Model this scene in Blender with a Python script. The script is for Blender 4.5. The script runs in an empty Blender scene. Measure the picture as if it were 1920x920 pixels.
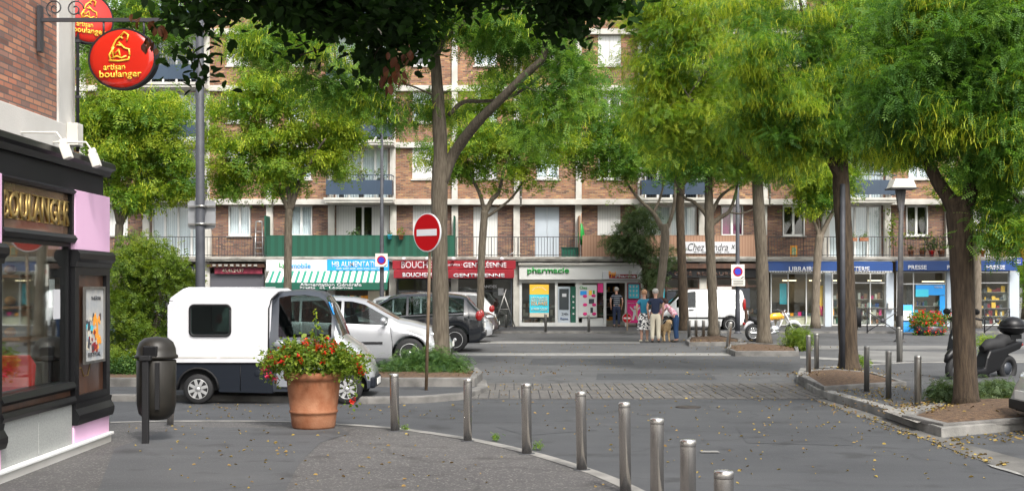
import bpy, bmesh, math, random
import numpy as np
from mathutils import Vector, Matrix, Euler
R = math.radians
rng = np.random.default_rng(7); random.seed(7)
S = bpy.context.scene
COL = S.collection
# ------------------------------------------------------------------ camera, sky, sun
H, F, YH = 1.9, 2400.0, 537.0
cam = bpy.data.cameras.new('camera'); cam.lens = 45.0; cam.sensor_width = 36.0
cam.shift_y = (YH - 460.0) / 1920.0; cam.clip_start = 0.1; cam.clip_end = 3000
co = bpy.data.objects.new('camera', cam); COL.objects.link(co)
co.location = (0, 0, H); co.rotation_euler = (R(90), 0, 0); S.camera = co
SUN_EL, SUN_AZ = 50.0, 158.0      # azimuth: direction the light comes from, clockwise from +Y
w = bpy.data.worlds.new('World'); S.world = w; w.use_nodes = True
nt = w.node_tree; bg = nt.nodes['Background']
sky = nt.nodes.new('ShaderNodeTexSky'); sky.sky_type = 'NISHITA'; sky.sun_disc = False
sky.sun_elevation = R(SUN_EL); sky.sun_rotation = R(SUN_AZ); sky.dust_density = 5.0; sky.air_density = 1.4
hs = nt.nodes.new('ShaderNodeHueSaturation'); hs.inputs['Saturation'].default_value = 0.30
nt.links.new(sky.outputs[0], hs.inputs['Color']); nt.links.new(hs.outputs[0], bg.inputs[0])
bg.inputs[1].default_value = 0.15
sl = bpy.data.lights.new('sun', 'SUN'); sl.energy = 1.5; sl.angle = R(8); sl.color = (1, .965, .90)
so = bpy.data.objects.new('sun', sl); COL.objects.link(so)
az = R(SUN_AZ); d = Vector((math.sin(az) * math.cos(R(SUN_EL)), math.cos(az) * math.cos(R(SUN_EL)), math.sin(R(SUN_EL))))
so.rotation_euler = d.to_track_quat('Z', 'Y').to_euler()
S.view_settings.view_transform = 'Standard'; S.view_settings.look = 'None'
S.view_settings.exposure = 1.05; S.view_settings.gamma = 1.0
S.cycles.max_bounces = 6; S.cycles.diffuse_bounces = 3; S.cycles.glossy_bounces = 3
S.cycles.transparent_max_bounces = 12; S.cycles.transmission_bounces = 3

# ------------------------------------------------------------------ helpers
def P(px, py, Y): return Vector(((px - 960) / F * Y, Y, H - (py - YH) / F * Y))
def G(px, py, z=0.0):
    Y = F * (H - z) / (py - YH); return Vector(((px - 960) / F * Y, Y, z))

class MB:
    def __init__(s): s.v = []; s.f = []; s.m = []; s.sm = []
    def add(s, vs, fs, mi=0, smooth=False):
        o = len(s.v); s.v += [tuple(p) for p in vs]
        for f in fs: s.f.append([i + o for i in f]); s.m.append(mi); s.sm.append(smooth)
        return s
    def box(s, a, b, mi=0):
        x0, y0, z0 = [min(a[i], b[i]) for i in range(3)]; x1, y1, z1 = [max(a[i], b[i]) for i in range(3)]
        return s.add([(x0,y0,z0),(x1,y0,z0),(x1,y1,z0),(x0,y1,z0),(x0,y0,z1),(x1,y0,z1),(x1,y1,z1),(x0,y1,z1)],
            [(0,3,2,1),(4,5,6,7),(0,1,5,4),(1,2,6,5),(2,3,7,6),(3,0,4,7)], mi)
    def cb(s, c, d, mi=0, rz=0, ry=0, rx=0):
        rot = Euler((rx, ry, rz)).to_matrix(); c = Vector(c); hx, hy, hz = [q / 2 for q in d]
        vs = [c + rot @ Vector(p) for p in [(-hx,-hy,-hz),(hx,-hy,-hz),(hx,hy,-hz),(-hx,hy,-hz),(-hx,-hy,hz),(hx,-hy,hz),(hx,hy,hz),(-hx,hy,hz)]]
        return s.add(vs, [(0,3,2,1),(4,5,6,7),(0,1,5,4),(1,2,6,5),(2,3,7,6),(3,0,4,7)], mi)
    def tube(s, pts, rad, n=8, mi=0, cap=True):
        pts = [Vector(p) for p in pts]
        if not hasattr(rad, '__len__'): rad = [rad] * len(pts)
        vs = []; fs = []; up = None
        for i, p in enumerate(pts):
            t = (pts[min(i+1, len(pts)-1)] - pts[max(i-1, 0)])
            t = t.normalized() if t.length > 1e-9 else Vector((0,0,1))
            if up is None:
                up = Vector((1,0,0)) if abs(t.x) < .9 else Vector((0,1,0))
            u = (up - t * up.dot(t)).normalized(); up = u; v_ = t.cross(u)
            for k in range(n):
                a = 2 * math.pi * k / n
                vs.append(p + (u * math.cos(a) + v_ * math.sin(a)) * rad[i])
        for i in range(len(pts) - 1):
            for k in range(n):
                k2 = (k + 1) % n; fs.append((i*n+k, i*n+k2, (i+1)*n+k2, (i+1)*n+k))
        s.add(vs, fs, mi, True)
        if cap:
            o = len(s.v) - len(vs)
            s.f.append([o + k for k in range(n)][::-1]); s.m.append(mi); s.sm.append(False)
            s.f.append([o + (len(pts)-1)*n + k for k in range(n)]); s.m.append(mi); s.sm.append(False)
        return s
    def lathe(s, prof, c=(0,0,0), n=24, axis='z', mi=0, smooth=True):
        vs = []; fs = []; c = Vector(c)
        for r, h in prof:
            for k in range(n):
                a = 2*math.pi*k/n; x, y = r*math.cos(a), r*math.sin(a)
                q = (x, y, h) if axis == 'z' else ((x, h, y) if axis == 'y' else (h, x, y))
                vs.append(c + Vector(q))
        for i in range(len(prof)-1):
            for k in range(n):
                k2 = (k+1) % n; fs.append((i*n+k, i*n+k2, (i+1)*n+k2, (i+1)*n+k))
        fs.append(list(range(n))[::-1]); fs.append([(len(prof)-1)*n+k for k in range(n)])
        return s.add(vs, fs, mi, smooth)
    def prism(s, poly, a, b, axis='z', mi=0, smooth=False):
        n = len(poly)
        def q(p, h): return {'z': (p[0], p[1], h), 'y': (p[0], h, p[1]), 'x': (h, p[0], p[1])}[axis]
        vs = [q(p, a) for p in poly] + [q(p, b) for p in poly]
        fs = [list(range(n))[::-1], [n+k for k in range(n)]] + [(k, (k+1) % n, n+(k+1) % n, n+k) for k in range(n)]
        return s.add(vs, fs, mi, smooth)
    def ell(s, c, r, n=12, m=8, mi=0, rz=0):
        vs = []; fs = []; c = Vector(c); rot = Euler((0, 0, rz)).to_matrix()
        for i in range(m+1):
            t = math.pi * i / m
            for k in range(n):
                a = 2*math.pi*k/n
                vs.append(c + rot @ Vector((r[0]*math.sin(t)*math.cos(a), r[1]*math.sin(t)*math.sin(a), r[2]*math.cos(t))))
        for i in range(m):
            for k in range(n):
                k2 = (k+1) % n; fs.append((i*n+k, (i+1)*n+k, (i+1)*n+k2, i*n+k2))
        return s.add(vs, fs, mi, True)
    def build(s, name, mats, parent=None, world=True, bevel=0, seg=2, smooth_all=False):
        off = Vector((0,0,0))
        if parent is not None and world:
            p = parent
            while p is not None: off = off + p.location; p = p.parent
        me = bpy.data.meshes.new(name)
        me.from_pydata([tuple(Vector(v) - off) for v in s.v], [], s.f)
        if not isinstance(mats, (list, tuple)): mats = [mats]
        for m in mats: me.materials.append(m)
        me.polygons.foreach_set('material_index', s.m)
        me.polygons.foreach_set('use_smooth', [True]*len(s.f) if smooth_all else s.sm)
        if bevel or True:
            bm = bmesh.new(); bm.from_mesh(me)
            bmesh.ops.remove_doubles(bm, verts=bm.verts, dist=1e-6)
            if bevel:
                ed = [e for e in bm.edges if len(e.link_faces) == 2 and e.calc_face_angle(0) > .6]
                bmesh.ops.bevel(bm, geom=ed, offset=bevel, segments=seg, affect='EDGES', profile=.6, clamp_overlap=True)
            bmesh.ops.recalc_face_normals(bm, faces=bm.faces)
            bm.to_mesh(me); bm.free()
        o = bpy.data.objects.new(name, me); COL.objects.link(o)
        if parent is not None: o.parent = parent
        return o

def thing(name, label, cat, loc=(0,0,0), rz=0, group=None):
    o = bpy.data.objects.new(name, None); COL.objects.link(o); o.location = loc; o.rotation_euler = (0,0,rz)
    o.empty_display_size = .2
    o['label'] = label; o['category'] = cat
    if group: o['group'] = group
    return o
def tag(o, label, cat, group=None, kind=None):
    o['label'] = label; o['category'] = cat
    if group: o['group'] = group
    if kind: o['kind'] = kind
    return o
def struct(o): o['kind'] = 'structure'; return o
def dup(root, loc, rz=0, label=None, group=None, scale=None):
    def cp(o, par):
        c = o.copy(); COL.objects.link(c)
        if par is not None: c.parent = par
        for ch in list(o.children): cp(ch, c)
        return c
    r = cp(root, None); r.location = loc; r.rotation_euler = (0,0,rz)
    if label: r['label'] = label
    if group: r['group'] = group
    if scale: r.scale = scale
    return r

# ------------------------------------------------------------------ materials
def nodes(name):
    m = bpy.data.materials.new(name); m.use_nodes = True
    return m, m.node_tree, m.node_tree.nodes['Principled BSDF']
def M(name, col, rough=.6, metal=0, col2=None, scale=4, bump=0, bscale=None, coat=0, spec=.5, stretch=(1,1,1), detail=4, lo=.35, hi=.65):
    m, t, b = nodes(name)
    b.inputs['Base Color'].default_value = (*col, 1); b.inputs['Roughness'].default_value = rough
    b.inputs['Metallic'].default_value = metal; b.inputs['Specular IOR Level'].default_value = spec
    if coat: b.inputs['Coat Weight'].default_value = coat; b.inputs['Coat Roughness'].default_value = .05
    tc = t.nodes.new('ShaderNodeTexCoord'); mp = t.nodes.new('ShaderNodeMapping')
    mp.inputs['Scale'].default_value = stretch; t.links.new(tc.outputs['Object'], mp.inputs[0])
    if col2 is not None:
        n = t.nodes.new('ShaderNodeTexNoise'); n.inputs['Scale'].default_value = scale; n.inputs['Detail'].default_value = detail
        t.links.new(mp.outputs[0], n.inputs['Vector'])
        r = t.nodes.new('ShaderNodeValToRGB'); r.color_ramp.elements[0].position = lo; r.color_ramp.elements[1].position = hi
        r.color_ramp.elements[0].color = (*col, 1); r.color_ramp.elements[1].color = (*col2, 1)
        t.links.new(n.outputs['Fac'], r.inputs[0]); t.links.new(r.outputs[0], b.inputs['Base Color'])
    if bump:
        n2 = t.nodes.new('ShaderNodeTexNoise'); n2.inputs['Scale'].default_value = bscale or scale*5; n2.inputs['Detail'].default_value = 5
        t.links.new(mp.outputs[0], n2.inputs['Vector'])
        bp = t.nodes.new('ShaderNodeBump'); bp.inputs['Strength'].default_value = bump; bp.inputs['Distance'].default_value = .02
        t.links.new(n2.outputs['Fac'], bp.inputs['Height']); t.links.new(bp.outputs[0], b.inputs['Normal'])
    return m
def emis(name, col, e):
    m, t, b = nodes(name); b.inputs['Base Color'].default_value = (*col, 1)
    b.inputs['Emission Color'].default_value = (*col, 1); b.inputs['Emission Strength'].default_value = e; return m
def glass(name, tint=(.75,.8,.8), trans=.6, rough=.02):
    m, t, b = nodes(name); out = t.nodes['Material Output']
    b.inputs['Base Color'].default_value = (.02,.025,.025,1); b.inputs['Roughness'].default_value = rough
    b.inputs['Specular IOR Level'].default_value = .8
    gl_ = t.nodes.new('ShaderNodeBsdfGlossy'); gl_.inputs[0].default_value = (.9,.93,.95,1); gl_.inputs['Roughness'].default_value = rough
    tr = t.nodes.new('ShaderNodeBsdfTransparent'); tr.inputs[0].default_value = (*tint, 1)
    fr = t.nodes.new('ShaderNodeLayerWeight'); fr.inputs[0].default_value = .5
    pw = t.nodes.new('ShaderNodeMath'); pw.operation = 'POWER'; pw.inputs[1].default_value = 4; t.links.new(fr.outputs['Facing'], pw.inputs[0])
    mt = t.nodes.new('ShaderNodeMath'); mt.operation = 'ADD'; mt.inputs[1].default_value = 1 - trans; mt.use_clamp = True
    t.links.new(pw.outputs[0], mt.inputs[0])
    mx = t.nodes.new('ShaderNodeMixShader'); t.links.new(mt.outputs[0], mx.inputs[0])
    t.links.new(tr.outputs[0], mx.inputs[1]); t.links.new(gl_.outputs[0], mx.inputs[2]); t.links.new(mx.outputs[0], out.inputs[0])
    return m
def brick(name, axes, cols, mortar, bw=.22, bh=.065, ms=.010, mbias=0):
    m, t, b = nodes(name); L = t.links.new
    tc = t.nodes.new('ShaderNodeTexCoord'); sp = t.nodes.new('ShaderNodeSeparateXYZ'); cb = t.nodes.new('ShaderNodeCombineXYZ')
    L(tc.outputs['Object'], sp.inputs[0]); L(sp.outputs[axes[0]], cb.inputs[0]); L(sp.outputs[axes[1]], cb.inputs[1])
    bt = t.nodes.new('ShaderNodeTexBrick'); L(cb.outputs[0], bt.inputs['Vector'])
    bt.inputs['Scale'].default_value = 1; bt.inputs['Brick Width'].default_value = bw; bt.inputs['Row Height'].default_value = bh
    bt.inputs['Mortar Size'].default_value = ms; bt.inputs['Mortar Smooth'].default_value = .1
    bt.inputs['Color1'].default_value = (0,0,0,1); bt.inputs['Color2'].default_value = (1,1,1,1); bt.inputs['Mortar'].default_value = (.5,.5,.5,1)
    rp = t.nodes.new('ShaderNodeValToRGB'); e = rp.color_ramp.elements
    while len(e) < len(cols): e.new(.5)
    for i, c in enumerate(cols): e[i].position = i/(len(cols)-1); e[i].color = (*c, 1)
    L(bt.outputs['Color'], rp.inputs[0])
    n = t.nodes.new('ShaderNodeTexNoise'); n.inputs['Scale'].default_value = 1.1; n.inputs['Detail'].default_value = 6; L(tc.outputs['Object'], n.inputs['Vector'])
    mr = t.nodes.new('ShaderNodeMapRange'); mr.inputs[1].default_value=.3; mr.inputs[2].default_value=.7; mr.inputs[3].default_value = .72; mr.inputs[4].default_value = 1.2; L(n.outputs['Fac'], mr.inputs[0])
    mu = t.nodes.new('ShaderNodeMixRGB'); mu.blend_type = 'MULTIPLY'; mu.inputs[0].default_value = 1; L(rp.outputs[0], mu.inputs[1]); L(mr.outputs[0], mu.inputs[2])
    mx = t.nodes.new('ShaderNodeMixRGB'); L(bt.outputs['Fac'], mx.inputs[0]); L(mu.outputs[0], mx.inputs[1]); mx.inputs[2].default_value = (*mortar, 1)
    L(mx.outputs[0], b.inputs['Base Color']); b.inputs['Roughness'].default_value = .9
    iv = t.nodes.new('ShaderNodeMath'); iv.operation = 'SUBTRACT'; iv.inputs[0].default_value = 1; L(bt.outputs['Fac'], iv.inputs[1])
    bp = t.nodes.new('ShaderNodeBump'); bp.inputs['Strength'].default_value = .6; bp.inputs['Distance'].default_value = .01; L(iv.outputs[0], bp.inputs['Height']); L(bp.outputs[0], b.inputs['Normal'])
    return m
def stripes(name, axis, period, c1, c2, rough=.8, duty=.5):
    m, t, b = nodes(name); L = t.links.new
    tc = t.nodes.new('ShaderNodeTexCoord'); sp = t.nodes.new('ShaderNodeSeparateXYZ'); L(tc.outputs['Object'], sp.inputs[0])
    a = t.nodes.new('ShaderNodeMath'); a.operation = 'PINGPONG'; a.inputs[1].default_value = period/2; L(sp.outputs[axis], a.inputs[0])
    g = t.nodes.new('ShaderNodeMath'); g.operation = 'GREATER_THAN'; g.inputs[1].default_value = period/2*duty; L(a.outputs[0], g.inputs[0])
    mx = t.nodes.new('ShaderNodeMixRGB'); L(g.outputs[0], mx.inputs[0]); mx.inputs[1].default_value = (*c1, 1); mx.inputs[2].default_value = (*c2, 1)
    L(mx.outputs[0], b.inputs['Base Color']); b.inputs['Roughness'].default_value = rough
    return m
def asphalt(name, c1, c2, speck=(.25,.24,.22), amt=.62, sscale=60, rough=.85):
    m, t, b = nodes(name); L = t.links.new
    tc = t.nodes.new('ShaderNodeTexCoord')
    n = t.nodes.new('ShaderNodeTexNoise'); n.inputs['Scale'].default_value = .45; n.inputs['Detail'].default_value = 7; n.inputs['Roughness'].default_value = .65; L(tc.outputs['Object'], n.inputs['Vector'])
    r = t.nodes.new('ShaderNodeValToRGB'); r.color_ramp.elements[0].position=.35; r.color_ramp.elements[1].position=.65
    r.color_ramp.elements[0].color=(*c1,1); r.color_ramp.elements[1].color=(*c2,1); L(n.outputs['Fac'], r.inputs[0])
    v = t.nodes.new('ShaderNodeTexNoise'); v.inputs['Scale'].default_value = sscale; v.inputs['Detail'].default_value = 2; L(tc.outputs['Object'], v.inputs['Vector'])
    r2 = t.nodes.new('ShaderNodeValToRGB'); r2.color_ramp.elements[0].position=amt; r2.color_ramp.elements[1].position=amt+.06
    L(v.outputs['Fac'], r2.inputs[0])
    mx = t.nodes.new('ShaderNodeMixRGB'); L(r2.outputs[0], mx.inputs[0]); L(r.outputs[0], mx.inputs[1]); mx.inputs[2].default_value=(*speck,1)
    st = t.nodes.new('ShaderNodeTexNoise'); st.inputs['Scale'].default_value = 1.7; st.inputs['Detail'].default_value = 3; L(tc.outputs['Object'], st.inputs['Vector'])
    r4 = t.nodes.new('ShaderNodeValToRGB'); r4.color_ramp.elements[0].position=.30; r4.color_ramp.elements[1].position=.42; r4.color_ramp.elements[0].color=(.62,.61,.60,1); L(st.outputs['Fac'], r4.inputs[0])
    mp2 = t.nodes.new('ShaderNodeMapping'); mp2.inputs['Scale'].default_value = (.12, 3.0, 1); L(tc.outputs['Object'], mp2.inputs[0])
    tk = t.nodes.new('ShaderNodeTexNoise'); tk.inputs['Scale'].default_value = 1.0; tk.inputs['Detail'].default_value = 5; L(mp2.outputs[0], tk.inputs['Vector'])
    r5 = t.nodes.new('ShaderNodeMapRange'); r5.inputs[1].default_value=.3; r5.inputs[2].default_value=.7; r5.inputs[3].default_value=.92; r5.inputs[4].default_value=1.08; L(tk.outputs['Fac'], r5.inputs[0])
    m4 = t.nodes.new('ShaderNodeMixRGB'); m4.blend_type='MULTIPLY'; m4.inputs[0].default_value=1; L(mx.outputs[0], m4.inputs[1]); L(r4.outputs[0], m4.inputs[2])
    m5 = t.nodes.new('ShaderNodeMixRGB'); m5.blend_type='MULTIPLY'; m5.inputs[0].default_value=1; L(m4.outputs[0], m5.inputs[1]); L(r5.outputs[0], m5.inputs[2]); mx = m5
    # thin dark cracks and tar seams
    cr = t.nodes.new('ShaderNodeTexVoronoi'); cr.feature = 'DISTANCE_TO_EDGE'; cr.inputs['Scale'].default_value = .22
    wn = t.nodes.new('ShaderNodeTexNoise'); wn.inputs['Scale'].default_value = 1.2; wn.inputs['Detail'].default_value = 5; L(tc.outputs['Object'], wn.inputs['Vector'])
    ad = t.nodes.new('ShaderNodeMixRGB'); ad.blend_type='ADD'; ad.inputs[0].default_value=.8; L(tc.outputs['Object'], ad.inputs[1]); L(wn.outputs['Color'], ad.inputs[2]); L(ad.outputs[0], cr.inputs['Vector'])
    r3 = t.nodes.new('ShaderNodeValToRGB'); r3.color_ramp.elements[0].position=0; r3.color_ramp.elements[1].position=.008
    r3.color_ramp.elements[0].color=(.74,.74,.74,1); r3.color_ramp.elements[1].color=(1,1,1,1); L(cr.outputs['Distance'], r3.inputs[0])
    mu = t.nodes.new('ShaderNodeMixRGB'); mu.blend_type='MULTIPLY'; mu.inputs[0].default_value=1; L(mx.outputs[0], mu.inputs[1]); L(r3.outputs[0], mu.inputs[2])
    L(mu.outputs[0], b.inputs['Base Color']); b.inputs['Roughness'].default_value = rough
    bp = t.nodes.new('ShaderNodeBump'); bp.inputs['Strength'].default_value=.35; bp.inputs['Distance'].default_value=.01; L(v.outputs['Fac'], bp.inputs['Height']); L(bp.outputs[0], b.inputs['Normal'])
    return m
def leafmat(name, c1, c2, c3, scale=1.3, trans=.45, rough=.55):
    m, t, b = nodes(name); L = t.links.new; out = t.nodes['Material Output']
    at = t.nodes.new('ShaderNodeAttribute'); at.attribute_name = 'tone'
    r = t.nodes.new('ShaderNodeValToRGB'); e = r.color_ramp.elements; e.new(.5)
    for i, c in enumerate((c1, c2, c3)): e[i].position = i/2; e[i].color = (*c, 1)
    L(at.outputs['Fac'], r.inputs[0]); L(r.outputs[0], b.inputs['Base Color']); b.inputs['Roughness'].default_value = rough
    b.inputs['Specular IOR Level'].default_value = .3
    tl = t.nodes.new('ShaderNodeBsdfTranslucent')
    g = t.nodes.new('ShaderNodeMixRGB'); g.blend_type='MULTIPLY'; g.inputs[0].default_value=1; L(r.outputs[0], g.inputs[1]); g.inputs[2].default_value=(1.5,1.5,.7,1); L(g.outputs[0], tl.inputs[0])
    mx = t.nodes.new('ShaderNodeMixShader'); mx.inputs[0].default_value = trans; L(b.outputs[0], mx.inputs[1]); L(tl.outputs[0], mx.inputs[2]); L(mx.outputs[0], out.inputs[0])
    return m

K = {}
K['brick_far'] = brick('brick_far', (0,2), [(.085,.045,.032),(.25,.105,.06),(.33,.15,.075),(.17,.075,.048),(.44,.25,.11),(.28,.115,.062)], (.22,.17,.125), .24, .072, .012)
K['brick_dark'] = brick('brick_dark', (0,2), [(.08,.045,.04),(.17,.085,.06),(.24,.11,.075),(.14,.075,.06),(.36,.20,.10),(.18,.09,.065)], (.17,.14,.12), .24, .072, .012)
K['brick_near'] = brick('brick_near', (1,2), [(.13,.07,.055),(.40,.16,.095),(.28,.13,.09),(.50,.23,.13),(.20,.12,.10),(.38,.19,.13)], (.12,.10,.09), .23, .062, .008)
K['render_white'] = M('render_white', (.62,.60,.56), .85, col2=(.50,.48,.44), scale=.8, bump=.15, bscale=40)
K['concrete'] = M('concrete', (.56,.54,.49), .85, col2=(.42,.40,.36), scale=1.5, bump=.2, bscale=30)
K['concrete_dirty'] = M('concrete_dirty', (.40,.38,.34), .9, col2=(.20,.19,.17), scale=2.5, bump=.3, bscale=20, stretch=(1,1,4))
K['kerb'] = M('kerb', (.19,.182,.17), .85, col2=(.10,.096,.09), scale=3, bump=.4, bscale=50)
K['kerb_pale'] = M('kerb_pale', (.27,.26,.24), .85, col2=(.15,.146,.135), scale=3, bump=.3, bscale=50)
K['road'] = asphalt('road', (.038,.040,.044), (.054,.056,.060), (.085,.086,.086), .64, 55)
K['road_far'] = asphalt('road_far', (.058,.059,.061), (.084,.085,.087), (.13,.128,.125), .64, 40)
K['pave'] = asphalt('pave', (.056,.053,.053), (.078,.074,.072), (.16,.152,.142), .59, 42)
K['pave_patch'] = asphalt('pave_patch', (.050,.051,.054), (.068,.069,.072), (.11,.11,.11), .64, 60)
K['ground'] = M('ground', (.10,.10,.095), .95, col2=(.14,.135,.12), scale=.3)
K['soil'] = M('soil', (.050,.028,.016), .95, col2=(.13,.078,.042), scale=16, bump=1, bscale=30)
K['paint'] = M('paint', (.27,.265,.25), .7, col2=(.15,.147,.14), scale=5, lo=.4, hi=.7)
K['steel'] = M('steel', (.74,.71,.67), .26, 1.0, col2=(.52,.49,.46), scale=6, stretch=(1,1,.15), bump=.05, bscale=40)
K['steel_dull'] = M('steel_dull', (.40,.39,.37), .42, 1.0, col2=(.28,.27,.25), scale=6, stretch=(1,1,.2))
K['pole_grey'] = M('pole_grey', (.036,.038,.047), .6, 0, col2=(.052,.055,.065), scale=5, bump=.05)
K['pole_dark'] = M('pole_dark', (.03,.03,.034), .6, 0, col2=(.06,.055,.05), scale=6)
K['rust'] = M('rust', (.13,.085,.05), .7, .1, col2=(.20,.14,.09), scale=8)
K['black'] = M('black', (.004,.004,.005), .40, 0, spec=.35)
K['black_matt'] = M('black_matt', (.012,.012,.013), .65, spec=.3)
K['rubber'] = M('rubber', (.010,.010,.011), .75, bump=.1, bscale=60)
K['white'] = M('white', (.62,.62,.645), .4, col2=(.56,.56,.58), scale=2)
K['white_frame'] = M('white_frame', (.74,.74,.72), .5)
K['plastic_white'] = M('plastic_white', (.70,.67,.60), .45)
K['pink'] = M('pink', (.80,.50,.70), .45, col2=(.76,.46,.66), scale=2)
K['stone_panel'] = M('stone_panel', (.36,.37,.35), .5, col2=(.27,.275,.265), scale=60, detail=2)
K['gold'] = M('gold', (.55,.38,.13), .35, .7, col2=(.35,.24,.08), scale=10)
K['sign_brown'] = M('sign_brown', (.16,.10,.06), .2, col2=(.10,.055,.035), scale=2, coat=.6)
K['wood_dark'] = M('wood_dark', (.10,.045,.025), .35, col2=(.055,.025,.015), scale=2, stretch=(4,4,.6), coat=.3)
K['wood'] = M('wood', (.36,.20,.12), .75, col2=(.26,.14,.08), scale=3, stretch=(6,6,.5), bump=.2)
K['wood_fence'] = stripes('wood_fence', 0, .13, (.34,.20,.13), (.20,.11,.07), .8, .85)
K['red_sign'] = M('red_sign', (.52,.018,.006), .15, coat=.5, col2=(.46,.014,.006), scale=2)
K['yellow'] = M('yellow', (.85,.50,.05), .35)
K['cream_pink'] = M('cream_pink', (.9,.75,.5), .4)
K['red_board'] = M('red_board', (.27,.008,.018), .5, col2=(.21,.006,.015), scale=1)
K['red_bright'] = M('red_bright', (.60,.015,.015), .35)
K['red_road'] = M('red_road', (.36,.003,.006), .6, spec=.1)
K['maroon'] = M('maroon', (.22,.02,.045), .5)
K['blue_board'] = M('blue_board', (.006,.048,.20), .5, col2=(.007,.04,.16), scale=1)
K['blue_dark'] = M('blue_dark', (.012,.05,.17), .5)
K['blue_bright'] = M('blue_bright', (.02,.32,.80), .4)
K['blue_sign'] = M('blue_sign', (.02,.04,.45), .4)
K['cyan'] = M('cyan', (.05,.55,.70), .45)
K['orange'] = M('orange', (.90,.35,.02), .4)
K['magenta'] = M('magenta', (.70,.02,.20), .4)
K['green_text'] = M('green_text', (.01,.28,.04), .35)
K['green_dark'] = M('green_dark', (.005,.09,.055), .6)
K['green_fabric'] = stripes('green_fabric', 0, .34, (.006,.078,.046), (.005,.060,.034), .75, .5)
K['awning'] = stripes('awning', 0, .29, (.02,.22,.16), (.68,.66,.58), .8, .42)
K['balcony'] = M('balcony', (.040,.065,.10), .4, col2=(.033,.053,.085), scale=1)
K['rail'] = M('rail', (.035,.035,.04), .5)
K['shutter_white'] = stripes('shutter_white', 0, .12, (.60,.60,.58), (.46,.46,.45), .6, .85)
K['shutter_blue'] = M('shutter_blue', (.45,.50,.55), .6, col2=(.40,.45,.50), scale=1)
K['roller'] = stripes('roller', 2, .09, (.10,.10,.115), (.06,.06,.07), .5, .8)
K['roof_grey'] = M('roof_grey', (.20,.20,.21), .8)
K['curtain'] = stripes('curtain', 0, .09, (.85,.9,.93), (.62,.68,.74), .9, .6)
K['curtain_purple'] = M('curtain_purple', (.25,.03,.12), .9)
K['pane'] = M('pane', (.035,.045,.05), .06, spec=.8)
K['glass'] = glass('glass', (.95,.97,.97), .92)
K['glass_shop'] = glass('glass_shop', (.92,.95,.93), .94)
K['glass_car'] = glass('glass_car', (.35,.42,.40), .95)
K['glass_bakery'] = glass('glass_bakery', (.92,.95,.93), .90)
K['interior'] = M('interior', (.30,.24,.17), .8, col2=(.20,.16,.12), scale=.8)
K['interior_dark'] = M('interior_dark', (.04,.035,.032), .9)
K['shelf_white'] = M('shelf_white', (.6,.6,.58), .5)
K['terracotta'] = M('terracotta', (.22,.075,.030), .85, col2=(.30,.135,.070), scale=5, bump=.25, bscale=40)
K['bin'] = M('bin', (.012,.011,.009), .42, col2=(.022,.019,.015), scale=3, spec=.3)
K['silver'] = M('silver', (.47,.48,.50), .28, .55, coat=.8)
K['silver_grey'] = M('silver_grey', (.33,.35,.38), .3, .5, coat=.7)
K['slate'] = M('slate', (.038,.044,.056), .45, 0, coat=.1)
K['navy_plastic'] = M('navy_plastic', (.006,.009,.015), .6, spec=.25)
K['paint_dark'] = M('paint_dark', (.006,.008,.012), .2, 0, coat=.6)
K['paint_brown'] = M('paint_brown', (.085,.065,.065), .25, .5, coat=1)
K['paint_blue'] = M('paint_blue', (.02,.04,.09), .2, .4, coat=1)
K['paint_white'] = M('paint_white', (.74,.75,.75), .3, coat=.6)
K['lens_red'] = M('lens_red', (.30,.004,.004), .2, coat=.6)
K['lens_clear'] = M('lens_clear', (.65,.68,.70), .08, .6, coat=1)
K['lens_orange'] = M('lens_orange', (.8,.25,.02), .15, coat=1)
K['hubcap'] = M('hubcap', (.58,.58,.58), .35, .6)
K['chrome'] = M('chrome', (.75,.75,.75), .1, 1)
K['plate'] = M('plate', (.75,.75,.72), .4)
K['yellow_paint'] = M('yellow_paint', (.85,.42,.02), .2, coat=1)
K['skin'] = M('skin', (.50,.28,.20), .6)
K['hair_grey'] = M('hair_grey', (.40,.38,.35), .8)
K['hair_sand'] = M('hair_sand', (.40,.22,.12), .8)
K['hair_dark'] = M('hair_dark', (.05,.022,.015), .7)
K['teal'] = M('teal', (.02,.18,.28), .85)
K['navy'] = M('navy', (.012,.02,.05), .85)
K['cream'] = M('cream', (.62,.56,.44), .9)
K['denim'] = M('denim', (.015,.05,.13), .9)
K['pinkshirt'] = M('pinkshirt', (.72,.25,.36), .85, col2=(.85,.65,.68), scale=14, lo=.45, hi=.55)
K['print'] = M('print', (.02,.02,.03), .85, col2=(.75,.73,.7), scale=16, lo=.47, hi=.52)
K['stripe_shirt'] = stripes('stripe_shirt', 2, .09, (.03,.035,.05), (.25,.27,.30), .85, .7)
K['dogfur'] = M('dogfur', (.55,.40,.22), .9, col2=(.40,.26,.13), scale=12, bump=.6, bscale=60)
K['shoe'] = M('shoe', (.03,.025,.02), .6)
K['bark'] = M('bark', (.070,.056,.040), .95, col2=(.135,.112,.082), scale=7, stretch=(4,4,.5), bump=.9, bscale=22)
K['bark_dark'] = M('bark_dark', (.034,.023,.014), .95, col2=(.080,.056,.035), scale=7, stretch=(4,4,.5), bump=1, bscale=22)
K['bark_pale'] = M('bark_pale', (.12,.098,.072), .95, col2=(.20,.165,.125), scale=6, stretch=(4,4,.6), bump=.8, bscale=22)
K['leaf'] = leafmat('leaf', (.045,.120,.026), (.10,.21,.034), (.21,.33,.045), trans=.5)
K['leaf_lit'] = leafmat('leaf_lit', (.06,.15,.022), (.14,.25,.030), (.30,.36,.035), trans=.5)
K['leaf_deep'] = leafmat('leaf_deep', (.018,.058,.020), (.030,.085,.024), (.055,.12,.028), trans=.4)
K['leaf_near'] = leafmat('leaf_near', (.008,.022,.005), (.014,.040,.006), (.032,.085,.010), trans=.4, rough=.8)
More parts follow.
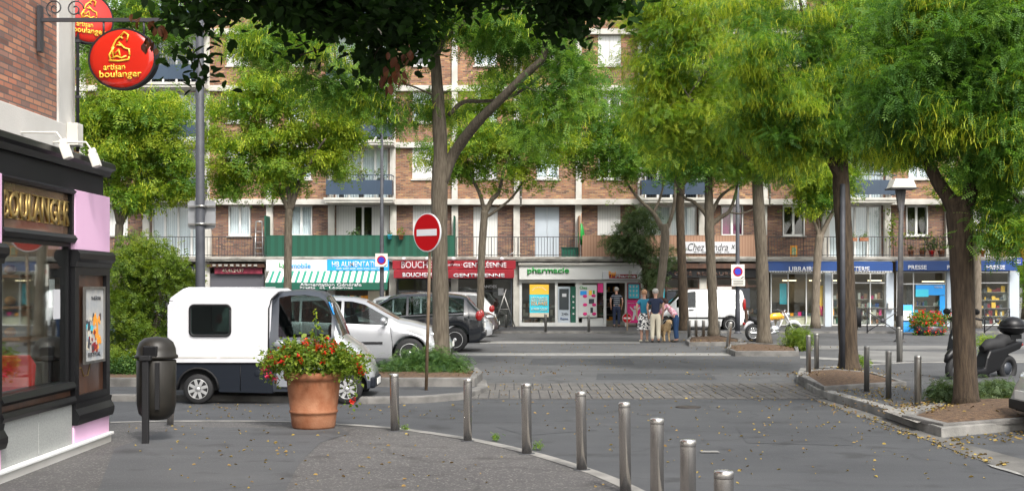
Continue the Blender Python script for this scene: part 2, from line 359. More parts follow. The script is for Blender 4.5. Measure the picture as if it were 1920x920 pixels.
K['leaf_dry'] = leafmat('leaf_dry', (.07,.022,.010), (.12,.04,.016), (.17,.07,.03), trans=.3)
K['pods'] = leafmat('pods', (.24,.35,.025), (.36,.44,.03), (.48,.48,.04), trans=.4)
K['shrub'] = leafmat('shrub', (.05,.10,.015), (.12,.19,.022), (.25,.31,.04), trans=.45)
K['juniper'] = leafmat('juniper', (.02,.06,.015), (.05,.11,.025), (.10,.17,.035), trans=.25)
K['olive'] = leafmat('olive', (.055,.095,.04), (.09,.14,.06), (.15,.19,.09), trans=.35)
K['petal_red'] = leafmat('petal_red', (.50,.010,.01), (.62,.025,.015), (.70,.07,.02), trans=.3)
K['petal_pink'] = leafmat('petal_pink', (.70,.02,.10), (.78,.04,.16), (.8,.1,.2), trans=.3)
K['fallen'] = leafmat('fallen', (.20,.12,.04), (.34,.25,.05), (.13,.08,.04), trans=.1)
K['fruit'] = M('fruit', (.5,.3,.1), .5)

def text(body, parent, c, w, h, mat, rot=(R(90),0,0), name='lettering', bold=0, ext=.012, shear=0, spacing=1.0):
    cu = bpy.data.curves.new('t', 'FONT'); cu.body = body; cu.size = 1; cu.extrude = 0; cu.offset = bold; cu.shear = shear
    cu.align_x = 'CENTER'; cu.space_character = spacing; cu.resolution_u = 3
    t = bpy.data.objects.new('t', cu); COL.objects.link(t)
    dg = bpy.context.evaluated_depsgraph_get(); dg.update()
    me = bpy.data.meshes.new_from_object(t.evaluated_get(dg)); bpy.data.objects.remove(t)
    n = len(me.vertices); a = np.empty(n*3, np.float32); me.vertices.foreach_get('co', a); a = a.reshape(-1, 3)
    lo, hi = a.min(0), a.max(0); a[:,0] = (a[:,0]-(lo[0]+hi[0])/2)*w/(hi[0]-lo[0]); a[:,1] = (a[:,1]-(lo[1]+hi[1])/2)*h/(hi[1]-lo[1]); a[:,2] = 0
    me.vertices.foreach_set('co', a.ravel()); me.update()
    bm = bmesh.new(); bm.from_mesh(me)
    g = bmesh.ops.extrude_face_region(bm, geom=bm.faces[:])
    bmesh.ops.translate(bm, verts=[v for v in g['geom'] if isinstance(v, bmesh.types.BMVert)], vec=(0,0,ext))
    bmesh.ops.recalc_face_normals(bm, faces=bm.faces); bm.to_mesh(me); bm.free()
    me.name = name; me.materials.clear(); me.materials.append(mat)
    o = bpy.data.objects.new(name, me); COL.objects.link(o)
    off = Vector((0,0,0)); p = parent
    while p is not None: off = off + p.location; p = p.parent
    o.parent = parent; o.location = Vector(c) - off; o.rotation_euler = rot
    return o

# ------------------------------------------------------------------ foliage
def t_pinnate(pairs=4, L=.24, l=.06, w_=.028, droop=.25):
    v = []; f = []
    def leaf(p, d, nrm):
        d = d.normalized(); s = d.cross(nrm).normalized(); o = len(v)
        v.extend([p, p + d*l*.45 + s*w_*.5, p + d*l, p + d*l*.45 - s*w_*.5]); f.append((o, o+1, o+2, o+3))
    for i in range(pairs):
        x = L*(.2 + .75*i/(pairs-1 if pairs > 1 else 1)); p = Vector((x, 0, -droop*x*x/L))
        for s in (-1, 1): leaf(p, Vector((.5, s, -.25)), Vector((0, -.25*s, 1)))
    leaf(Vector((L, 0, -droop*L)), Vector((1, 0, -.5)), Vector((.4, 0, 1)))
    return np.array([tuple(a) for a in v]), np.array(f)
def t_oval(l=.075, w_=.046):
    v = [(0,0,0),(l*.3,w_*.45,.006),(l*.7,w_*.42,.004),(l,0,-.008),(l*.7,-w_*.42,.004),(l*.3,-w_*.45,.006),(l*.45,0,-.006)]
    return np.array(v), np.array([(0,1,6,5),(1,2,3,6),(6,3,4,5)])
def t_pods(n=7, L=.32, w_=.013, spread=.10, seed=1):
    r = np.random.default_rng(seed); v = []; f = []
    for i in range(n):
        a = r.uniform(0, 6.28); q = np.array([r.normal(0, spread), r.normal(0, spread), r.uniform(-.12, .12)]); dr = np.array([math.cos(a)*.5, math.sin(a)*.5, r.uniform(-.7, .1)]); ll = L*r.uniform(.4, 1.2)
        sd = np.array([math.cos(a*1.7), math.sin(a*1.7), 0])
        for k in range(3):
            d = dr/np.linalg.norm(dr)*ll/3; q2 = q + d; ww = w_*(1, .7, 1.15)[k]; o = len(v)
            v += [q - sd*ww/2, q + sd*ww/2, q2 + sd*ww/2, q2 - sd*ww/2]; f.append((o, o+1, o+2, o+3)); q = q2
            dr = dr*np.array([.7, .7, 1.0]) + np.array([r.uniform(-.16,.16), r.uniform(-.16,.16), -.30])
    return np.array(v), np.array(f)
def rotmats(yaw, pitch, roll):
    cy, sy, cp, sp, cr, sr = np.cos(yaw), np.sin(yaw), np.cos(pitch), np.sin(pitch), np.cos(roll), np.sin(roll)
    Rz = np.zeros((len(yaw),3,3)); Rz[:,0,0]=cy; Rz[:,0,1]=-sy; Rz[:,1,0]=sy; Rz[:,1,1]=cy; Rz[:,2,2]=1
    Ry = np.zeros_like(Rz); Ry[:,0,0]=cp; Ry[:,0,2]=sp; Ry[:,2,0]=-sp; Ry[:,2,2]=cp; Ry[:,1,1]=1
    Rx = np.zeros_like(Rz); Rx[:,1,1]=cr; Rx[:,1,2]=-sr; Rx[:,2,1]=sr; Rx[:,2,2]=cr; Rx[:,0,0]=1
    return Rz @ Ry @ Rx
class Fol:
    def __init__(s): s.V = []; s.Q = []; s.Mi = []; s.T = []; s.n = 0
    def put(s, tpl, pos, mi=0, tone=None, pitch=(.3,.5), scale=(.75,1.25), upright=False):
        tv, tf = tpl; N = len(pos)
        if N == 0: return
        Rm = rotmats(rng.uniform(0, 6.283, N), np.zeros(N) if upright else rng.normal(pitch[0], pitch[1], N), np.zeros(N) if upright else rng.normal(0, .5, N))
        sc = rng.uniform(*scale, N)
        V = np.einsum('nij,kj->nki', Rm, tv) * sc[:,None,None] + np.asarray(pos)[:,None,:]
        k = len(tv); Q = (tf[None] + (np.arange(N)*k)[:,None,None] + s.n).reshape(-1, 4)
        s.V.append(V.reshape(-1,3)); s.Q.append(Q); s.n += N*k
        s.Mi.append(np.full(len(Q), mi, np.int32))
        if tone is None: tone = rng.uniform(0, 1, N)
        s.T.append(np.repeat(np.clip(tone, 0, 1), len(tf)))
    def build(s, name, mats, parent=None):
        V = np.concatenate(s.V); Q = np.concatenate(s.Q)
        off = np.zeros(3); p = parent
        while p is not None: off += np.array(p.location); p = p.parent
        V = (V - off).astype(np.float32); me = bpy.data.meshes.new(name)
        me.vertices.add(len(V)); me.vertices.foreach_set('co', V.ravel())
        me.loops.add(Q.size); me.loops.foreach_set('vertex_index', Q.astype(np.int32).ravel())
        me.polygons.add(len(Q)); me.polygons.foreach_set('loop_start', np.arange(0, Q.size, 4, dtype=np.int32))
        me.polygons.foreach_set('material_index', np.concatenate(s.Mi))
        for m in mats: me.materials.append(m)
        me.update(calc_edges=True)
        at = me.attributes.new('tone', 'FLOAT', 'FACE'); at.data.foreach_set('value', np.concatenate(s.T).astype(np.float32))
        o = bpy.data.objects.new(name, me); COL.objects.link(o); o.parent = parent
        return o
def smooth(pts, n=4):
    """Catmull-Rom through (x,y,z,r) points."""
    pts = [np.array(p, float) for p in pts]; out = []
    q = [2*pts[0]-pts[1]] + pts + [2*pts[-1]-pts[-2]]
    for i in range(1, len(q)-2):
        for k in range(n):
            t = k/n; out.append(.5*((2*q[i]) + (q[i+1]-q[i-1])*t + (2*q[i-1]-5*q[i]+4*q[i+1]-q[i+2])*t*t + (3*q[i]-q[i-1]-3*q[i+1]+q[i+2])*t**3))
    out.append(pts[-1]); return out
def wp(px, py, Y, r): v = P(px, py, Y); return (v.x, v.y, v.z, r)

def tree(name, label, base, paths, blobs, tpl, leafs, bark, podtpl=None, podfrac=0.0, group='street trees on the square', twig=.02, clus=.38, cat='tree', n_tube=12, tone_mid=.5):
    """paths: list of lists of (x,y,z,r); blobs: (px,py,Y,rx_px,ry_px,depth_m,clusters,leaves[,pod fraction])"""
    t = thing(name, label, cat, base, 0, group)
    mb = MB(); skel = []
    for pi, pth in enumerate(paths):
        sp = smooth(pth, 5)
        if pi == 0:   # root flare
            sp[0][3] *= 1.35; sp[1][3] *= 1.12
        for i, s_ in enumerate(sp):
            if 0 < i < len(sp)-1: s_[3] *= 1 + rng.uniform(-.05, .05)
        mb.tube([s_[:3] for s_ in sp], [s_[3] for s_ in sp], n_tube if pi == 0 else 8)
        skel += [(s_[:3], s_[3]) for s_ in sp[len(sp)//2:]]
    SK = np.array([s_[0] for s_ in skel]); SR = np.array([s_[1] for s_ in skel])
    fo = Fol()
    for b in blobs:
        px, py, Y, rx, ry, dm, nc, nl = b[:8]; pf = b[8] if len(b) > 8 else podfrac
        c = np.array(P(px, py, Y)); m = Y/F; rad = np.array([rx*m, dm, ry*m])
        d = rng.normal(size=(nc, 3)); d /= np.linalg.norm(d, axis=1)[:,None]
        cc = c + d*rad*(rng.uniform(0, 1, nc)**.42)[:,None]
        for p in cc:
            dist = np.linalg.norm(SK - p, axis=1) + np.maximum(0, SK[:,2]-p[2])*.8; j = int(np.argmin(dist)); a = SK[j]; L = np.linalg.norm(p-a)
            if L > .15 and twig:
                r0 = min(SR[j]*.7, twig*(.6+.4*L)); mid = (a+p)/2 + np.array([rng.uniform(-.1,.1)*L, rng.uniform(-.1,.1)*L, .12*L])
                mb.tube([a, (a+mid)/2+np.array([0,0,.02*L]), mid, p], [r0, r0*.8, r0*.55, .005], 5, cap=False)
                SK = np.vstack([SK, mid[None]]); SR = np.append(SR, r0*.6)
            ct = rng.normal(tone_mid, .2); k = max(3, int(nl*rng.uniform(.6, 1.4)))
            pos = p + rng.normal(size=(k,3))*np.array([clus, clus, clus*.55])
            fo.put(tpl, pos, 0, ct + rng.normal(0, .16, k))
            if podtpl is not None and rng.uniform() < pf:
                k2 = max(2, int(k*(.26 if podtpl is PF else .34))); pos = p + rng.normal(size=(k2,3))*np.array([clus*.8, clus*.8, clus*.4]) - np.array([0,0,.05])
                fo.put(podtpl, pos, 1, rng.normal(.5, .25, k2), upright=True)
    mb.build('trunk', bark, t)
    fo.build('crown', leafs, t)
    return t

LF = t_pinnate(3, .26, .11, .048)      # far trees
LM = t_pinnate(5, .25, .075, .030)
LN = t_pinnate(6, .22, .050, .020)
PF = t_pods(8, .20, .026, .16, 2); PM = t_pods(10, .26, .012, .16, 3); PN = t_pods(11, .22, .0075, .13, 4)

# ------------------------------------------------------------------ ground, road, kerbs
def sheet(name, pts, z, mat, thick=0):
    mb = MB(); pts = [(p[0], p[1]) for p in pts]
    if thick: mb.prism(pts, z-thick, z, 'z')
    else: mb.add([(p[0], p[1], z) for p in pts], [list(range(len(pts)))])
    o = mb.build(name, mat, None); return struct(o)
sheet('ground', [(-1500,-600),(1500,-600),(1500,2500),(-1500,2500)], -.012, K['ground'])
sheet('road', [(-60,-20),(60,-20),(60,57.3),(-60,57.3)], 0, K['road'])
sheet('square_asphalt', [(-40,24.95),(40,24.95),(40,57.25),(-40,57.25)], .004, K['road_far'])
# near pavement and its flush stone edge (arc)
arc_px = [(208,795),(300,793),(400,792.5),(500,793),(600,796),(740,806),(876,825),(985,848),(1088,878),(1180,913),(1270,962),(1340,1020)]
arc = [G(*p) for p in arc_px]
arcs = [Vector(q[:3]) for q in smooth([(p.x,p.y,0,0) for p in arc], 6)]
def offset(line, d):
    out = []
    for i, p in enumerate(line):
        t = (line[min(i+1,len(line)-1)] - line[max(i-1,0)]).normalized(); out.append(Vector((p.x + t.y*d, p.y - t.x*d, 0)))
    return out
inner = offset(arcs, .16)
near = [(p.x, p.y) for p in inner] + [(inner[-1].x, -6), (-16, -6), (-16, inner[0].y)]
sheet('pavement', near, .035, K['pave'], .05)
kb = MB()
for i in range(len(arcs)-1):
    kb.add([(arcs[i].x,arcs[i].y,-.01),(arcs[i+1].x,arcs[i+1].y,-.01),(arcs[i+1].x,arcs[i+1].y,.04),(arcs[i].x,arcs[i].y,.04),
            (inner[i].x,inner[i].y,.04),(inner[i+1].x,inner[i+1].y,.04)], [(0,1,2,3),(3,2,5,4)])
kb.add([(-16,arcs[0].y,.04),(arcs[0].x,arcs[0].y,.04),(arcs[0].x,inner[0].y,.04),(-16,inner[0].y,.04),(-16,arcs[0].y,0),(arcs[0].x,arcs[0].y,0)], [(0,1,2,3),(4,5,1,0)])
struct(kb.build('kerb_line', K['kerb_pale']))
# smoother asphalt patch by the shop, left
pp = [G(x, y, .035) for x, y in [(330,800),(640,803),(655,812),(600,830),(560,870),(530,930),(180,930),(215,840)]]
sheet('pavement_patch', pp, .039, K['pave_patch'])
# paver strip (raised crossing) and lane edge
def pavers():
    mb = MB(); y0, y1 = G(960,748).y, G(960,720).y
    x0, x1 = -.75, 5.9; n = 38; w_ = (x1-x0)/n; m = (y1-y0)/2
    mb.box((x0, y0-.06, -.01), (x1+.25, y1+.04, .012), 1)
    for r_ in range(2):
        for i in range(n+1):
            a = x0 + (i + (.5 if r_ else 0))*w_*1.0
            if a + w_ > x1 + .2: continue
            mb.box((a+.007, y0+r_*m+.008, 0), (a+w_-.007, y0+(r_+1)*m-.008, .024+rng.uniform(-.003,.003)), 0)
    return struct(mb.build('paver_strip', [M('paver', (.115,.108,.10), .9, col2=(.07,.066,.062), scale=2.5, bump=.3, bscale=30), K['road']], None, bevel=.004, seg=1))
pavers()
def island(name, px, z, top_mat, kerb_w=.16, kz=.13, mat=None):
    """closed kerb with a bed inside; px are pixel positions of the outer kerb foot on the ground"""
    pts = [G(*p) for p in px]; n = len(pts); cen = sum(pts, Vector())/n
    inn = []
    for i in range(n):
        a, b, c_ = pts[i-1], pts[i], pts[(i+1)%n]
        n1 = (b-a).normalized(); n2 = (c_-b).normalized(); p1 = Vector((-n1.y,n1.x,0)); p2 = Vector((-n2.y,n2.x,0))
        if p1.dot(cen-b) < 0: p1 = -p1
        if p2.dot(cen-b) < 0: p2 = -p2
        bi = (p1+p2).normalized(); inn.append(b + bi*kerb_w/max(.5, bi.dot(p1)))
    mb = MB()
    for i in range(n):
        j = (i+1) % n
        mb.add([(pts[i].x,pts[i].y,-.01),(pts[j].x,pts[j].y,-.01),(pts[j].x,pts[j].y,kz),(pts[i].x,pts[i].y,kz),(inn[i].x,inn[i].y,kz),(inn[j].x,inn[j].y,kz),(inn[i].x,inn[i].y,0),(inn[j].x,inn[j].y,0)],
               [(0,1,2,3),(3,2,5,4),(4,5,7,6)])
    struct(mb.build(name+'_kerb', mat or K['kerb'], None, bevel=.02))
    sheet(name, inn, z, top_mat)
    return inn
# left island: kerb in front (behind the van), pavement, raised bed with juniper
island('left_island', [(-200,752),(400,752),(690,757),(800,755),(880,748),(915,735),(912,722),(880,712),(-200,712)], .10, K['road'], .2, .11)
pts = [G(x, y) for x, y in [(655,735),(890,735),(905,722),(895,712),(655,712)]]
def bed(name, pts, z0, z1, soilz, kw=.14):
    mb = MB(); n = len(pts); cen = sum(pts, Vector())/n; inn = [p + (cen-p).normalized()*kw*1.3 for p in pts]
    for i in range(n):
        j = (i+1) % n
        mb.add([(pts[i].x,pts[i].y,z0),(pts[j].x,pts[j].y,z0),(pts[j].x,pts[j].y,z1),(pts[i].x,pts[i].y,z1),(inn[i].x,inn[i].y,z1),(inn[j].x,inn[j].y,z1),(inn[i].x,inn[i].y,z0),(inn[j].x,inn[j].y,z0)],
               [(0,1,2,3),(3,2,5,4),(4,5,7,6)])
    struct(mb.build(name+'_kerb', K['kerb'], None, bevel=.02))
    bm_ = MB(); m = 14
    o = bm_; c = [cen.x, cen.y]
    ring = [[(c[0]+(p.x-c[0])*q, c[1]+(p.y-c[1])*q, soilz + .10*(1-q*q)+rng.uniform(-.012,.012)) for p in inn] for q in (1,.8,.6,.4,.2)]
    vs = [p for r_ in ring for p in r_] + [(c[0],c[1],soilz+.1)]; fs = []
    for a in range(4):
        for i in range(n): fs.append((a*n+i, a*n+(i+1)%n, (a+1)*n+(i+1)%n, (a+1)*n+i))
    for i in range(n): fs.append((4*n+i, 4*n+(i+1)%n, 5*n))
    bm_.add(vs, fs, 0, True); struct(bm_.build(name+'_soil', K['soil']))
bed('juniper_bed', pts, .09, .26, .2)
# bed behind the shop with hedge
island('hedge_bed', [(-300,735),(470,735),(470,700),(-300,700)], .2, K['soil'], .14, .26)
# right: pavement wedge with kerb
wedge = [(1493,716),(1530,742),(1640,775),(1765,820),(1915,806),(2300,780),(2300,688),(1700,688),(1500,700)]
island('right_pavement', wedge, .12, K['pave_patch'], .2, .13, K['kerb_pale'])
bed('corner_bed', [G(x,y,.1) for x,y in [(1497,712),(1545,735),(1700,725),(1640,706),(1560,699),(1510,702)]], .10, .20, .17)
bed('tree_bed', [G(x,y,.1) for x,y in [(1690,785),(1768,803),(1925,792),(2120,772),(2000,742),(1800,750)]], .10, .165, .13)
sheet('cobble_patch', [G(x,y,.12) for x,y in [(1655,770),(1720,793),(1790,772),(1765,752)]], .127, brick('cobble', (0,1), [(.22,.21,.19),(.30,.28,.25),(.18,.17,.16)], (.12,.11,.10), .14, .12, .012))
# gutter stones along the right kerb
gut = [G(x,y) for x,y in [(1500,738),(1560,762),(1700,810),(1790,845),(1950,905)]]; gut2 = [G(x,y) for x,y in [(1530,744),(1600,765),(1740,812),(1830,838),(2010,885)]]
mb = MB()
for i in range(len(gut)-1):
    mb.add([(gut[i].x,gut[i].y,.006),(gut[i+1].x,gut[i+1].y,.006),(gut2[i+1].x,gut2[i+1].y,.006),(gut2[i].x,gut2[i].y,.006)], [(0,1,2,3)])
struct(mb.build('gutter', M('gutter', (.12,.115,.105), .9, col2=(.07,.067,.063), scale=2, bump=.3, bscale=30)))
# two small kerbed beds in the middle right
bed('middle_bed', [G(x,y) for x,y in [(1362,662),(1378,668),(1498,668),(1496,656),(1400,650),(1368,653)]], 0, .15, .1)
bed('small_bed', [G(x,y) for x,y in [(1286,644),(1292,649),(1388,648),(1392,641),(1350,634),(1294,636)]], 0, .13, .09)
# far pavement in front of the shops
mb = MB(); mb.box((-40, G(0,624.5).y, -.01), (34, 63, .085)); struct(mb.build('far_pavement', K['pave_patch'], None, bevel=.02))
mb = MB(); mb.box((-40, G(0,624.5).y-.16, -.01), (34, G(0,624.5).y-.003, .09)); struct(mb.build('far_kerb', K['kerb'], None, bevel=.015))
# pale painted strips, and sheets standing in for lit road
def strip(pts, z=.009, name='road_marking', mat=None): return sheet(name, [G(x,y) for x,y in pts], z, mat or K['paint'])
strip([(640,662),(1370,662),(1370,667),(640,667)])
strip([(1500,648),(2000,648),(2000,655),(1500,655)], mat=M('lit_road', (.17,.168,.16), .85, col2=(.12,.118,.113), scale=.8), name='lit_road')  # lit stretch of road put into the colour as a paler sheet
strip([(1590,656),(2100,668),(2100,684),(1640,676)], .010, mat=bpy.data.materials['lit_road'], name='lit_road')
strip([(1500,668),(1930,690),(1930,694),(1500,672)], .012)
strip([(1860,707),(2100,707),(2100,711),(1860,711)], .013)
strip([(900,640),(1200,640),(1200,644),(900,644)], .009)
strip([(1850,870),(1905,885),(1925,895),(1860,876)], .012, name='paint_patch')
strip([(1312,846),(1345,846),(1350,849),(1315,849)], .012, name='paint_patch')
for q_, z_ in (([(1120,700),(1330,700),(1345,712),(1118,712)],.0075),([(930,800),(1060,792),(1120,806),(985,816)],.0035),([(1380,800),(1560,806),(1600,835),(1400,830)],.0035),([(1000,672),(1180,672),(1190,684),(990,684)],.0075)):
    strip(q_, z_, 'asphalt_patch', bpy.data.materials.get('patch') or asphalt('patch', (.036,.038,.042), (.052,.054,.058), (.08,.08,.08), .64, 60))
for q_ in ([(560,0),(1020,0)], [(2130,0),(2700,0)]):
    pass
# manhole
mb = MB(); g0 = G(1290,763); mb.lathe([(.0,.0),(.20,.0),(.20,.012),(.17,.014),(.0,.014)], (g0.x,g0.y,0), 24); struct(mb.build('road_manhole', M('iron', (.06,.05,.045), .6, .5)))

# ------------------------------------------------------------------ apartment building across the square
YF = 59.15; PX = lambda px, Y=YF: (px-960)/F*Y; PZ = lambda py, Y=YF: H-(py-YH)/F*Y
cols_px = [387+116.35*k for k in range(-4, 14)]; CX = [PX(p) for p in cols_px]
ZF = [3.10] + [PZ(378.5) + 2.62*k for k in range(6)]     # slab centre heights
ZTOP = ZF[-1] + .4
BALC = {3, 6, 11, 14}
bld = thing('apartment_building', 'long brick apartment block with pale concrete grid across the square', 'building', (0, YF, 0))
mb = MB()   # upper wall with window openings is built as panels round each opening
YW, YW1 = YF+.12, YF+.45
wins = []
WW = 1.06
def wall_bay(mb, x0, x1, z0, z1, yw, op):
    if op is None: mb.box((x0, yw, z0), (x1, yw+.25, z1)); return
    a, b, c, d_ = op
    if a > x0: mb.box((x0, yw, z0), (a, yw+.25, z1))
    if b < x1: mb.box((b, yw, z0), (x1, yw+.25, z1))
    if c > z0: mb.box((a, yw, z0), (b, yw+.25, c))
    if d_ < z1: mb.box((a, yw, d_), (b, yw+.25, z1))
up = MB(); lowr = MB()
door_bays = {8: 'tall', 9: 'blue', 16: 'tallr'}
for k in range(17):
    x0, x1 = CX[k], CX[k+1]; xc = (x0+x1)/2
    for fl in range(6):
        z0 = ZF[fl]; z1 = ZF[fl+1] if fl < 5 else ZF[5]+2.3
        if fl == 5 : z1 = ZF[6] if len(ZF) > 6 else ZTOP
        yw = YW1 if fl == 0 else YW
        if k in BALC: op = (x0+.2, x1-.2, z0+.12, z1-.14)
        elif fl == 0 and k in door_bays: op = (xc-.58, xc+.55, z0+.15, z1-.2)
        else: op = (xc-WW/2, xc+WW/2, (z1-.14)-1.42, z1-.14)
        wall_bay(up if fl else lowr, x0, x1, z0, z1, yw, op)
        wins.append((k, fl, op, yw))
up.build('wall', K['brick_far'], bld); lowr.build('wall', K['brick_dark'], bld)
b2 = MB(); b2.box((CX[0], YW1+.3, 0), (CX[17]+.1, 72, .3)); b2.box((CX[0], 71.7, 0), (CX[17]+.1, 72, ZTOP)); b2.box((CX[0]-.1, YW+.25, 3.2), (CX[0]+.2, 71.7, ZTOP)); b2.box((CX[17]-.1, YW+.25, 0), (CX[17]+.12, 71.7, ZTOP))
b2.build('wall', K['render_white'], bld)
rf = MB(); rf.box((CX[0]-.2, YF-.15, ZTOP), (CX[17]+.3, 72.2, ZTOP+.35)); rf.build('roof', K['roof_grey'], bld)
for k in range(18):
    c = MB(); c.box((CX[k]-.135, YF-.02, ZF[1]), (CX[k]+.135, YW+.2, ZTOP)); c.box((CX[k]-.15, YF+.2, 3.2), (CX[k]+.15, YW1+.2, ZF[1])); c.build('column', K['concrete'], bld, bevel=.01, seg=1)
for fl in range(1, 7):
    c = MB(); c.box((CX[0]-.15, YF-.07, ZF[fl]-.13), (CX[17]+.15, YW+.3, ZF[fl]+.13)); c.build('floor_band', K['concrete'], bld, bevel=.015, seg=1)
c = MB(); c.box((CX[0]-.15, 58.12, 3.05), (CX[17]+.15, YW1+.3, 3.20)); c.box((CX[0]-.15, 58.08, 3.13), (CX[17]+.15, 58.14, 3.26)); c.build('terrace_slab', K['concrete_dirty'], bld, bevel=.01, seg=1)
c = MB(); c.box((CX[0]+.2, YW+1.2, 3.2), (CX[17]-.2, YW+1.3, ZTOP-.05)); c.build('room_wall', K['interior_dark'], bld)
SH_L, SH_R, SH_ALL, CURT, DARK = 'sl', 'sr', 'sa', 'cu', 'da'
cache = {}
def win_mesh(kind, w_, h_):
    key = (kind, round(w_,2), round(h_,2))
    if key in cache: return cache[key]
    fr = MB(); t = .07
    fr.box((-w_/2,0,0),(-w_/2+t,.07,h_)); fr.box((w_/2-t,0,0),(w_/2,.07,h_)); fr.box((-w_/2+t,0,0),(w_/2-t,.07,t+.02)); fr.box((-w_/2+t,0,h_-t),(w_/2-t,.07,h_))
    n = 2 if w_ < 1.5 else 4
    for i in range(1, n): x = -w_/2 + w_*i/n; fr.box((x-.05,-.005,t+.02),(x+.05,.065,h_-t))
    gl = MB(); gl.box((-w_/2+t,.03,t+.02),(w_/2-t,.045,h_-t))
    cu = MB()
    for i in range(0, 13):
        a = -w_/2+.07 + (w_-.14)*i/13; cu.box((a,.10+.02*(i%2),.06),(a+(w_-.14)/13-.004,.13+.02*(i%2),h_-.06))
    cache[key] = (fr, gl, cu); return cache[key]
meshes = {}
def inst(key, mbf, name, mats, parent, loc):
    if key not in meshes:
        o = mbf.build(name, mats, None); meshes[key] = o.data; o.parent = parent; o.location = loc; return o
    o = bpy.data.objects.new(name, meshes[key]); COL.objects.link(o); o.parent = parent; o.location = loc; return o
first = {5: CURT, 4: CURT, 7: SH_ALL, 8: SH_ALL, 9: 'blue', 10: SH_ALL, 12: 'purple', 13: DARK, 15: DARK, 16: SH_ALL, 3: CURT, 6: 'halfsh', 11: CURT, 14: CURT, 2: SH_ALL}
for k, fl, op, yw in wins:
    if op is None or (k < 1): continue
    a, b, z0, z1 = op; w_, h_ = b-a, z1-z0; xc = (a+b)/2
    kd = first.get(k, DARK) if fl == 0 else [SH_ALL, CURT, DARK, CURT, CURT, SH_ALL, CURT, SH_ALL, DARK][(k*5+fl*3) % 9]
    if k in BALC and fl: kd = CURT if (k+fl) % 2 else DARK
    if k == 4 and fl == 3: kd = SH_ALL
    if k == 7 and fl in (1, 2): kd = SH_ALL if fl == 1 else CURT
    loc = Vector((xc, yw+.09-YF, z0))
    fr, gl, cu = win_mesh('w', w_, h_)
    wn = inst(('f', round(w_,2), round(h_,2)), fr, 'window', [K['white_frame']], bld, loc)
    inst(('g', round(w_,2), round(h_,2)), gl, 'pane', [K['glass']], wn, (0,0,0))
    if kd in (CURT, 'purple') : inst(('c', kd, round(w_,2), round(h_,2)), cu, 'curtain', [K['curtain'] if kd == CURT else K['curtain_purple']], wn, (0,.02,0))
    if kd in (SH_ALL, 'blue'):
        for sg in (0, 1):
            s_ = MB(); s_.box((-w_/2 if not sg else .01,-.05,.02),(-.01 if not sg else w_/2,-.015,h_-.02))
            inst(('s', kd, sg, round(w_,2), round(h_,2)), s_, 'shutter', [K['shutter_white'] if kd == SH_ALL else K['shutter_blue']], wn, (0,0,0))
    elif kd == 'halfsh':
        for sg in (0, 1):
            s_ = MB(); s_.box((-w_/2 if not sg else .42,-.05,.02),(-.34 if not sg else w_/2,-.015,h_-.02))
            inst(('s', kd, sg, round(w_,2), round(h_,2)), s_, 'shutter', [K['shutter_white']], wn, (0,0,0))
    elif k not in BALC:
        for sg in (-1, 1):
            s_ = MB(); s_.cb((sg*(w_/2-.05), -.06, h_/2), (.035, .16, h_-.04))
            inst(('so', sg, round(w_,2), round(h_,2)), s_, 'shutter', [K['white_frame']], wn, (0,0,0))
    if z0 > ZF[fl]+.4:
        s_ = MB(); s_.box((-w_/2-.06,-.17,-.06),(w_/2+.06,.02,-.003)); inst(('sill', round(w_,2)), s_, 'sill', [K['concrete']], wn, (0,0,0))
# balconies
proto = None
for k in sorted(BALC):
    for fl in range(1, 6):
        xc = (CX[k]+CX[k+1])/2; loc = Vector((xc, -.07, ZF[fl]))
        sl_ = MB(); sl_.box((-1.55,-.95,-.09),(1.55,.08,.10)); sl_.box((-1.6,-1.0,.02),(1.6,-.95,.13))
        ba = inst('bal', sl_, 'balcony', [K['concrete']], bld, loc)
        pn = MB(); pn.box((-1.5,-.93,.27),(1.5,-.905,.93)); pn.box((-1.5,-.90,.27),(-1.475,-.02,.93)); pn.box((1.475,-.90,.27),(1.5,-.02,.93))
        for q in (-.75, 0, .75): pn.box((q-.006,-.935,.27),(q+.006,-.93,.93))
        inst('balp', pn, 'panel', [K['balcony']], ba, (0,0,0))
        rl = MB(); rl.box((-1.52,-.94,1.13),(1.52,-.90,1.17))
        for sg in (-1,1): rl.box((sg*1.5-.02,-.9,1.13),(sg*1.5+.02,0,1.17))
        for q in range(25): rl.tube([(-1.48+q*.123,-.915,.13),(-1.48+q*.123,-.915,1.14)], .009, 4)
        inst('balr', rl, 'railing', [K['balcony']], ba, (0,0,0))
# terrace railing in sections
def railing(x0, x1, base=3.2):
    mb = MB(); y = 58.2; z1 = PZ(443.5, 58.2)
    mb.box((x0,y-.015,z1-.03),(x1,y+.015,z1)); mb.box((x0,y-.012,base+.12),(x1,y+.012,base+.145))
    n = int((x1-x0)/.13)
    for i in range(n+1): x = x0+(x1-x0)*i/n; mb.tube([(x,y,base),(x,y,z1)], .009 if i % 12 else .018, 4, cap=False)
    return mb.build('railing', K['rail'], bld)
for a, b in [(150,503),(855,971),(971,1087),(1087,1205),(1440,1551),(1551,1668),(1668,1784),(1784,1900)]: railing(PX(a,58.2)+.02, PX(b,58.2)-.02)
def fence_panel(x0, x1, mat, name):
    mb = MB(); z1 = PZ(442.5,58.2)
    mb.box((x0,58.16,3.26),(x1,58.19,z1)); mb.box((x0,58.15,z1),(x1,58.21,z1+.04)); return mb.build(name, mat, bld)
fence_panel(PX(500,58.2), PX(852,58.2), K['green_fabric'], 'privacy_screen')
fence_panel(PX(1092,58.2), PX(1205,58.2), K['wood_fence'], 'privacy_screen'); fence_panel(PX(1205,58.2)+.02, PX(1438,58.2), K['wood_fence'], 'privacy_screen')
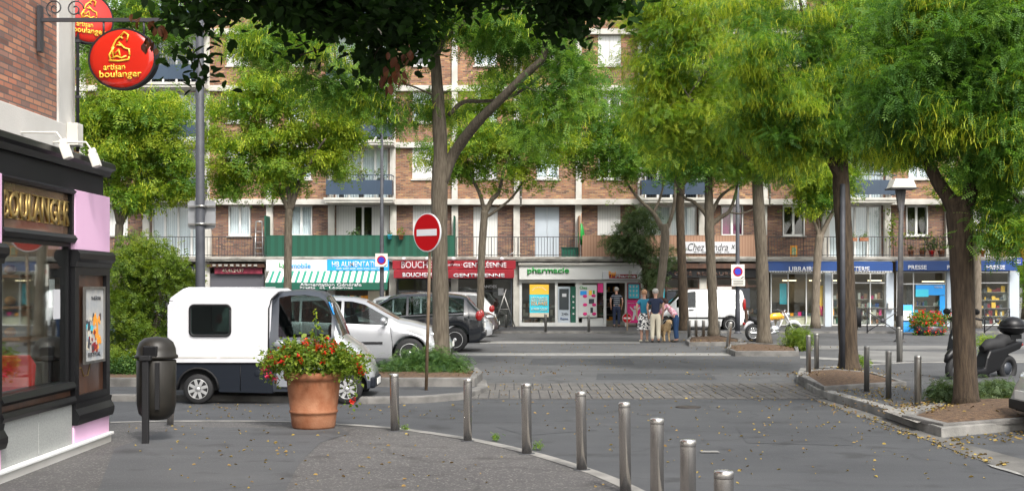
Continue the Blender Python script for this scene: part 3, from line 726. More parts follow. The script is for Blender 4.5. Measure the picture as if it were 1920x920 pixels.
for px, m in ((500,'green_fabric'),(852,'green_fabric'),(1086,'wood')):    # dividers between the terraces
    mb = MB(); x = PX(px, 58.6); mb.box((x-.03,58.2,3.2),(x+.03,59.3,PZ(405,58.6))); mb.build('divider', K[m], bld)
for px in (504, 969, 1435):
    mb = MB(); x = PX(px); mb.tube([(x+.19,YF-.06,ZF[1]-.2),(x+.19,YF-.06,ZTOP)],.045,8)
    for q in range(12): mb.lathe([(.058,-.03),(.058,.03)],(x+.19,YF-.06,ZF[1]+.2+q*1.1),8)
    mb.build('drainpipe', K['concrete_dirty'], bld)
for k in range(3, 16, 2):
    mb = MB(); mb.tube([(CX[k],58.05,3.02),((CX[k]+CX[k+1])/2,58.04,2.97),(CX[k+1],58.05,3.03)],.012,4); mb.build('cable', K['rail'], bld)
# ground floor piers
for k in list(range(2, 18)):
    x = CX[k]*58.5/59.15
    if k in (7, 12, 13): pass
    mb = MB(); mb.box((x-.16,58.45,.08),(x+.16,58.95,3.05)); mb.build('pier', K['concrete'], bld, bevel=.01, seg=1)
mb = MB(); mb.box((CX[0],62.2,.08),(CX[17],62.4,3.05)); mb.box((CX[0],58.6,.086),(CX[17],62.2,.10)); mb.build('shop_back_wall', K['interior'], bld)

# ------------------------------------------------------------------ shopfronts
YS = 58.5
def sx(px, Y=YS): return (px-960)/F*Y
def sz(py, Y=YS): return H-(py-YH)/F*Y
def shop(name, label, px0, px1): return thing(name, label, 'shopfront', (sx((px0+px1)/2), YS, .085), 0)
def fbox(parent, name, px0, py0, px1, py1, Y0, Y1, mat, bevel=0):
    mb = MB(); mb.box((sx(px0,Y0), Y0, sz(py1,Y0)), (sx(px1,Y0), Y1, sz(py0,Y0))); return mb.build(name, mat, parent, bevel=bevel, seg=1)
def frame_grid(parent, px0, py0, px1, py1, xs, ys, mat, Y=YS, t=.05, name='frame'):
    mb = MB(); X0, X1, Z0, Z1 = sx(px0), sx(px1), sz(py1), sz(py0)
    mb.box((X0,Y,Z0),(X0+t,Y+.07,Z1)); mb.box((X1-t,Y,Z0),(X1,Y+.07,Z1)); mb.box((X0+t,Y,Z0),(X1-t,Y+.07,Z0+t)); mb.box((X0+t,Y,Z1-t),(X1-t,Y+.07,Z1))
    for x in xs: mb.box((sx(x)-t/2,Y+.002,Z0+t),(sx(x)+t/2,Y+.068,Z1-t))
    for y in ys: mb.box((X0+t,Y+.006,sz(y)-t/2),(X1-t,Y+.064,sz(y)+t/2))
    f = mb.build(name, mat, parent)
    g = MB(); g.box((X0+t,Y+.03,Z0+t),(X1-t,Y+.04,Z1-t)); g.build('window', K['glass_shop'], parent)
    return f
def goods(parent, px0, py0, px1, py1, n, cols, Y=58.9, size=(.10,.22), name='display'):
    mb = MB(); X0, X1, Z0, Z1 = sx(px0), sx(px1), sz(py1), sz(py0)
    rows = max(1, int((Z1-Z0)/.34))
    for r_ in range(rows):
        z = Z0 + r_*(Z1-Z0)/rows; mb.box((X0, Y-.1, z-.03), (X1, Y+.25, z-.005), 0); x = X0+.03
        while x < X1-.1:
            w_ = rng.uniform(size[0]*.4, size[1]); h_ = rng.uniform(.07, .30)
            if rng.uniform() < .82: mb.box((x, Y+rng.uniform(-.07,.05), z), (x+w_*.9, Y+.08, z+h_), 1+int(rng.integers(len(cols))))
            x += w_
    return mb.build(name, [K['concrete_dirty']]+cols, parent)
mixed = [K[k] for k in ('maroon','blue_board','wood','concrete','green_dark','slate','magenta','cream','concrete_dirty','terracotta','orange','render_white','balcony','cyan','interior')]
dullmix = [K[k] for k in ('wood','interior','shelf_white','maroon','olive' if 0 else 'cream','slate')]
# A: left shuttered shop (behind the bush)
s = shop('shop_shutter', 'closed grey roller shutter behind the leafy bush, left of the lamp post', 154, 383)
fbox(s, 'roller_shutter', 160, 510, 268, 611, YS+.05, YS+.1, K['roller']); fbox(s, 'roller_shutter', 276, 510, 383, 611, YS+.05, YS+.1, K['roller'])
fbox(s, 'fascia', 160, 499, 383, 514, YS-.1, YS, K['slate'])
text('FLEURS  CADEAUX', s, (sx(335), YS-.1, sz(508)), 1.9, .17, K['cream'], bold=.01)
# B
s = shop('shuttered_shopfront', 'closed grey roller shutter under a maroon phone number strip beside the striped awning', 390, 497)
fbox(s, 'roller_shutter', 392, 512, 495, 611, YS+.05, YS+.1, K['roller'])
fbox(s, 'fascia', 388, 494, 496, 501, YS-.25, YS-.05, K['wood_dark']); fbox(s, 'fascia', 402, 501.5, 492, 513, YS-.12, YS-.02, K['maroon'])
mb = MB()
for i in range(8): mb.box((sx(402+i*11),YS-.4,sz(499)),(sx(408+i*11),YS-.3,sz(495.5)))
mb.build('awning_bracket', K['concrete_dirty'], s)
text('45.46.24.97', s, (sx(438), YS-.12, sz(507)), .98, .15, K['cream'], bold=.015)
# C grocery
s = shop('grocery_shopfront', 'grocer with a green and white striped awning and a bright blue sign board', 498, 728)
fbox(s, 'sign_board', 499, 486.5, 613, 508, 57.93, 58.04, K['white']); fbox(s, 'sign_board', 613.5, 486.5, 729, 507, 57.92, 58.04, K['blue_bright'])
text('Lyca', s, (sx(535,57.93), 57.93, sz(498,57.93)), .55, .26, K['green_text'], bold=.02); text('mobile', s, (sx(565,57.93), 57.93, sz(498,57.93)), .85, .24, K['blue_bright'], bold=.02)
text('HB ALIMENTATION', s, (sx(671,57.92), 57.92, sz(495,57.92)), 2.35, .26, K['white'], bold=.012)
mb = MB()
for a in range(7): mb.box((sx(630+a*13,57.92),57.905,sz(504,57.92)),(sx(641+a*13,57.92),57.915,sz(502.5,57.92)))
mb.build('lettering', K['white'], s)
mb = MB(); X0, X1 = sx(498,57), sx(727,57); za, zb, zc = sz(508,57.9), sz(529,56.9), sz(543,56.9)
mb.prism([(57.9,za),(56.9,zb),(56.9,zb-.02),(57.9,za-.03)], X0, X1, 'x'); mb.build('awning', K['awning'], s)
mb = MB(); mb.box((X0,56.885,zc),(X1,56.898,zb-.004)); 
mb.build('valance', K['green_dark'], s)
text('Alimentation Générale', s, (sx(620,56.88), 56.88, sz(533.5,56.88)), 2.75, .15, K['white'], bold=.02); text('Fruits  et  Légumes', s, (sx(612,56.88), 56.88, sz(539.8,56.88)), 2.35, .13, K['white'], bold=.02)
goods(s, 545, 548, 690, 608, 20, [K['green_text'],K['orange'],K['red_board'],K['yellow'],K['cream']], 58.9); fbox(s, 'side_panel', 690, 545, 722, 611, YS, YS+.08, K['cream']); fbox(s, 'side_panel', 500, 545, 545, 611, YS, YS+.08, K['roller'])
# D butcher
s = shop('butcher_shopfront', 'butcher with a long red sign and red awning lettered in white', 735, 967)
fbox(s, 'sign_board', 736, 488, 967, 504, 57.9, 58.03, K['red_board']); 
text('BOUCHERIE', s, (sx(791,57.89), 57.895, sz(496,57.89)), 1.85, .30, K['white']); text('· service ·', s, (sx(850,57.89), 57.895, sz(496,57.89)), .8, .12, K['white'], bold=.02); text('GENTILÉENNE', s, (sx(909,57.89), 57.895, sz(495.5,57.89)), 1.95, .29, K['white'], bold=.02)
mb = MB(); X0, X1 = sx(738,57.3), sx(964,57.3); mb.prism([(57.9,sz(505,57.9)),(57.35,sz(507,57.3)),(57.35,sz(521,57.3)),(57.37,sz(521,57.3)),(57.37,sz(508.5,57.3)),(57.9,sz(507,57.9))], X0, X1, 'x'); mb.build('awning', K['red_board'], s)
text('BOUCHERIE', s, (sx(785,57.33), 57.34, sz(515,57.33)), 1.45, .20, K['white'], bold=.02); text('GENTILÉENNE', s, (sx(898,57.33), 57.34, sz(515,57.33)), 2.3, .20, K['white'], bold=.02)
for i, x in enumerate((757, 801, 850, 897, 941)):
    mb = MB(); v = P(x, 485, 57.75); mb.box((v.x-.03,57.7,v.z-.05),(v.x+.03,58.05,v.z-.02)); mb.ell((v.x,57.72,v.z), (.10,.10,.08)); mb.build('spotlight', K['white'], s)
frame_grid(s, 745, 522, 960, 610, [800, 858, 905], [545], K['slate']); goods(s, 750, 560, 900, 608, 20, dullmix, 59.3)
fbox(s, 'panel', 900, 525, 958, 608, 59.0, 59.05, K['interior_dark']); fbox(s, 'poster', 934, 540, 944, 553, YS-.02, YS-.01, K['white'])
text('VIANDES', s, (sx(915), YS-.015, sz(537)), .8, .13, K['white'], bold=.02)
# E pharmacy
s = shop('pharmacy_shopfront', 'white pharmacy front with green lettering and posters in its windows', 973, 1203)
fbox(s, 'fascia', 973.5, 497, 1203, 524, 58.2, 58.48, K['shelf_white'], .01); fbox(s, 'fascia', 972, 492.5, 1205, 496.5, 58.1, 58.48, K['concrete'])
text('pharmacie', s, (sx(1028,58.2), 58.2, sz(508,58.2)), 1.9, .36, K['green_text'], bold=.02, ext=.05)
fbox(s, 'sign_board', 1130, 508, 1201, 523.5, 58.08, 58.19, K['white'], .01); fbox(s, 'emblem', 1142, 514, 1194, 521.5, 58.05, 58.078, K['red_board'])
text('Pyxi', s, (sx(1148,58.04), 58.05, sz(514,58.04)), .32, .28, K['orange'], bold=.03); text('Pharma', s, (sx(1173,58.04), 58.05, sz(517.6,58.04)), .92, .13, K['white'], bold=.02)
mb = MB()
for x in (976, 1043, 1082, 1134, 1174, 1203):
    mb.box((sx(x)-.06,58.4,.09),(sx(x)+.06,58.52,sz(524.5)))
mb.box((sx(976)+.06,58.42,.09),(sx(1134)-.06,58.5,.26)); mb.box((sx(976)+.06,58.42,sz(530)),(sx(1203)-.06,58.5,sz(524.5)))
mb.build('frame', K['shelf_white'], s)
g = MB()
for a, b_ in ((978,1041),(1084,1132)): g = MB(); g.box((sx(a),58.47,.26),(sx(b_),58.48,sz(530))); g.build('window', K['glass_shop'], s)
# solar advert poster
fbox(s, 'poster', 993, 533, 1029, 551.6, 58.36, 58.4, K['yellow']); po = fbox(s, 'poster', 993, 552, 1029, 586, 58.36, 58.4, K['cyan']); fbox(s, 'poster', 993, 586.2, 1029, 594, 58.36, 58.4, K['cream'])
for i, (tx, yy, hh) in enumerate((('DÉCOUVREZ', 558, .13),('NOS OFFRES', 563.5, .12),('SOLAIRES', 569, .15),('À PRIX DOUX', 579, .17))):
    text(tx, s, (sx(1011,58.35), 58.355, sz(yy,58.35)), .76, hh, K['cream'] if i != 2 else K['orange'], bold=.01)
mb = MB()
for i in range(11):
    a = math.pi*(.15+.07*i); mb.cb((sx(1011,58.35)+.33*math.cos(a), 58.352, sz(548,58.35)+.24*math.sin(a)), (.03,.006,.06), ry=-(a-math.pi/2))
mb.build('lettering', K['cream'], s)
# grey door with notice, green panel
fbox(s, 'door', 1046, 537, 1069, 607, 58.44, 58.5, K['shutter_blue'], .01); fbox(s, 'door_window', 1048.5, 541, 1066.5, 580, 58.42, 58.438, K['pane']); fbox(s, 'notice', 1054, 550, 1062, 556, 58.40, 58.418, K['white'])
text('24h', s, (sx(1059,58.43), 58.435, sz(588,58.43)), .3, .12, K['slate'], bold=.02); text('Pharma', s, (sx(1058,58.43), 58.435, sz(597,58.43)), .36, .12, K['blue_board'], bold=.01)
fbox(s, 'panel', 1070, 537, 1080, 607, 58.44, 58.5, K['green_dark'])
mb = MB()
for yy in (556,566,577,588): mb.lathe([(.0,0),(.05,0),(.05,.01),(0,.01)], (sx(1075,58.43),58.425,sz(yy,58.43)), 6, 'y')
mb.build('emblem', K['shelf_white'], s)
# product poster
fbox(s, 'poster', 1085, 534, 1119, 594, 58.36, 58.4, K['shelf_white']); text('Chez', s, (sx(1094,58.35), 58.355, sz(539,58.35)), .35, .14, K['green_text'], bold=.02)
mb = MB(); cc = [K['blue_bright'],K['yellow'],K['magenta'],K['slate'],K['green_text'],K['white']]
for i, (a, b_, c_, d_, m) in enumerate([(1088,545,1100,553,0),(1104,544,1110,553,1),(1112,544,1115,553,4),(1104,560,1114,569,3),(1107,576,1112,586,3),(1088,562,1098,570,5)]):
    mb.box((sx(a,58.35),58.352,sz(d_,58.35)),(sx(b_ if 0 else c_,58.35),58.358,sz(b_,58.35)), m)
for (a, b_) in ((1097,555),(1113,554),(1097,571),(1114,571),(1097,588),(1114,588)): mb.ell((sx(a,58.35),58.352,sz(b_,58.35)), (.10,.006,.075), mi=2)
mb.build('poster_print', cc, s)
fbox(s, 'poster', 1120.5, 531, 1131, 548, 58.36, 58.4, K['magenta']); goods(s, 1121, 552, 1132, 590, 5, mixed, 58.9); fbox(s, 'panel', 1085, 596, 1131, 607, 58.45, 58.49, K['shelf_white'])
goods(s, 980, 560, 1041, 608, 10, [K['cream'],K['wood']], 59.3); goods(s, 1137, 532, 1172, 606, 10, [K['wood'],K['cream'],K['orange'],K['interior_dark']], 61.2)
mb = MB(); mb.box((sx(1138),61.6,.1),(sx(1172),61.7,2.3)); mb.build('back_panel', K['interior_dark'], s)
fbox(s, 'poster', 1176, 530, 1201, 561, 58.34, 58.4, K['maroon']); fbox(s, 'poster', 1178.5, 532.5, 1198.5, 559, 58.32, 58.338, K['cyan'])
mb = MB()
for i in range(3):
    for j in range(3): mb.cb((sx(1182+i*6,58.3),58.31,sz(537+j*8,58.3)), (.07,.01,.10), ry=.3*(i-1))
mb.build('poster_print', K['shelf_white'], s)
fbox(s, 'poster', 1176, 562, 1201, 605, 58.34, 58.4, K['magenta'])
mb = MB(); c = P(1191, 585, 58.32)   # white figure with raised arms
mb.ell((c.x, 58.325, c.z+.22), (.07,.012,.07)); mb.prism([(c.x-.08,c.z+.12),(c.x-.22,c.z+.26),(c.x-.25,c.z+.22),(c.x-.08,c.z),(c.x-.14,c.z-.36),(c.x-.06,c.z-.36),(c.x,c.z-.1),(c.x+.1,c.z-.38),(c.x+.17,c.z-.35),(c.x+.07,c.z),(c.x+.22,c.z+.2),(c.x+.19,c.z+.25),(c.x+.06,c.z+.12)], 58.315, 58.336, 'y')
mb.build('emblem', K['shelf_white'], s); text('Mon pharmacien', s, (sx(1188,58.33), 58.335, sz(568,58.33)), .5, .05, K['white'], bold=.01)
# F restaurant
s = shop('restaurant_shopfront', 'dark brown restaurant front under the hanging white banner', 1205, 1440)
fbox(s, 'fascia', 1207, 494, 1438, 503, 58.15, 58.45, K['wood_dark']); fbox(s, 'fascia', 1207, 503.5, 1438, 520, 58.25, 58.45, K['black_matt'])
text('CAFÉ  RESTAURANT', s, (sx(1330,58.25), 58.25, sz(512,58.25)), 3.2, .2, K['wood_dark'], bold=.01)
frame_grid(s, 1210, 521, 1312, 609, [1250, 1285], [541], K['wood_dark'], t=.08); frame_grid(s, 1342, 521, 1436, 609, [1372, 1400], [536], K['wood_dark'], t=.08)
fbox(s, 'panel', 1314, 521, 1325, 610, YS-.01, YS+.1, K['cream']); fbox(s, 'panel', 1345, 537, 1372, 550, YS-.03, YS-.01, K['shelf_white']); fbox(s, 'door', 1326, 524, 1341, 610, YS+.02, YS+.08, K['wood'])
fbox(s, 'poster', 1382, 540, 1406, 576, YS-.03, YS-.01, K['slate']); fbox(s, 'menu_board', 1250, 546, 1268, 572, YS-.04, YS-.01, K['slate']); fbox(s, 'poster', 1236, 540, 1246, 570, YS-.04, YS-.01, K['cyan'])
goods(s, 1215, 570, 1305, 608, 8, dullmix, 59.6); goods(s, 1345, 570, 1430, 608, 8, dullmix, 59.6)
# G bookshop
s = shop('bookshop_shopfront', 'bookshop and stationer under a blue valance with white capitals', 1441, 1676)
mb = MB(); mb.prism([(57.9,sz(490,57.9)),(57.6,sz(493,57.6)),(57.6,sz(508,57.6)),(57.63,sz(508,57.6)),(57.63,sz(494,57.6)),(57.9,sz(492,57.9))], sx(1441,57.6), sx(1674,57.6), 'x'); mb.build('awning', K['blue_board'], s)
mb = MB(); n = 46
for i in range(n):
    a = sx(1442,57.6)+(sx(1673,57.6)-sx(1442,57.6))*i/n; d_ = (sx(1673,57.6)-sx(1442,57.6))/n
    mb.prism([(a,sz(508,57.6)-.002),(a+d_*.5,sz(510.5,57.6)),(a+d_,sz(508,57.6)-.002)], 57.60, 57.615, 'y')
mb.build('awning_fringe', K['shelf_white'], s)
text('LIBRAIRIE', s, (sx(1506,57.58), 57.595, sz(504,57.58)), 1.28, .21, K['white'], bold=.015); text('PAPETERIE', s, (sx(1604,57.58), 57.595, sz(504,57.58)), 1.28, .21, K['white'], bold=.015)
frame_grid(s, 1445, 511, 1546, 610, [1478, 1512], [], K['shelf_white']); frame_grid(s, 1560, 511, 1661, 610, [1600, 1632], [530], K['shelf_white'])
fbox(s, 'pillar', 1547, 511, 1559, 612, YS-.12, YS+.1, K['shutter_blue']); fbox(s, 'pillar', 1662, 511, 1676, 612, YS-.12, YS+.1, K['shutter_blue'])
goods(s, 1465, 568, 1545, 592, 20, mixed, 58.68, (.12,.3)); fbox(s, 'panel', 1462, 592, 1545, 609, 58.62, 58.66, K['cream']); fbox(s, 'poster', 1462, 531, 1475, 570, 58.7, 58.72, K['cyan']); fbox(s, 'poster', 1535, 535, 1545, 590, 58.6, 58.62, K['yellow']); text('VS', s, (sx(1541,58.59), 58.595, sz(583,58.59)), .2, .5, K['magenta'], bold=.05)
goods(s, 1562, 545, 1660, 606, 40, mixed+[K['wood'],K['shelf_white'],K['slate']], 58.7, (.08,.2)); fbox(s, 'panel', 1447, 520, 1545, 566, 60.2, 60.25, K['interior'])
for q in (1480, 1530, 1575, 1640):
    mb = MB(); v = P(q, 525, 59.6); mb.box((v.x-.3,59.5,v.z-.03),(v.x+.3,59.7,v.z)); mb.build('ceiling_lamp_or_fill', emis('lamp_warm', (1,.8,.5), 3.0), s)
# H newsagent
s = shop('newsagent_shopfront', 'newsagent under a blue fascia lettered three times in white, right end of block', 1680, 1912)
fbox(s, 'fascia', 1681, 488.5, 1908, 507.5, 57.85, 58.05, K['blue_board'], .01)
for x in (1720, 1793, 1867): text('PRESSE', s, (sx(x,57.85), 57.85, sz(501,57.85)), .84, .19, K['white'], bold=.02)
frame_grid(s, 1681, 509, 1775, 610, [1713], [532], K['shelf_white']); frame_grid(s, 1792, 509, 1892, 610, [1838], [530], K['shelf_white'])
fbox(s, 'pillar', 1776, 509, 1791, 612, YS-.12, YS+.1, K['shutter_blue']); fbox(s, 'pillar', 1893, 509, 1911, 612, YS-.12, YS+.1, K['shutter_blue'])
fbox(s, 'poster', 1717, 534, 1772, 553, 58.44, 58.47, K['blue_bright']); text('YOU AL', s, (sx(1760,58.43), 58.435, sz(538,58.43)), .4, .1, K['white'], bold=.01); fbox(s, 'poster', 1717, 542, 1741, 556, 58.41, 58.435, K['cyan']); fbox(s, 'poster', 1762, 554, 1772, 590, 58.44, 58.47, K['blue_bright'])
goods(s, 1717, 556, 1772, 607, 20, mixed+[K['shelf_white'],K['slate']], 58.7, (.1,.22)); goods(s, 1794, 535, 1830, 607, 20, [K['slate'],K['shelf_white'],K['interior_dark'],K['orange'],K['cyan']], 58.75); goods(s, 1842, 532, 1890, 607, 20, [K['slate'],K['shelf_white'],K['interior_dark'],K['red_board'],K['yellow']], 58.75)
fbox(s, 'door', 1700, 534, 1712, 609, 58.6, 58.65, K['interior_dark'])
mb = MB(); v = P(1670, 573, 58.3); mb.box((v.x-.14,58.2,v.z-.18),(v.x+.1,58.36,v.z+.14)); mb.build('letter_box', K['shelf_white'], s, bevel=.02)
mb = MB(); v = P(1750, 527, 59.6); mb.box((v.x-.5,59.5,v.z-.03),(v.x+.5,59.7,v.z)); mb.build('ceiling_lamp_or_fill', bpy.data.materials['lamp_warm'], s)
t = thing('street_name_plate', 'small blue street name plate at the right corner of the newsagent fascia', 'sign', P(1908,495,58.0))
mb = MB(); v = P(1908,490,57.8); mb.box((v.x-.2,57.78,v.z-.16),(v.x+.2,57.8,v.z+.16)); mb.build('plate', K['blue_sign'], t)
mb = MB()
for q in (-.05,.06): mb.box((v.x-.14,57.77,v.z+q-.02),(v.x+.14,57.779,v.z+q+.02))
mb.build('lettering', K['white'], t)

# ------------------------------------------------------------------ things on the terraces
# banner
t = thing('banner', 'white cloth banner with handwritten restaurant name on the wooden terrace screen', 'banner', P(1330,475,58.05))
mb = MB(); a, b_ = P(1284,453,58.1), P(1384,475,58.1); mb.box((a.x,58.07,b_.z),(b_.x,58.1,a.z)); mb.build('cloth', K['white'], t)
text('Chez Sandra ×', t, (sx(1334,58.07), 58.07, sz(463,58.07)), 2.15, .34, K['black_matt'], shear=.25)
text('01 46 64 42 10', t, (sx(1334,58.07), 58.07, sz(472.5,58.07)), 1.6, .06, K['black_matt'])
# step ladder
t = thing('step_ladder', 'aluminium step ladder leaning on the terrace brick wall', 'ladder', P(485,482,58.8))
mb = MB(); a, b_ = P(478,483,58.7), P(494,483,58.7); c, d_ = P(480,415,59.3), P(491,415,59.3)
mb.tube([a,c],.03,6); mb.tube([b_,d_],.03,6); mb.tube([c,d_],.03,6)
for q in (.12,.27,.42,.57,.72): p1, p2 = a.lerp(c,q), b_.lerp(d_,q); mb.cb((p1+p2)/2, ((p2-p1).length,.12,.03))
mb.build('frame', M('alu', (.55,.55,.55), .35, .9), t)
# folded chair on the butcher terrace
t = thing('folded_chair', 'folded metal garden chair lying on the terrace above the red sign', 'chair', P(958,482,58.6))
mb = MB(); v = P(958,480,58.6); 
for dx, dz in ((0,0),(.14,.06)): mb.tube([v+Vector((-.25+dx,0,-.03+dz)),v+Vector((.2+dx,.1,.22+dz)),v+Vector((.32+dx,.1,.02+dz))],.015,5)
mb.build('frame', bpy.data.materials['alu'], t)
# green container box and a dark bin
t = thing('storage_box', 'dark green storage box behind the railing next to the wooden screen', 'box', P(1070,480,58.7))
mb = MB(); v = P(1070,481,58.7); mb.box((v.x-.42,58.6,v.z-.04),(v.x+.38,59.0,v.z+.38)); mb.box((v.x-.45,58.57,v.z+.385),(v.x+.41,59.03,v.z+.43)); mb.build('body', K['green_dark'], t, bevel=.02)
t = thing('parasol', 'folded green parasol standing by the divider at the wooden screen', 'parasol', P(1090,482,58.5))
mb = MB(); v = P(1090,482,58.5); mb.tube([v, v+Vector((0,0,2.0))], .02, 6); mb.build('pole', K['wood'], t)
mb = MB(); mb.lathe([(.02,.55),(.14,.6),(.17,.9),(.13,1.2),(.05,1.5),(.02,1.55)], v, 10); mb.build('canopy', K['green_text'], t)
def potted(name, label, v, r, h, mat, leaf, fol_r, n, cat='plant pot', tpl=None, fl=None, group=None, petals=40):
    t = thing(name, label, cat, v, 0, group)
    mb = MB(); mb.lathe([(r*.7,0),(r*.95,h*.85),(r*1.08,h*.86),(r*1.08,h),(r*.9,h),(r*.85,h*.88),(0,h*.88)], v, 16); mb.build('pot', mat, t)
    fo = Fol(); p = np.array(v)+[0,0,h+fol_r*.7] + rng.normal(size=(n,3))*np.array([fol_r*.5,fol_r*.45,fol_r*.42]); p[:,2] = np.maximum(p[:,2], v[2]+h*.9)
    fo.put(tpl or t_oval(.09,.06), p, 0)
    if fl: fo.put(t_oval(.06,.05), np.array(v)+[0,0,h+fol_r*.8]+rng.normal(size=(petals,3))*fol_r*.45, 1)
    fo.build('foliage', [K[leaf]]+([K[fl]] if fl else []), t); return t
tp = 'plant pots along the newsagent terrace'
base = PZ(480,58.35)
for px, lab, mt, r, lf, fr, n in ((1708,'terracotta pot nearest the lamp post on the newsagent terrace','terracotta',.14,'olive',.16,60),(1730,'terracotta pot left of the red pot on the terrace','terracotta',.15,'shrub',.10,30),(1747,'bright red pot with a spreading dark shrub on the terrace','red_bright',.13,'juniper',.36,260),(1765,'terracotta pot right of the red pot with a tall loose plant','terracotta',.16,'olive',.4,120),(1842,'small red pot by the shutters behind the pale trunk','red_bright',.13,'olive',.35,160)):
    potted('plant_pot', lab, Vector((sx(px,58.35),58.35,3.27)), r, .28, K[mt], lf, fr, n, group=tp)
potted('plant_pot', 'hanging pale mint pot on the green screen by the lamp post', Vector((sx(731,58.0),57.98,4.05)), .11, .2, K['cyan'], 'olive', .1, 30); potted('plant_pot', 'hanging brown pot on the green screen near the round sign', Vector((sx(752,58.0),57.98,4.03)), .12, .2, K['terracotta'], 'shrub', .22, 70, fl='petal_red', petals=8)
potted('plant_pot', 'bushy potted plant standing behind the green screen at the French window', Vector((sx(664,58.5),58.6,3.9)), .15, .25, K['slate'], 'juniper', .25, 120)
mb = MB(); x0 = sx(1868,58.3)
t = thing('planter_box', 'long wooden planter box of grey-green herbs at the right terrace end', 'planter', (x0,58.35,3.27)); mb.box((x0-.1,58.25,3.27),(x0+1.0,58.5,3.55)); mb.build('box', K['wood'], t, bevel=.01)
fo = Fol(); fo.put(t_oval(.1,.03), np.column_stack([rng.uniform(x0-.1,x0+1,260),rng.uniform(58.28,58.48,260),rng.uniform(3.55,3.95,260)]), 0); fo.build('foliage', [K['olive']], t)
t = thing('wall_art', 'small framed bright picture standing on the ledge above the bookshop', 'picture', P(1488,480,58.3)); a, b_ = P(1482,460,58.3), P(1495,481,58.3)
mb = MB(); mb.box((a.x,58.3,b_.z),(b_.x,58.34,a.z)); mb.build('frame', K['orange'], t); mb = MB(); mb.box((a.x+.06,58.28,b_.z+.06),(b_.x-.06,58.298,a.z-.08)); mb.build('picture', M('pic', (.6,.5,.3), .5, col2=(.1,.35,.15), scale=9), t)
for i, px in enumerate((1598, 1619)):
    v = Vector((sx(px,58.15),58.12,PZ(452,58.1))); t = thing('window_box', ['orange flower box on the railing, left of two above the bookshop','orange flower box on the railing, right of two above the bookshop'][i], 'planter', v, 0, 'orange flower boxes')
    mb = MB(); mb.box((v.x-.2,58.02,v.z),(v.x+.2,58.16,v.z+.16)); mb.build('box', K['terracotta'], t, bevel=.01); fo = Fol(); fo.put(t_oval(.09,.04), np.array(v)+[0,0,.28]+rng.normal(size=(50,3))*[.1,.04,.09], 0); fo.build('foliage', [K['shrub']], t)
# climbing plant at the white pilaster
t = thing('climbing_plant', 'light green climber growing up the pilaster by the lamp post', 'climber', (sx(1676,58.9),58.9,3.3))
mb = MB(); mb.tube([P(1676,483,58.85),P(1674,445,58.9),P(1672,405,58.95)],.02,5); mb.build('stem', K['bark'], t); fo = Fol()
for i in range(9): fo.put(t_oval(.12,.09), np.array(P(1674+rng.uniform(-7,12),400+i*7,58.8))+rng.normal(size=(18,3))*.11, 0)
for i in range(9): fo.put(t_oval(.11,.08), np.array(P(1690+i*8,441+rng.uniform(-4,4),58.6))+rng.normal(size=(14,3))*.11, 0)
fo.build('foliage', [K['shrub']], t)
t = thing('toy_slide', 'bright yellow plastic slide at the far right terrace corner', 'toy slide', P(1915,480,58.2)); v = P(1916,460,58.1)
mb = MB(); mb.tube([v+Vector((-.1,0,.5)),v+Vector((.1,0,.2)),v+Vector((-.05,0,-.1)),v+Vector((.2,0,-.5))],[.12,.2,.16,.22],8); mb.build('body', K['yellow'], t)
# flowers in the balcony at px 676, first floor
v = P(676, 330, 58.1); z = ZF[1]+.14
for i, (dx, lf, fl, lab) in enumerate(((-.9,'shrub','petal_red','red geranium pot at the left of the lowest central balcony'),(-.0,'shrub','fallen','yellow-green plant in the middle of the lowest central balcony'),(.9,'olive',None,'dark potted plant at the right of the lowest central balcony'))):
    potted('balcony_plant', lab, Vector((v.x+dx,58.35,z)), .16, .9, K['slate'], lf, .3, 170, fl=fl, group='plants on the central balcony')

# ------------------------------------------------------------------ bakery on the left corner
XW = -4.85; XU = -5.2
def bz(px, py, X=XW): return H + (YH-py)*(-X)/(960-px)
def by(px, X=XW): return -X*F/(960-px)
bk = thing('bakery_building', 'corner bakery of dark brick with a pink and black shopfront', 'building', (XW, 15.4, .035))
YE = 15.46
mb = MB(); mb.box((-12,-6,3.45),(XU,14.62,16)); mb.build('wall', K['brick_near'], bk)
mb = MB(); mb.box((-12.002,-6.002,3.0),(XU+.03,15.1,3.78)); mb.build('band', K['render_white'], bk, bevel=.01)
mb = MB(); mb.box((-12,14.62,3.7),(XU+.025,15.16,16)); mb.build('corner_strip', K['render_white'], bk)
mb = MB(); mb.box((-12,14.9,.03),(XW-.2,15.3,3.0)); mb.box((-12,-6,.03),(XW-.4,8.0,3.0)); mb.build('wall', K['render_white'], bk)
# cornice / canopy
mb = MB(); prof = [(XW-.5,3.44),(XW-.04,3.40),(XW+.04,3.37),(XW+.05,3.31),(XW+.0,3.28),(XW-.03,3.22),(XW-.5,3.22)]
mb.prism(prof, -6, YE+.06, 'y'); mb.build('cornice', K['black'], bk)
mb = MB(); mb.box((XW-.45,-6,2.98),(XW-.08,YE-.02,3.218)); mb.build('fascia', K['black_matt'], bk)
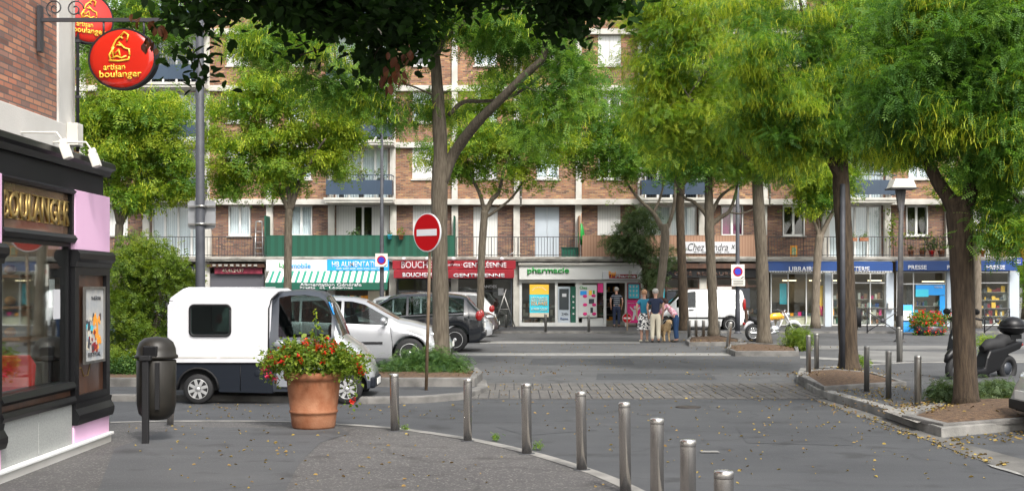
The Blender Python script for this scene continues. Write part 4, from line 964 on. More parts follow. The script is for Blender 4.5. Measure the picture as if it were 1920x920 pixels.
# plinth and pavement-level sill
mb = MB(); mb.box((XW-.5,-6,0),(XW+.01,YE,.12)); mb.build('plinth', K['render_white'], bk); mb = MB(); mb.box((XW-.5,-6,.123),(XW+.04,YE+.02,.155)); mb.build('plinth_sill', K['white_frame'], bk, bevel=.008)
def pilaster(y0, y1):
    mb = MB(); mb.box((XW-.3,y0,.157),(XW-.01,y1,.36)); mb.build('pilaster_base', K['pink'], bk, bevel=.006)
    mb = MB(); mb.prism([(XW-.3,.362),(XW+.03,.362),(XW+.05,.42),(XW+.05,.47),(XW+.01,.54),(XW+.02,.60),(XW-.3,.60)], y0-.02, y1+.02, 'y')
    mb.box((XW-.3,y0,.602),(XW+.0,y0+.13,2.118)); mb.box((XW-.3,y1-.13,.602),(XW+.0,y1,2.118)); mb.box((XW-.3,y0+.13,.602),(XW+.0,y1-.13,.68)); mb.box((XW-.3,y0+.13,2.03),(XW+.0,y1-.13,2.118))
    mb.prism([(XW-.3,2.12),(XW+.01,2.12),(XW+.02,2.17),(XW+.06,2.21),(XW+.06,2.27),(XW+.03,2.31),(XW-.3,2.31)], y0-.02, y1+.03, 'y')
    mb.build('pilaster_frame', K['black'], bk)
    mb = MB(); mb.box((XW-.28,y0+.13,.68),(XW-.045,y1-.13,2.03)); mb.build('pilaster_panel', K['wood_dark'], bk)
    mb = MB(); mb.box((XW-.3,y0,2.313),(XW+.0,y1,2.975)); mb.build('pilaster_head', K['pink'], bk, bevel=.006)
pilaster(by(141), YE-.02); pilaster(by(4)-.75, by(4)); pilaster(7.0,7.8)
mb = MB(); y0 = by(141)+.13
pz = [(y0+.02,.98),(y0+.2,.98),(y0+.28,.88),(y0+.42,.88),(y0+.5,1.0),(y0+.72,1.04)]
mb.tube([(XW-.043,a,b_) for a,b_ in pz], .006, 5); mb.build('inlay', K['gold'], bk)
for yy0, yy1 in ((by(4), by(141)), (7.8, by(4)-.75)):
    mb = MB(); mb.box((XW-.3,yy0,.157),(XW-.03,(yy0+yy1)/2-.006,.60)); mb.box((XW-.3,(yy0+yy1)/2+.006,.157),(XW-.03,yy1,.60)); mb.build('stone_panel', K['stone_panel'], bk, bevel=.003, seg=1)
    mb = MB(); mb.prism([(XW-.25,.602),(XW+.0,.602),(XW+.02,.64),(XW-.0,.69),(XW-.25,.69)], yy0, yy1, 'y'); mb.prism([(XW-.25,.755),(XW-.02,.755),(XW+.02,.79),(XW-.01,.85),(XW-.25,.85)], yy0, yy1, 'y')
    mb.box((XW-.13,yy0,.852),(XW-.05,yy0+.06,2.38)); mb.box((XW-.13,yy1-.07,.852),(XW-.05,yy1,2.38)); mb.box((XW-.13,yy0+.06,2.34),(XW-.05,yy1-.07,2.38))
    mb.prism([(XW-.3,2.382),(XW+.0,2.382),(XW+.03,2.43),(XW+.0,2.47),(XW-.3,2.47)], yy0, yy1, 'y'); mb.box((XW-.1,yy0,2.472),(XW-.01,yy0+.07,2.95)); mb.box((XW-.1,yy1-.07,2.472),(XW-.01,yy1,2.95)); mb.prism([(XW-.3,2.92),(XW-.01,2.92),(XW+.02,2.95),(XW-.01,2.975),(XW-.3,2.975)], yy0, yy1, 'y')
    mb.build('window_frame', K['black'], bk)
    mb = MB(); mb.box((XW-.2,yy0+.01,.692),(XW-.05,yy1-.01,.753)); mb.build('sill_board', K['wood_dark'], bk)
    mb = MB(); mb.box((XW-.095,yy0+.06,.852),(XW-.085,yy1-.07,2.34)); mb.build('shop_window', K['glass_bakery'], bk)
    mb = MB(); mb.box((XW-.09,yy0+.07,2.472),(XW-.06,yy1-.07,2.918)); mb.build('sign_panel', K['sign_brown'], bk)
text('BOULANGER', bk, (XW-.058, (by(8)+by(142))/2, 2.70), 1.86, .27, K['gold'], rot=(R(90),0,R(90)), ext=.02, bold=.018)
# serif strokes give the capitals their look
mb = MB()
for i in range(12):
    y = by(11)+ (by(141)-by(11))*i/12
    for z_ in (2.57, 2.832): mb.box((XW-.057,y+.01,z_-.006),(XW-.041,y+.11,z_+.006))
mb.build('lettering', K['gold'], bk)
# interior of the bakery
mb = MB(); mb.box((-9.5,8.2,.035),(XW-.35,14.8,.10)); mb.box((-9.6,8.1,.1),(-9.4,14.8,3.0)); mb.box((-9.4,14.7,.1),(XW-.4,14.8,3.0)); mb.box((-9.4,8.0,.1),(XW-.4,8.1,3.0)); mb.box((-9.5,8.1,2.95),(XW-.46,14.8,3.0)); mb.build('interior_wall', M('bakery_in', (.30,.30,.25), .7, col2=(.20,.20,.17), scale=.7), bk)
for yy in (10.5, 13.2):
    mb = MB(); mb.box((-8.2,yy-.3,2.90),(-6.2,yy+.3,2.94)); mb.build('ceiling_lamp_or_fill', emis('bakery_fill', (1,.95,.85), 5), bk)  # glowing panels added to brighten the bakery interior, not actual lamps
mb = MB(); mb.box((-8.5,12.2,.1),(-7.9,14.4,1.1)); mb.box((-8.6,12.1,1.1),(-7.8,14.5,1.15)); mb.build('counter', K['cream'], bk)
mb = MB(); v = Vector((XW-.3,0,2.05)); mb.tube([(XW-.2,by(8),2.03),(XW-.2,by(38),2.03)],.012,6); mb.build('neon_tube', emis('neon', (1,.8,.3), 3), bk)
mb = MB(); y = by(116); mb.box((XW-.10,y-.10,1.68),(XW-.098,y+.06,1.98)); mb.box((XW-.084,y-.02,1.55),(XW-.082,y+.18,1.87)); mb.build('notice', K['white'], bk)
mb = MB(); mb.box((-9.3,8.2,.1),(XW-.42,14.6,.30)); mb.build('window_platform', K['wood_dark'], bk)
mb = MB()
for zz in (1.3,1.65,2.0): mb.box((-7.4,14.3,zz),(-5.5,14.65,zz+.03))
mb.build('shelf', K['wood'], bk); mb = MB()
for zz in (1.33,1.68,2.03):
    for q in range(11): mb.ell((-7.3+q*.165,14.42,zz+.06),(.05,.13,.055),8,5)
mb.build('bread', M('crust', (.42,.20,.07), .7, col2=(.55,.32,.13), scale=12), bk)
potted('potted_plant', 'green potted plant inside the bakery window', Vector((-5.55,13.2,.30)), .13, .25, K['white_frame'], 'olive', .26, 150)
t = thing('chair', 'red plastic chair inside the bakery window', 'chair', (-5.50, 14.0, .30), R(25))
mb = MB(); mb.prism([(-.24,.44),(.24,.44),(.26,.75),(.2,.86),(-.2,.86),(-.26,.75)], -.22, -.19, 'y'); mb.build('backrest', K['red_bright'], t, world=False, bevel=.02)
mb = MB(); mb.box((-.24,-.18,.42),(.24,.24,.45)); mb.build('seat', K['red_bright'], t, world=False, bevel=.01)
for a in (-.2,.2):
    for b_ in (-.16,.2):
        mb = MB(); mb.tube([(a,b_,0),(a*.9,b_*.9,.42)],.012,6); mb.build('leg', K['rail'], t, world=False)
t = thing('cafe_table', 'small dark table inside the bakery window', 'table', (-6.1, 13.6, .30))
mb = MB(); mb.lathe([(0,.72),(.35,.72),(.35,.75),(0,.75)],(0,0,0),20); mb.build('table_top', K['wood_dark'], t, world=False); mb = MB(); mb.lathe([(.2,0),(.2,.02),(.03,.04),(.03,.72)],(0,0,0),12); mb.build('leg', K['rail'], t, world=False)
# poster case on the pilaster
t = thing('poster_frame', 'silver framed theatre poster on the dark bakery pilaster', 'poster', (XW, by(173), 1.0))
y0, y1, z0, z1 = by(155), by(193), 1.02, 1.90
mb = MB(); mb.box((XW+.002,y0,z0),(XW+.03,y0+.03,z1)); mb.box((XW+.002,y1-.03,z0),(XW+.03,y1,z1)); mb.box((XW+.002,y0+.03,z0),(XW+.03,y1-.03,z0+.03)); mb.box((XW+.002,y0+.03,z1-.03),(XW+.03,y1-.03,z1)); mb.build('frame', K['steel_dull'], t)
mb = MB(); mb.box((XW+.004,y0+.03,z0+.03),(XW+.012,y1-.03,z1-.03)); mb.build('poster', M('posterpaper', (.52,.50,.46), .4, col2=(.36,.38,.40), scale=5), t)
mb = MB(); cols_ = [K['orange'],K['cyan'],K['slate'],K['cream'],K['red_board']]
for i in range(46):
    a = rng.uniform(.12,.8); zz = rng.uniform(.18,.62); yy = y0+a*(y1-y0); mi = 0 if (a > .45 and zz < .6 and rng.uniform() < .7) else int(rng.integers(1,5))
    mb.cb((XW+.0135+.0001*i, yy, z0+zz*(z1-z0)), (.002, rng.uniform(.03,.09), rng.uniform(.03,.11)), mi, rx=rng.uniform(-.5,.5))
mb.build('poster_print', cols_, t); text('THÉÂTRE', t, (XW+.016,(y0+y1)/2+.06,z1-.13), .34, .05, K['slate'], rot=(R(90),0,R(90)), ext=.002, bold=.02); text('FESTIVAL', t, (XW+.016,(y0+y1)/2,z0+.1), .45, .05, K['slate'], rot=(R(90),0,R(90)), ext=.002, bold=.02)
# cables, conduit and box at the corner
mb = MB(); mb.tube([(XU+.05,15.18,3.5),(XU+.05,15.18,9)],.02,8); mb.build('conduit', K['rail'], bk)
mb = MB(); mb.tube([(XU+.06,15.02,3.9),(XU+.06,15.02,9)],.014,8); mb.build('conduit', K['render_white'], bk)
for i in range(9): mb = MB(); mb.box((XU+.03,15.15,3.8+i*.33),(XU+.08,15.2,3.83+i*.33)); mb.build('conduit_clip', K['rail'], bk)
v = P(137,252,14.9); mb = MB(); mb.box((XU+.03,14.85,v.z-.13),(XU+.16,15.05,v.z+.13)); mb.build('junction_box', K['plastic_white'], bk, bevel=.01)
# floodlights on arms
for i, (px, py) in enumerate(((124,284),(178,300))):
    Yf = 4.70*F/(960-px); v = P(px, py, Yf); t = thing('floodlight', ['white floodlight over the bakery sign, nearer the brick wall','white floodlight over the pink panel at the cornice end'][i], 'floodlight', v, 0, 'floodlights on the bakery cornice')
    mb = MB(); mb.tube([(XU,Yf,v.z+.20),(v.x-.10,Yf,v.z+.20),(v.x-.03,Yf,v.z+.10)],.012,6); mb.build('arm', K['plastic_white'], t)
    mb = MB(); mb.cb((v.x,Yf,v.z), (.08,.13,.165), rx=0, ry=R(-20)); mb.cb((v.x-.03,Yf,v.z+.10), (.08,.06,.06), ry=R(-20)); mb.build('housing', K['plastic_white'], t, bevel=.015)
# oval hanging signs
def oval_sign(label, c, w_, h_, yaw, bracket, lettered):
    t = thing('hanging_sign', label, 'sign', c, 0, 'oval bakery signs'); rot = Matrix.Rotation(yaw, 4, 'Z')
    def ov(sc, d): return [rot @ Vector((sc*w_/2*math.cos(2*math.pi*i/40), d, sc*h_/2*math.sin(2*math.pi*i/40))) for i in range(40)]
    def oprism(s1, d0, d1, s0=None):
        mb = MB(); a = ov(s0 or s1, d0); b_ = ov(s1, d1)
        mb.add([c+p for p in a+b_], [list(range(40)), [40+i for i in range(40)][::-1]] + [(i,(i+1)%40,40+(i+1)%40,40+i) for i in range(40)]); return mb
    oprism(1.0, -.05, .05).build('rim', K['black_matt'], t)
    mb = MB(); vs = []; fs = []; rings = [(0.0,-.085),(.35,-.083),(.6,-.078),(.8,-.068),(.93,-.055),(.95,-.045)]
    for sc, dd in rings: vs += [c + p for p in ov(max(sc,.001), dd)]
    for a in range(len(rings)-1):
        for i in range(40): fs.append((a*40+i, a*40+(i+1)%40, (a+1)*40+(i+1)%40, (a+1)*40+i))
    mb.add(vs, fs, 0, True); mb.build('face', K['red_sign'], t)
    def tx(s_, x, z, w1, h1): 
        o = text(s_, t, c + rot @ Vector((x,-.082,z)), w1, h1, K['yellow'], rot=(R(90),0,yaw), ext=.006, bold=.015)
    if lettered:
        tx('artisan', -.09*w_, -.14*h_, .32*w_, .10*h_); tx('boulanger', 0, -.27*h_, .62*w_, .15*h_)
    # baker emblem: oven arch, baker's torso and peel
    mb = MB(); k = w_
    def pt(x, z, d=-.09): return c + rot @ Vector((x*k, d, z*k))
    for seg in ([(-.10,.02),(-.12,.14),(-.06,.25),(.0,.30),(.04,.27)], [(-.14,-.02),(-.16,.05),(-.09,.16)], [(-.16,-.03),(-.02,-.04),(.13,-.02),(.13,.02)], [(.0,.30),(.06,.36),(.12,.32),(.10,.24)], [(-.02,.22),(.06,.14),(.13,.12),(.14,.03)], [(-.08,.06),(-.02,.12),(.0,.03)], [(-.05,.18),(.02,.18)], [(-.12,.0),(-.05,.03),(.02,.0),(.09,.03)]):
        mb.tube([pt(x, z-.02+.02) for x, z in seg], .011*k/.78, 5)
    mb.build('emblem', K['yellow'], t)
    return t
c1 = P(232, 112, 14.0)
t = oval_sign('large red oval sign with yellow baker emblem and two words, nearer the camera', c1, .78, .67, R(-8), None, True)
mb = MB(); zb = P(0,38,14.0).z; mb.box((XU+.03,13.98,zb-.02),(P(305,38,14).x,14.02,zb+.02)); mb.box((XU+.02,13.95,zb-.35),(XU+.06,14.05,zb+.15)); mb.tube([(c1.x-.22,14,zb),(c1.x-.22,14,c1.z+.26)],.012,6); mb.tube([(c1.x+.22,14,zb),(c1.x+.22,14,c1.z+.26)],.012,6)
sp = []
for i in range(26): a = i*.42; r_ = .012+.0035*i; sp.append((XU+.20+r_*math.cos(a),14,zb+.13+r_*math.sin(a)))
mb.tube(sp,.008,5); mb.tube([(XU+.42+.1*math.cos(i*.5)*(1-i/22),14,zb+.12+.1*math.sin(i*.5)*(1-i/22)) for i in range(18)],.008,5); mb.build('bracket', K['rail'], t)
c2 = P(163, 36, 15.3); t = oval_sign('upper red oval sign seen edge-on at the bakery corner, cut by the photo top', c2, .62, .60, R(38), None, True)
mb = MB(); mb.tube([(XU-.02,15.05,c2.z+.35),(c2.x,15.3,c2.z+.35),(c2.x,15.3,c2.z+.2)],.015,6); mb.build('bracket', K['rail'], t)

# ------------------------------------------------------------------ vehicles
def interp(pts, x): return float(np.interp(x, [p[0] for p in pts], [p[1] for p in pts]))
def loft(root, sp, paint, lower=None, roofmat=None):
    """sp: dict of profiles; local frame: x forward, z up, y across"""
    x0, x1 = sp['x']; xs = set(np.linspace(x0, x1, 64))
    for xc, r, zc in sp['arch']:
        for a in np.linspace(0, math.pi, 15): xs.add(xc + r*math.cos(a))
        xs.add(xc-r-.004); xs.add(xc+r+.004)
    for a, b in sp['side'] + [sp['ws'], sp['rw']]: xs.add(a); xs.add(b)
    xs = sorted(x for x in xs if x0 <= x <= x1)
    rows = []
    for x in xs:
        W = interp(sp['W'], x); top = interp(sp['top'], x); belt = min(interp(sp['belt'], x), top-.035); zb = interp(sp['sill'], x)
        for xc, r, zc in sp['arch']:
            if abs(x-xc) < r: zb = max(zb, zc + math.sqrt(r*r-(x-xc)**2))
        zb = min(zb, belt-.05); h = belt-zb
        tu = max(0, top-belt-.05); e = min(.085, (top-belt)*.45); z5 = top-e; y5 = W-.05-sp.get('tumble', .34)*(z5-belt)
        r = [(W-.035, zb), (W-.005, zb+.12*h), (W, zb+.45*h), (W-.008, zb+.72*h), (W-.03, belt-.03*h), (W-.05, belt+.008), (y5, z5), (y5-.10, top-.022), (y5*.5, top+.0), (0, top+.012)]
        rows.append(r)
    nr = len(rows[0]); parts = {'body': MB(), 'windscreen': MB(), 'rear_window': MB()}
    def add(mb, i, j, sg, mi=0):
        q = [(xs[i],sg*rows[i][j][0],rows[i][j][1]),(xs[i+1],sg*rows[i+1][j][0],rows[i+1][j][1]),(xs[i+1],sg*rows[i+1][j+1][0],rows[i+1][j+1][1]),(xs[i],sg*rows[i][j+1][0],rows[i][j+1][1])]
        mb.add(q, [(0,1,2,3)], mi, True)
    for i in range(len(xs)-1):
        xm = (xs[i]+xs[i+1])/2
        for j in range(nr-1):
            for sg in (-1, 1):
                tgt = 'body'; mi = 0
                gh = rows[i][6][1]-rows[i][5][1]
                if j == 5 and gh > .07 and any(a < xm < b for a, b in sp['side']):
                    tgt = ('side_window', sg, [q_ for q_, (a, b) in enumerate(sp['side']) if a < xm < b][0]); parts.setdefault(tgt, MB())
                elif j >= 7 and sp['ws'][0] < xm < sp['ws'][1]: tgt = 'windscreen'
                elif j >= 7 and sp['rw'][0] < xm < sp['rw'][1]: tgt = 'rear_window'
                if j <= 0 and lower is not None and 'nose' not in sp: mi = 1
                if 'nose' in sp and xm > sp['nose'] and rows[i][j][1] < 1.12 and j > 1: mi = 1
                if sp.get('lowrow') is not None and j <= sp['lowrow']: mi = 1
                add(parts[tgt], i, j, sg, mi)
    for e in (0, len(xs)-1):   # end caps
        r = rows[e]; vs = [(xs[e], -y, z) for y, z in r] + [(xs[e], y, z) for y, z in r[::-1][1:]]
        parts['body'].add(vs, [list(range(len(vs)))])
    body = parts['body'].build('body', [paint, lower or paint], root, world=False)
    for k_ in parts:
        if k_ != 'body' and parts[k_].f: parts[k_].build(k_ if isinstance(k_, str) else k_[0], K['glass_car'], root, world=False)
    # dark underbody, floor, seats
    mb = MB(); Wm = max(p[1] for p in sp['W']); zs = min(p[1] for p in sp['sill'])
    mb.box((x0+.12,-Wm+.28,zs+.02),(x1-.12,Wm-.28,zs+.22)); mb.build('underbody', K['black_matt'], root, world=False)
    mb = MB()
    for (a, b) in sp.get('seats', []):
        for sg in (-1, 1):
            mb.cb((a, sg*.37, b+.25), (.12,.46,.52), ry=R(-12)); mb.cb((a+.22, sg*.37, b), (.5,.46,.14)); mb.cb((a-.07, sg*.37, b+.60), (.09,.24,.16), ry=R(-10))
    if mb.f: mb.build('seats', K['black_matt'], root, world=False, bevel=.03)
    return rows, xs
def wheel(root, x, y, r, w_=.19, sg=-1, rim=.66, spokes=7, capmat='hubcap'):
    mb = MB(); h = w_/2
    mb.lathe([(r*rim,-h*.9),(r*.92,-h),(r*.99,-h*.7),(r,-h*.3),(r,h*.3),(r*.99,h*.7),(r*.92,h),(r*rim,h*.9)], (x,y,r), 30, 'y'); o = mb.build('wheel', K['rubber'], root, world=False)
    mb = MB(); f = sg*h
    mb.lathe([(r*rim,f*.88),(r*rim*.93,f*.95),(r*rim*.88,f*.7),(r*rim*.86,0)], (x,y,r), 30, 'y'); mb.ell((x,y+f*.75,r), (r*.17,.03,r*.17))
    for i in range(spokes):
        a = 2*math.pi*i/spokes+.3; c = Vector((x+math.cos(a)*r*rim*.52, y+f*.78, r+math.sin(a)*r*rim*.52)); mb.cb(c, (r*rim*.86, .02, r*.20), ry=-a)
    mb.build('rim', K[capmat], o, world=False)
    mb = MB(); mb.lathe([(0,-.02),(r*rim*.9,-.02),(r*rim*.9,.02),(0,.02)], (x,y+f*.35,r), 24, 'y'); mb.build('brake_disc', K['black_matt'], o, world=False)
def seam(root, rows_fn, pts, name='door_seam'):
    mb = MB(); mb.tube(pts, .006, 4); return mb.build(name, K['black_matt'], root, world=False)
def hatchback(label, loc, rz, paint, s=1.0, rear='lens_red', spokes=7, tall=0, lower=None, group='cars parked in the row on the left'):
    t = thing('parked_car', label, 'car', loc, rz, group)
    t.scale = (s, s, s)
    T = tall
    sp = dict(x=(0, 4.15), arch=[(.72,.36,.30),(3.30,.36,.30)],
        top=[(0,.62),(.03,.95),(.10,1.0),(.42,1.37+T),(.55,1.42+T),(.9,1.46+T),(1.6,1.48+T),(2.1,1.455+T),(2.35,1.40+T),(3.08,1.0+T*.3),(3.35,.95+T*.2),(3.75,.84),(4.0,.72),(4.12,.58),(4.15,.45)],
        belt=[(0,.93),(.4,.98),(1.5,.93),(2.9,.87),(3.2,.80),(4.15,.45)],
        sill=[(0,.34),(.2,.24),(1,.21),(3.7,.21),(4.0,.22),(4.15,.28)],
        W=[(0,.66),(.08,.76),(.5,.85),(1.2,.87),(3.2,.87),(3.7,.83),(3.98,.70),(4.15,.48)],
        side=[(.50,1.02),(1.07,1.88),(1.94,2.85)], ws=(2.38,3.06), rw=(.12,.43), seats=[(1.2,.55),(2.05,.55)], tumble=.36)
    loft(t, sp, paint, lower)
    for x in (.72, 3.30):
        for sg in (-1, 1): wheel(t, x, sg*.76, .31, .19, sg, spokes=spokes)
    for sg in (-1, 1):
        mb = MB(); mb.ell((3.83, sg*.61, .69), (.19,.10,.07), rz=-sg*R(34)); mb.build('headlight', K['lens_clear'], t, world=False)
        mb = MB(); mb.ell((.12, sg*.735, .90), (.10,.055,.13), rz=sg*R(12)); mb.build('tail_light', K[rear], t, world=False)
        mb = MB(); mb.ell((2.78, sg*1.0, .98), (.07,.10,.075)); mb.cb((2.80, sg*.90, .94), (.05,.12,.03)); mb.build('wing_mirror', paint, t, world=False)
        mb = MB(); mb.cb((1.55, sg*.872, .80), (.17,.03,.028)); mb.cb((2.22, sg*.872, .79) , (.001,.001,.001)); mb.build('handle', paint, t, world=False)
        mb = MB(); mb.cb((2.0, sg*.872, .52), (1.5,.02,.05)); mb.build('rub_strip', K['black_matt'], t, world=False)
        seam(t, None, [(2.95,sg*.868,.30),(2.95,sg*.873,.55),(2.90,sg*.845,.86)]); seam(t, None, [(1.90,sg*.868,.26),(1.90,sg*.873,.55),(1.91,sg*.845,.90)]); seam(t, None, [(1.10,sg*.868,.30),(1.06,sg*.873,.6),(1.05,sg*.845,.93)])
    mb = MB(); mb.box((3.98,-.50,.27),(4.165,.50,.40)); mb.build('grille', K['black_matt'], t, world=False, bevel=.02)
    mb = MB(); mb.box((4.16,-.26,.42),(4.175,.26,.53)); mb.build('number_plate', K['plate'], t, world=False)
    mb = MB(); mb.box((-.03,-.26,.60),(.0,.26,.71)); mb.build('number_plate', K['plate'], t, world=False)
    mb = MB(); mb.box((-.05,-.72,.36),(.10,.72,.52)); mb.build('bumper', paint, t, world=False, bevel=.04, seg=3)
    return t
def gx(px, py): return G(px, py)
# sizes chosen so that each car fills the place it has across its parking space
def car_at(label, px_ref, x_ref, py, facing, paint, s, **kw):
    g = gx(px_ref, py); yc = g.y + .8*s
    x = g.x - facing*x_ref*s
    return hatchback(label, (x, yc, .004), 0 if facing > 0 else math.pi, paint, s, **kw)
car_at('silver hatchback with black rub strip right behind the small white van', 768, 3.30, 690, 1, K['silver'], 1.13, spokes=9)
car_at('near-black hatchback with red tail light behind the large plane trunk', 853, .72, 660, -1, K['paint_dark'], 1.16, spokes=7)
car_at('low silver car whose bonnet pokes out beyond the black hatchback', 924, 4.15, 643, 1, K['silver'], 1.08)
car_at('dark brown car whose bonnet pokes out behind the low silver car', 935, 4.15, 632, 1, K['paint_brown'], 1.10)
car_at('white estate car with tall red tail light, farthest in the left row', 928, .0, 627, -1, K['paint_white'], 1.12, tall=.02)
car_at('dark blue car half hidden behind the leafy bush by the bakery', 300, 4.0, 668, 1, K['paint_blue'], 1.1)
car_at('pale grey car behind the silver hatchback, only its roof showing', 640, 3.1, 668, 1, K['paint_white'], 1.12)
# car nose at the right photo edge
t = hatchback('grey car whose rounded nose enters at the right photo edge beside the kerb', (P(1938,800,16.4).x+4.15, 15.8+.9, .004), math.pi, K['silver'], 1.0, group=None)
# small electric van
VX, VY = G(315,757).x, G(315,757).y
t = thing('electric_van', 'small white box-bodied van with grey cab parked nearest the camera', 'van', (VX, VY+.68, 0))
sp = dict(x=(1.56, 3.31), arch=[(2.90,.31,.25)], tumble=.16,
    top=[(1.56,1.55),(1.62,1.72),(1.75,1.80),(1.95,1.84),(2.2,1.85),(2.42,1.82),(2.52,1.76),(2.60,1.62),(2.80,1.10),(2.86,1.06),(3.05,.93),(3.2,.76),(3.28,.60),(3.31,.48)],
    belt=[(1.56,1.07),(2.75,1.07),(2.85,.95),(3.31,.45)], sill=[(1.56,.20),(3.1,.20),(3.31,.26)],
    W=[(1.56,.70),(2.9,.70),(3.12,.66),(3.25,.52),(3.31,.36)], side=[(1.78,2.64)], ws=(2.53,2.80), rw=(9,9.1), seats=[(1.85,.55)], nose=2.70)
loft(t, sp, K['slate'], None if 0 else K['silver'])
mb = MB()  # white box: side profile extruded across, roof edges chamfered
prof = [(0,1.665),(.02,1.72),(.22,1.86),(.28,1.88),(1.72,1.87),(1.80,1.83),(1.70,1.74),(1.67,1.70),(1.60,1.68)]
mb.prism(prof, -.62, .62, 'y'); 
rr = []
for cx_, cz_, a0 in ((.95,1.53,0),(.44,1.53,90),(.44,1.18,180),(.95,1.18,270)):
    for a in np.linspace(a0, a0+90, 6): rr.append((cx_+.07*math.cos(R(a)), cz_+.07*math.sin(R(a))))
OUT = [(0.0,.66),(1.63,.66),(1.632,1.58),(1.66,1.70),(.05,1.70),(0.0,1.60)]
def on_out(p):
    c_ = (.695,1.355); dx, dz = p[0]-c_[0], p[1]-c_[1]; best = None
    for q_ in range(len(OUT)):
        (ax, az), (bx, bz_) = OUT[q_], OUT[(q_+1) % len(OUT)]; ex, ez = bx-ax, bz_-az; den = dx*ez-dz*ex
        if abs(den) < 1e-9: continue
        tt = ((ax-c_[0])*ez-(az-c_[1])*ex)/den; uu = ((ax-c_[0])*dz-(az-c_[1])*dx)/den
        if tt > 0 and -1e-6 <= uu <= 1+1e-6 and (best is None or tt < best): best = tt
    return (c_[0]+dx*best, c_[1]+dz*best)
ring = list(rr)
for p in OUT:   # rays through the outline's corners too, kept in angular order
    dx, dz = p[0]-.695, p[1]-1.355; a_ = math.atan2(dz, dx)
    k_ = min(range(len(rr)), key=lambda q_: abs((math.atan2(rr[q_][1]-1.355, rr[q_][0]-.695)-a_+math.pi) % (2*math.pi)-math.pi)); 
    ring[k_] = ('c', rr[k_], p)
for y0_, y1_ in ((-.73,-.64),(.64,.73)):
    inn_ = [(q_[1] if q_[0] == 'c' else q_) for q_ in ring]; out_ = [(q_[2] if q_[0] == 'c' else on_out(q_)) for q_ in ring]; N_ = len(ring)
    mb.add([(p[0],y0_,p[1]) for p in inn_+out_]+[(p[0],y1_,p[1]) for p in inn_+out_], [(q_,(q_+1)%N_,N_+(q_+1)%N_,N_+q_) for q_ in range(N_)]+[(2*N_+q_,2*N_+(q_+1)%N_,3*N_+(q_+1)%N_,3*N_+q_) for q_ in range(N_)]+[(q_,(q_+1)%N_,2*N_+(q_+1)%N_,2*N_+q_) for q_ in range(N_)]+[(N_+q_,N_+(q_+1)%N_,3*N_+(q_+1)%N_,3*N_+q_) for q_ in range(N_)])
mb.box((.0,-.63,.66),(.05,.63,1.66)); mb.box((1.58,-.63,.66),(1.62,.63,1.0)); mb.box((.06,-.63,.66),(1.57,.63,.70))
mb.build('cargo_box', K['white'], t, world=False, bevel=.035, seg=3)
mb = MB()
for i in range(7): mb.cb((.30+i*.20, 0, 1.886), (.05,1.0,.012))
mb.build('roof_rib', K['white'], t, world=False, bevel=.005, seg=1)
mb = MB(); mb.box((.06,-.735,.745),(.80,-.728,.765)); mb.box((.86,-.735,.745),(1.42,-.728,.765)); mb.build('side_groove', K['concrete'], t, world=False)
for sg in (-1, 1):
    mb = MB(); mb.tube([(.02,sg*.733,.668),(1.62,sg*.733,.668)],.009,4); mb.tube([(1.634,sg*.731,.68),(1.640,sg*.731,1.55),(1.68,sg*.70,1.70),(1.78,sg*.62,1.80)],.012,4); mb.build('body_seam', K['black_matt'], t, world=False)
    mb = MB(); mb.tube([(1.18,sg*.717,.22),(1.18,sg*.717,.64)],.006,4); mb.tube([(.02,sg*.717,.60),(.02,sg*.717,.30)],.008,4); mb.build('panel_gap', K['black'], t, world=False)
    mb = MB(); mb.ell((1.45,sg*.716,.50),(.055,.006,.055)); mb.build('filler_cap', K['navy_plastic'], t, world=False)
mb = MB(); mb.cb((3.345,0,.34),(.012,.46,.10)); mb.build('number_plate', K['plate'], t, world=False)
mb = MB(); mb.tube([(2.70,-.55,1.09),(2.66,-.1,1.32)],.010,5); mb.tube([(2.72,-.05,1.09),(2.66,.3,1.30)],.010,5); mb.build('wiper', K['black_matt'], t, world=False)
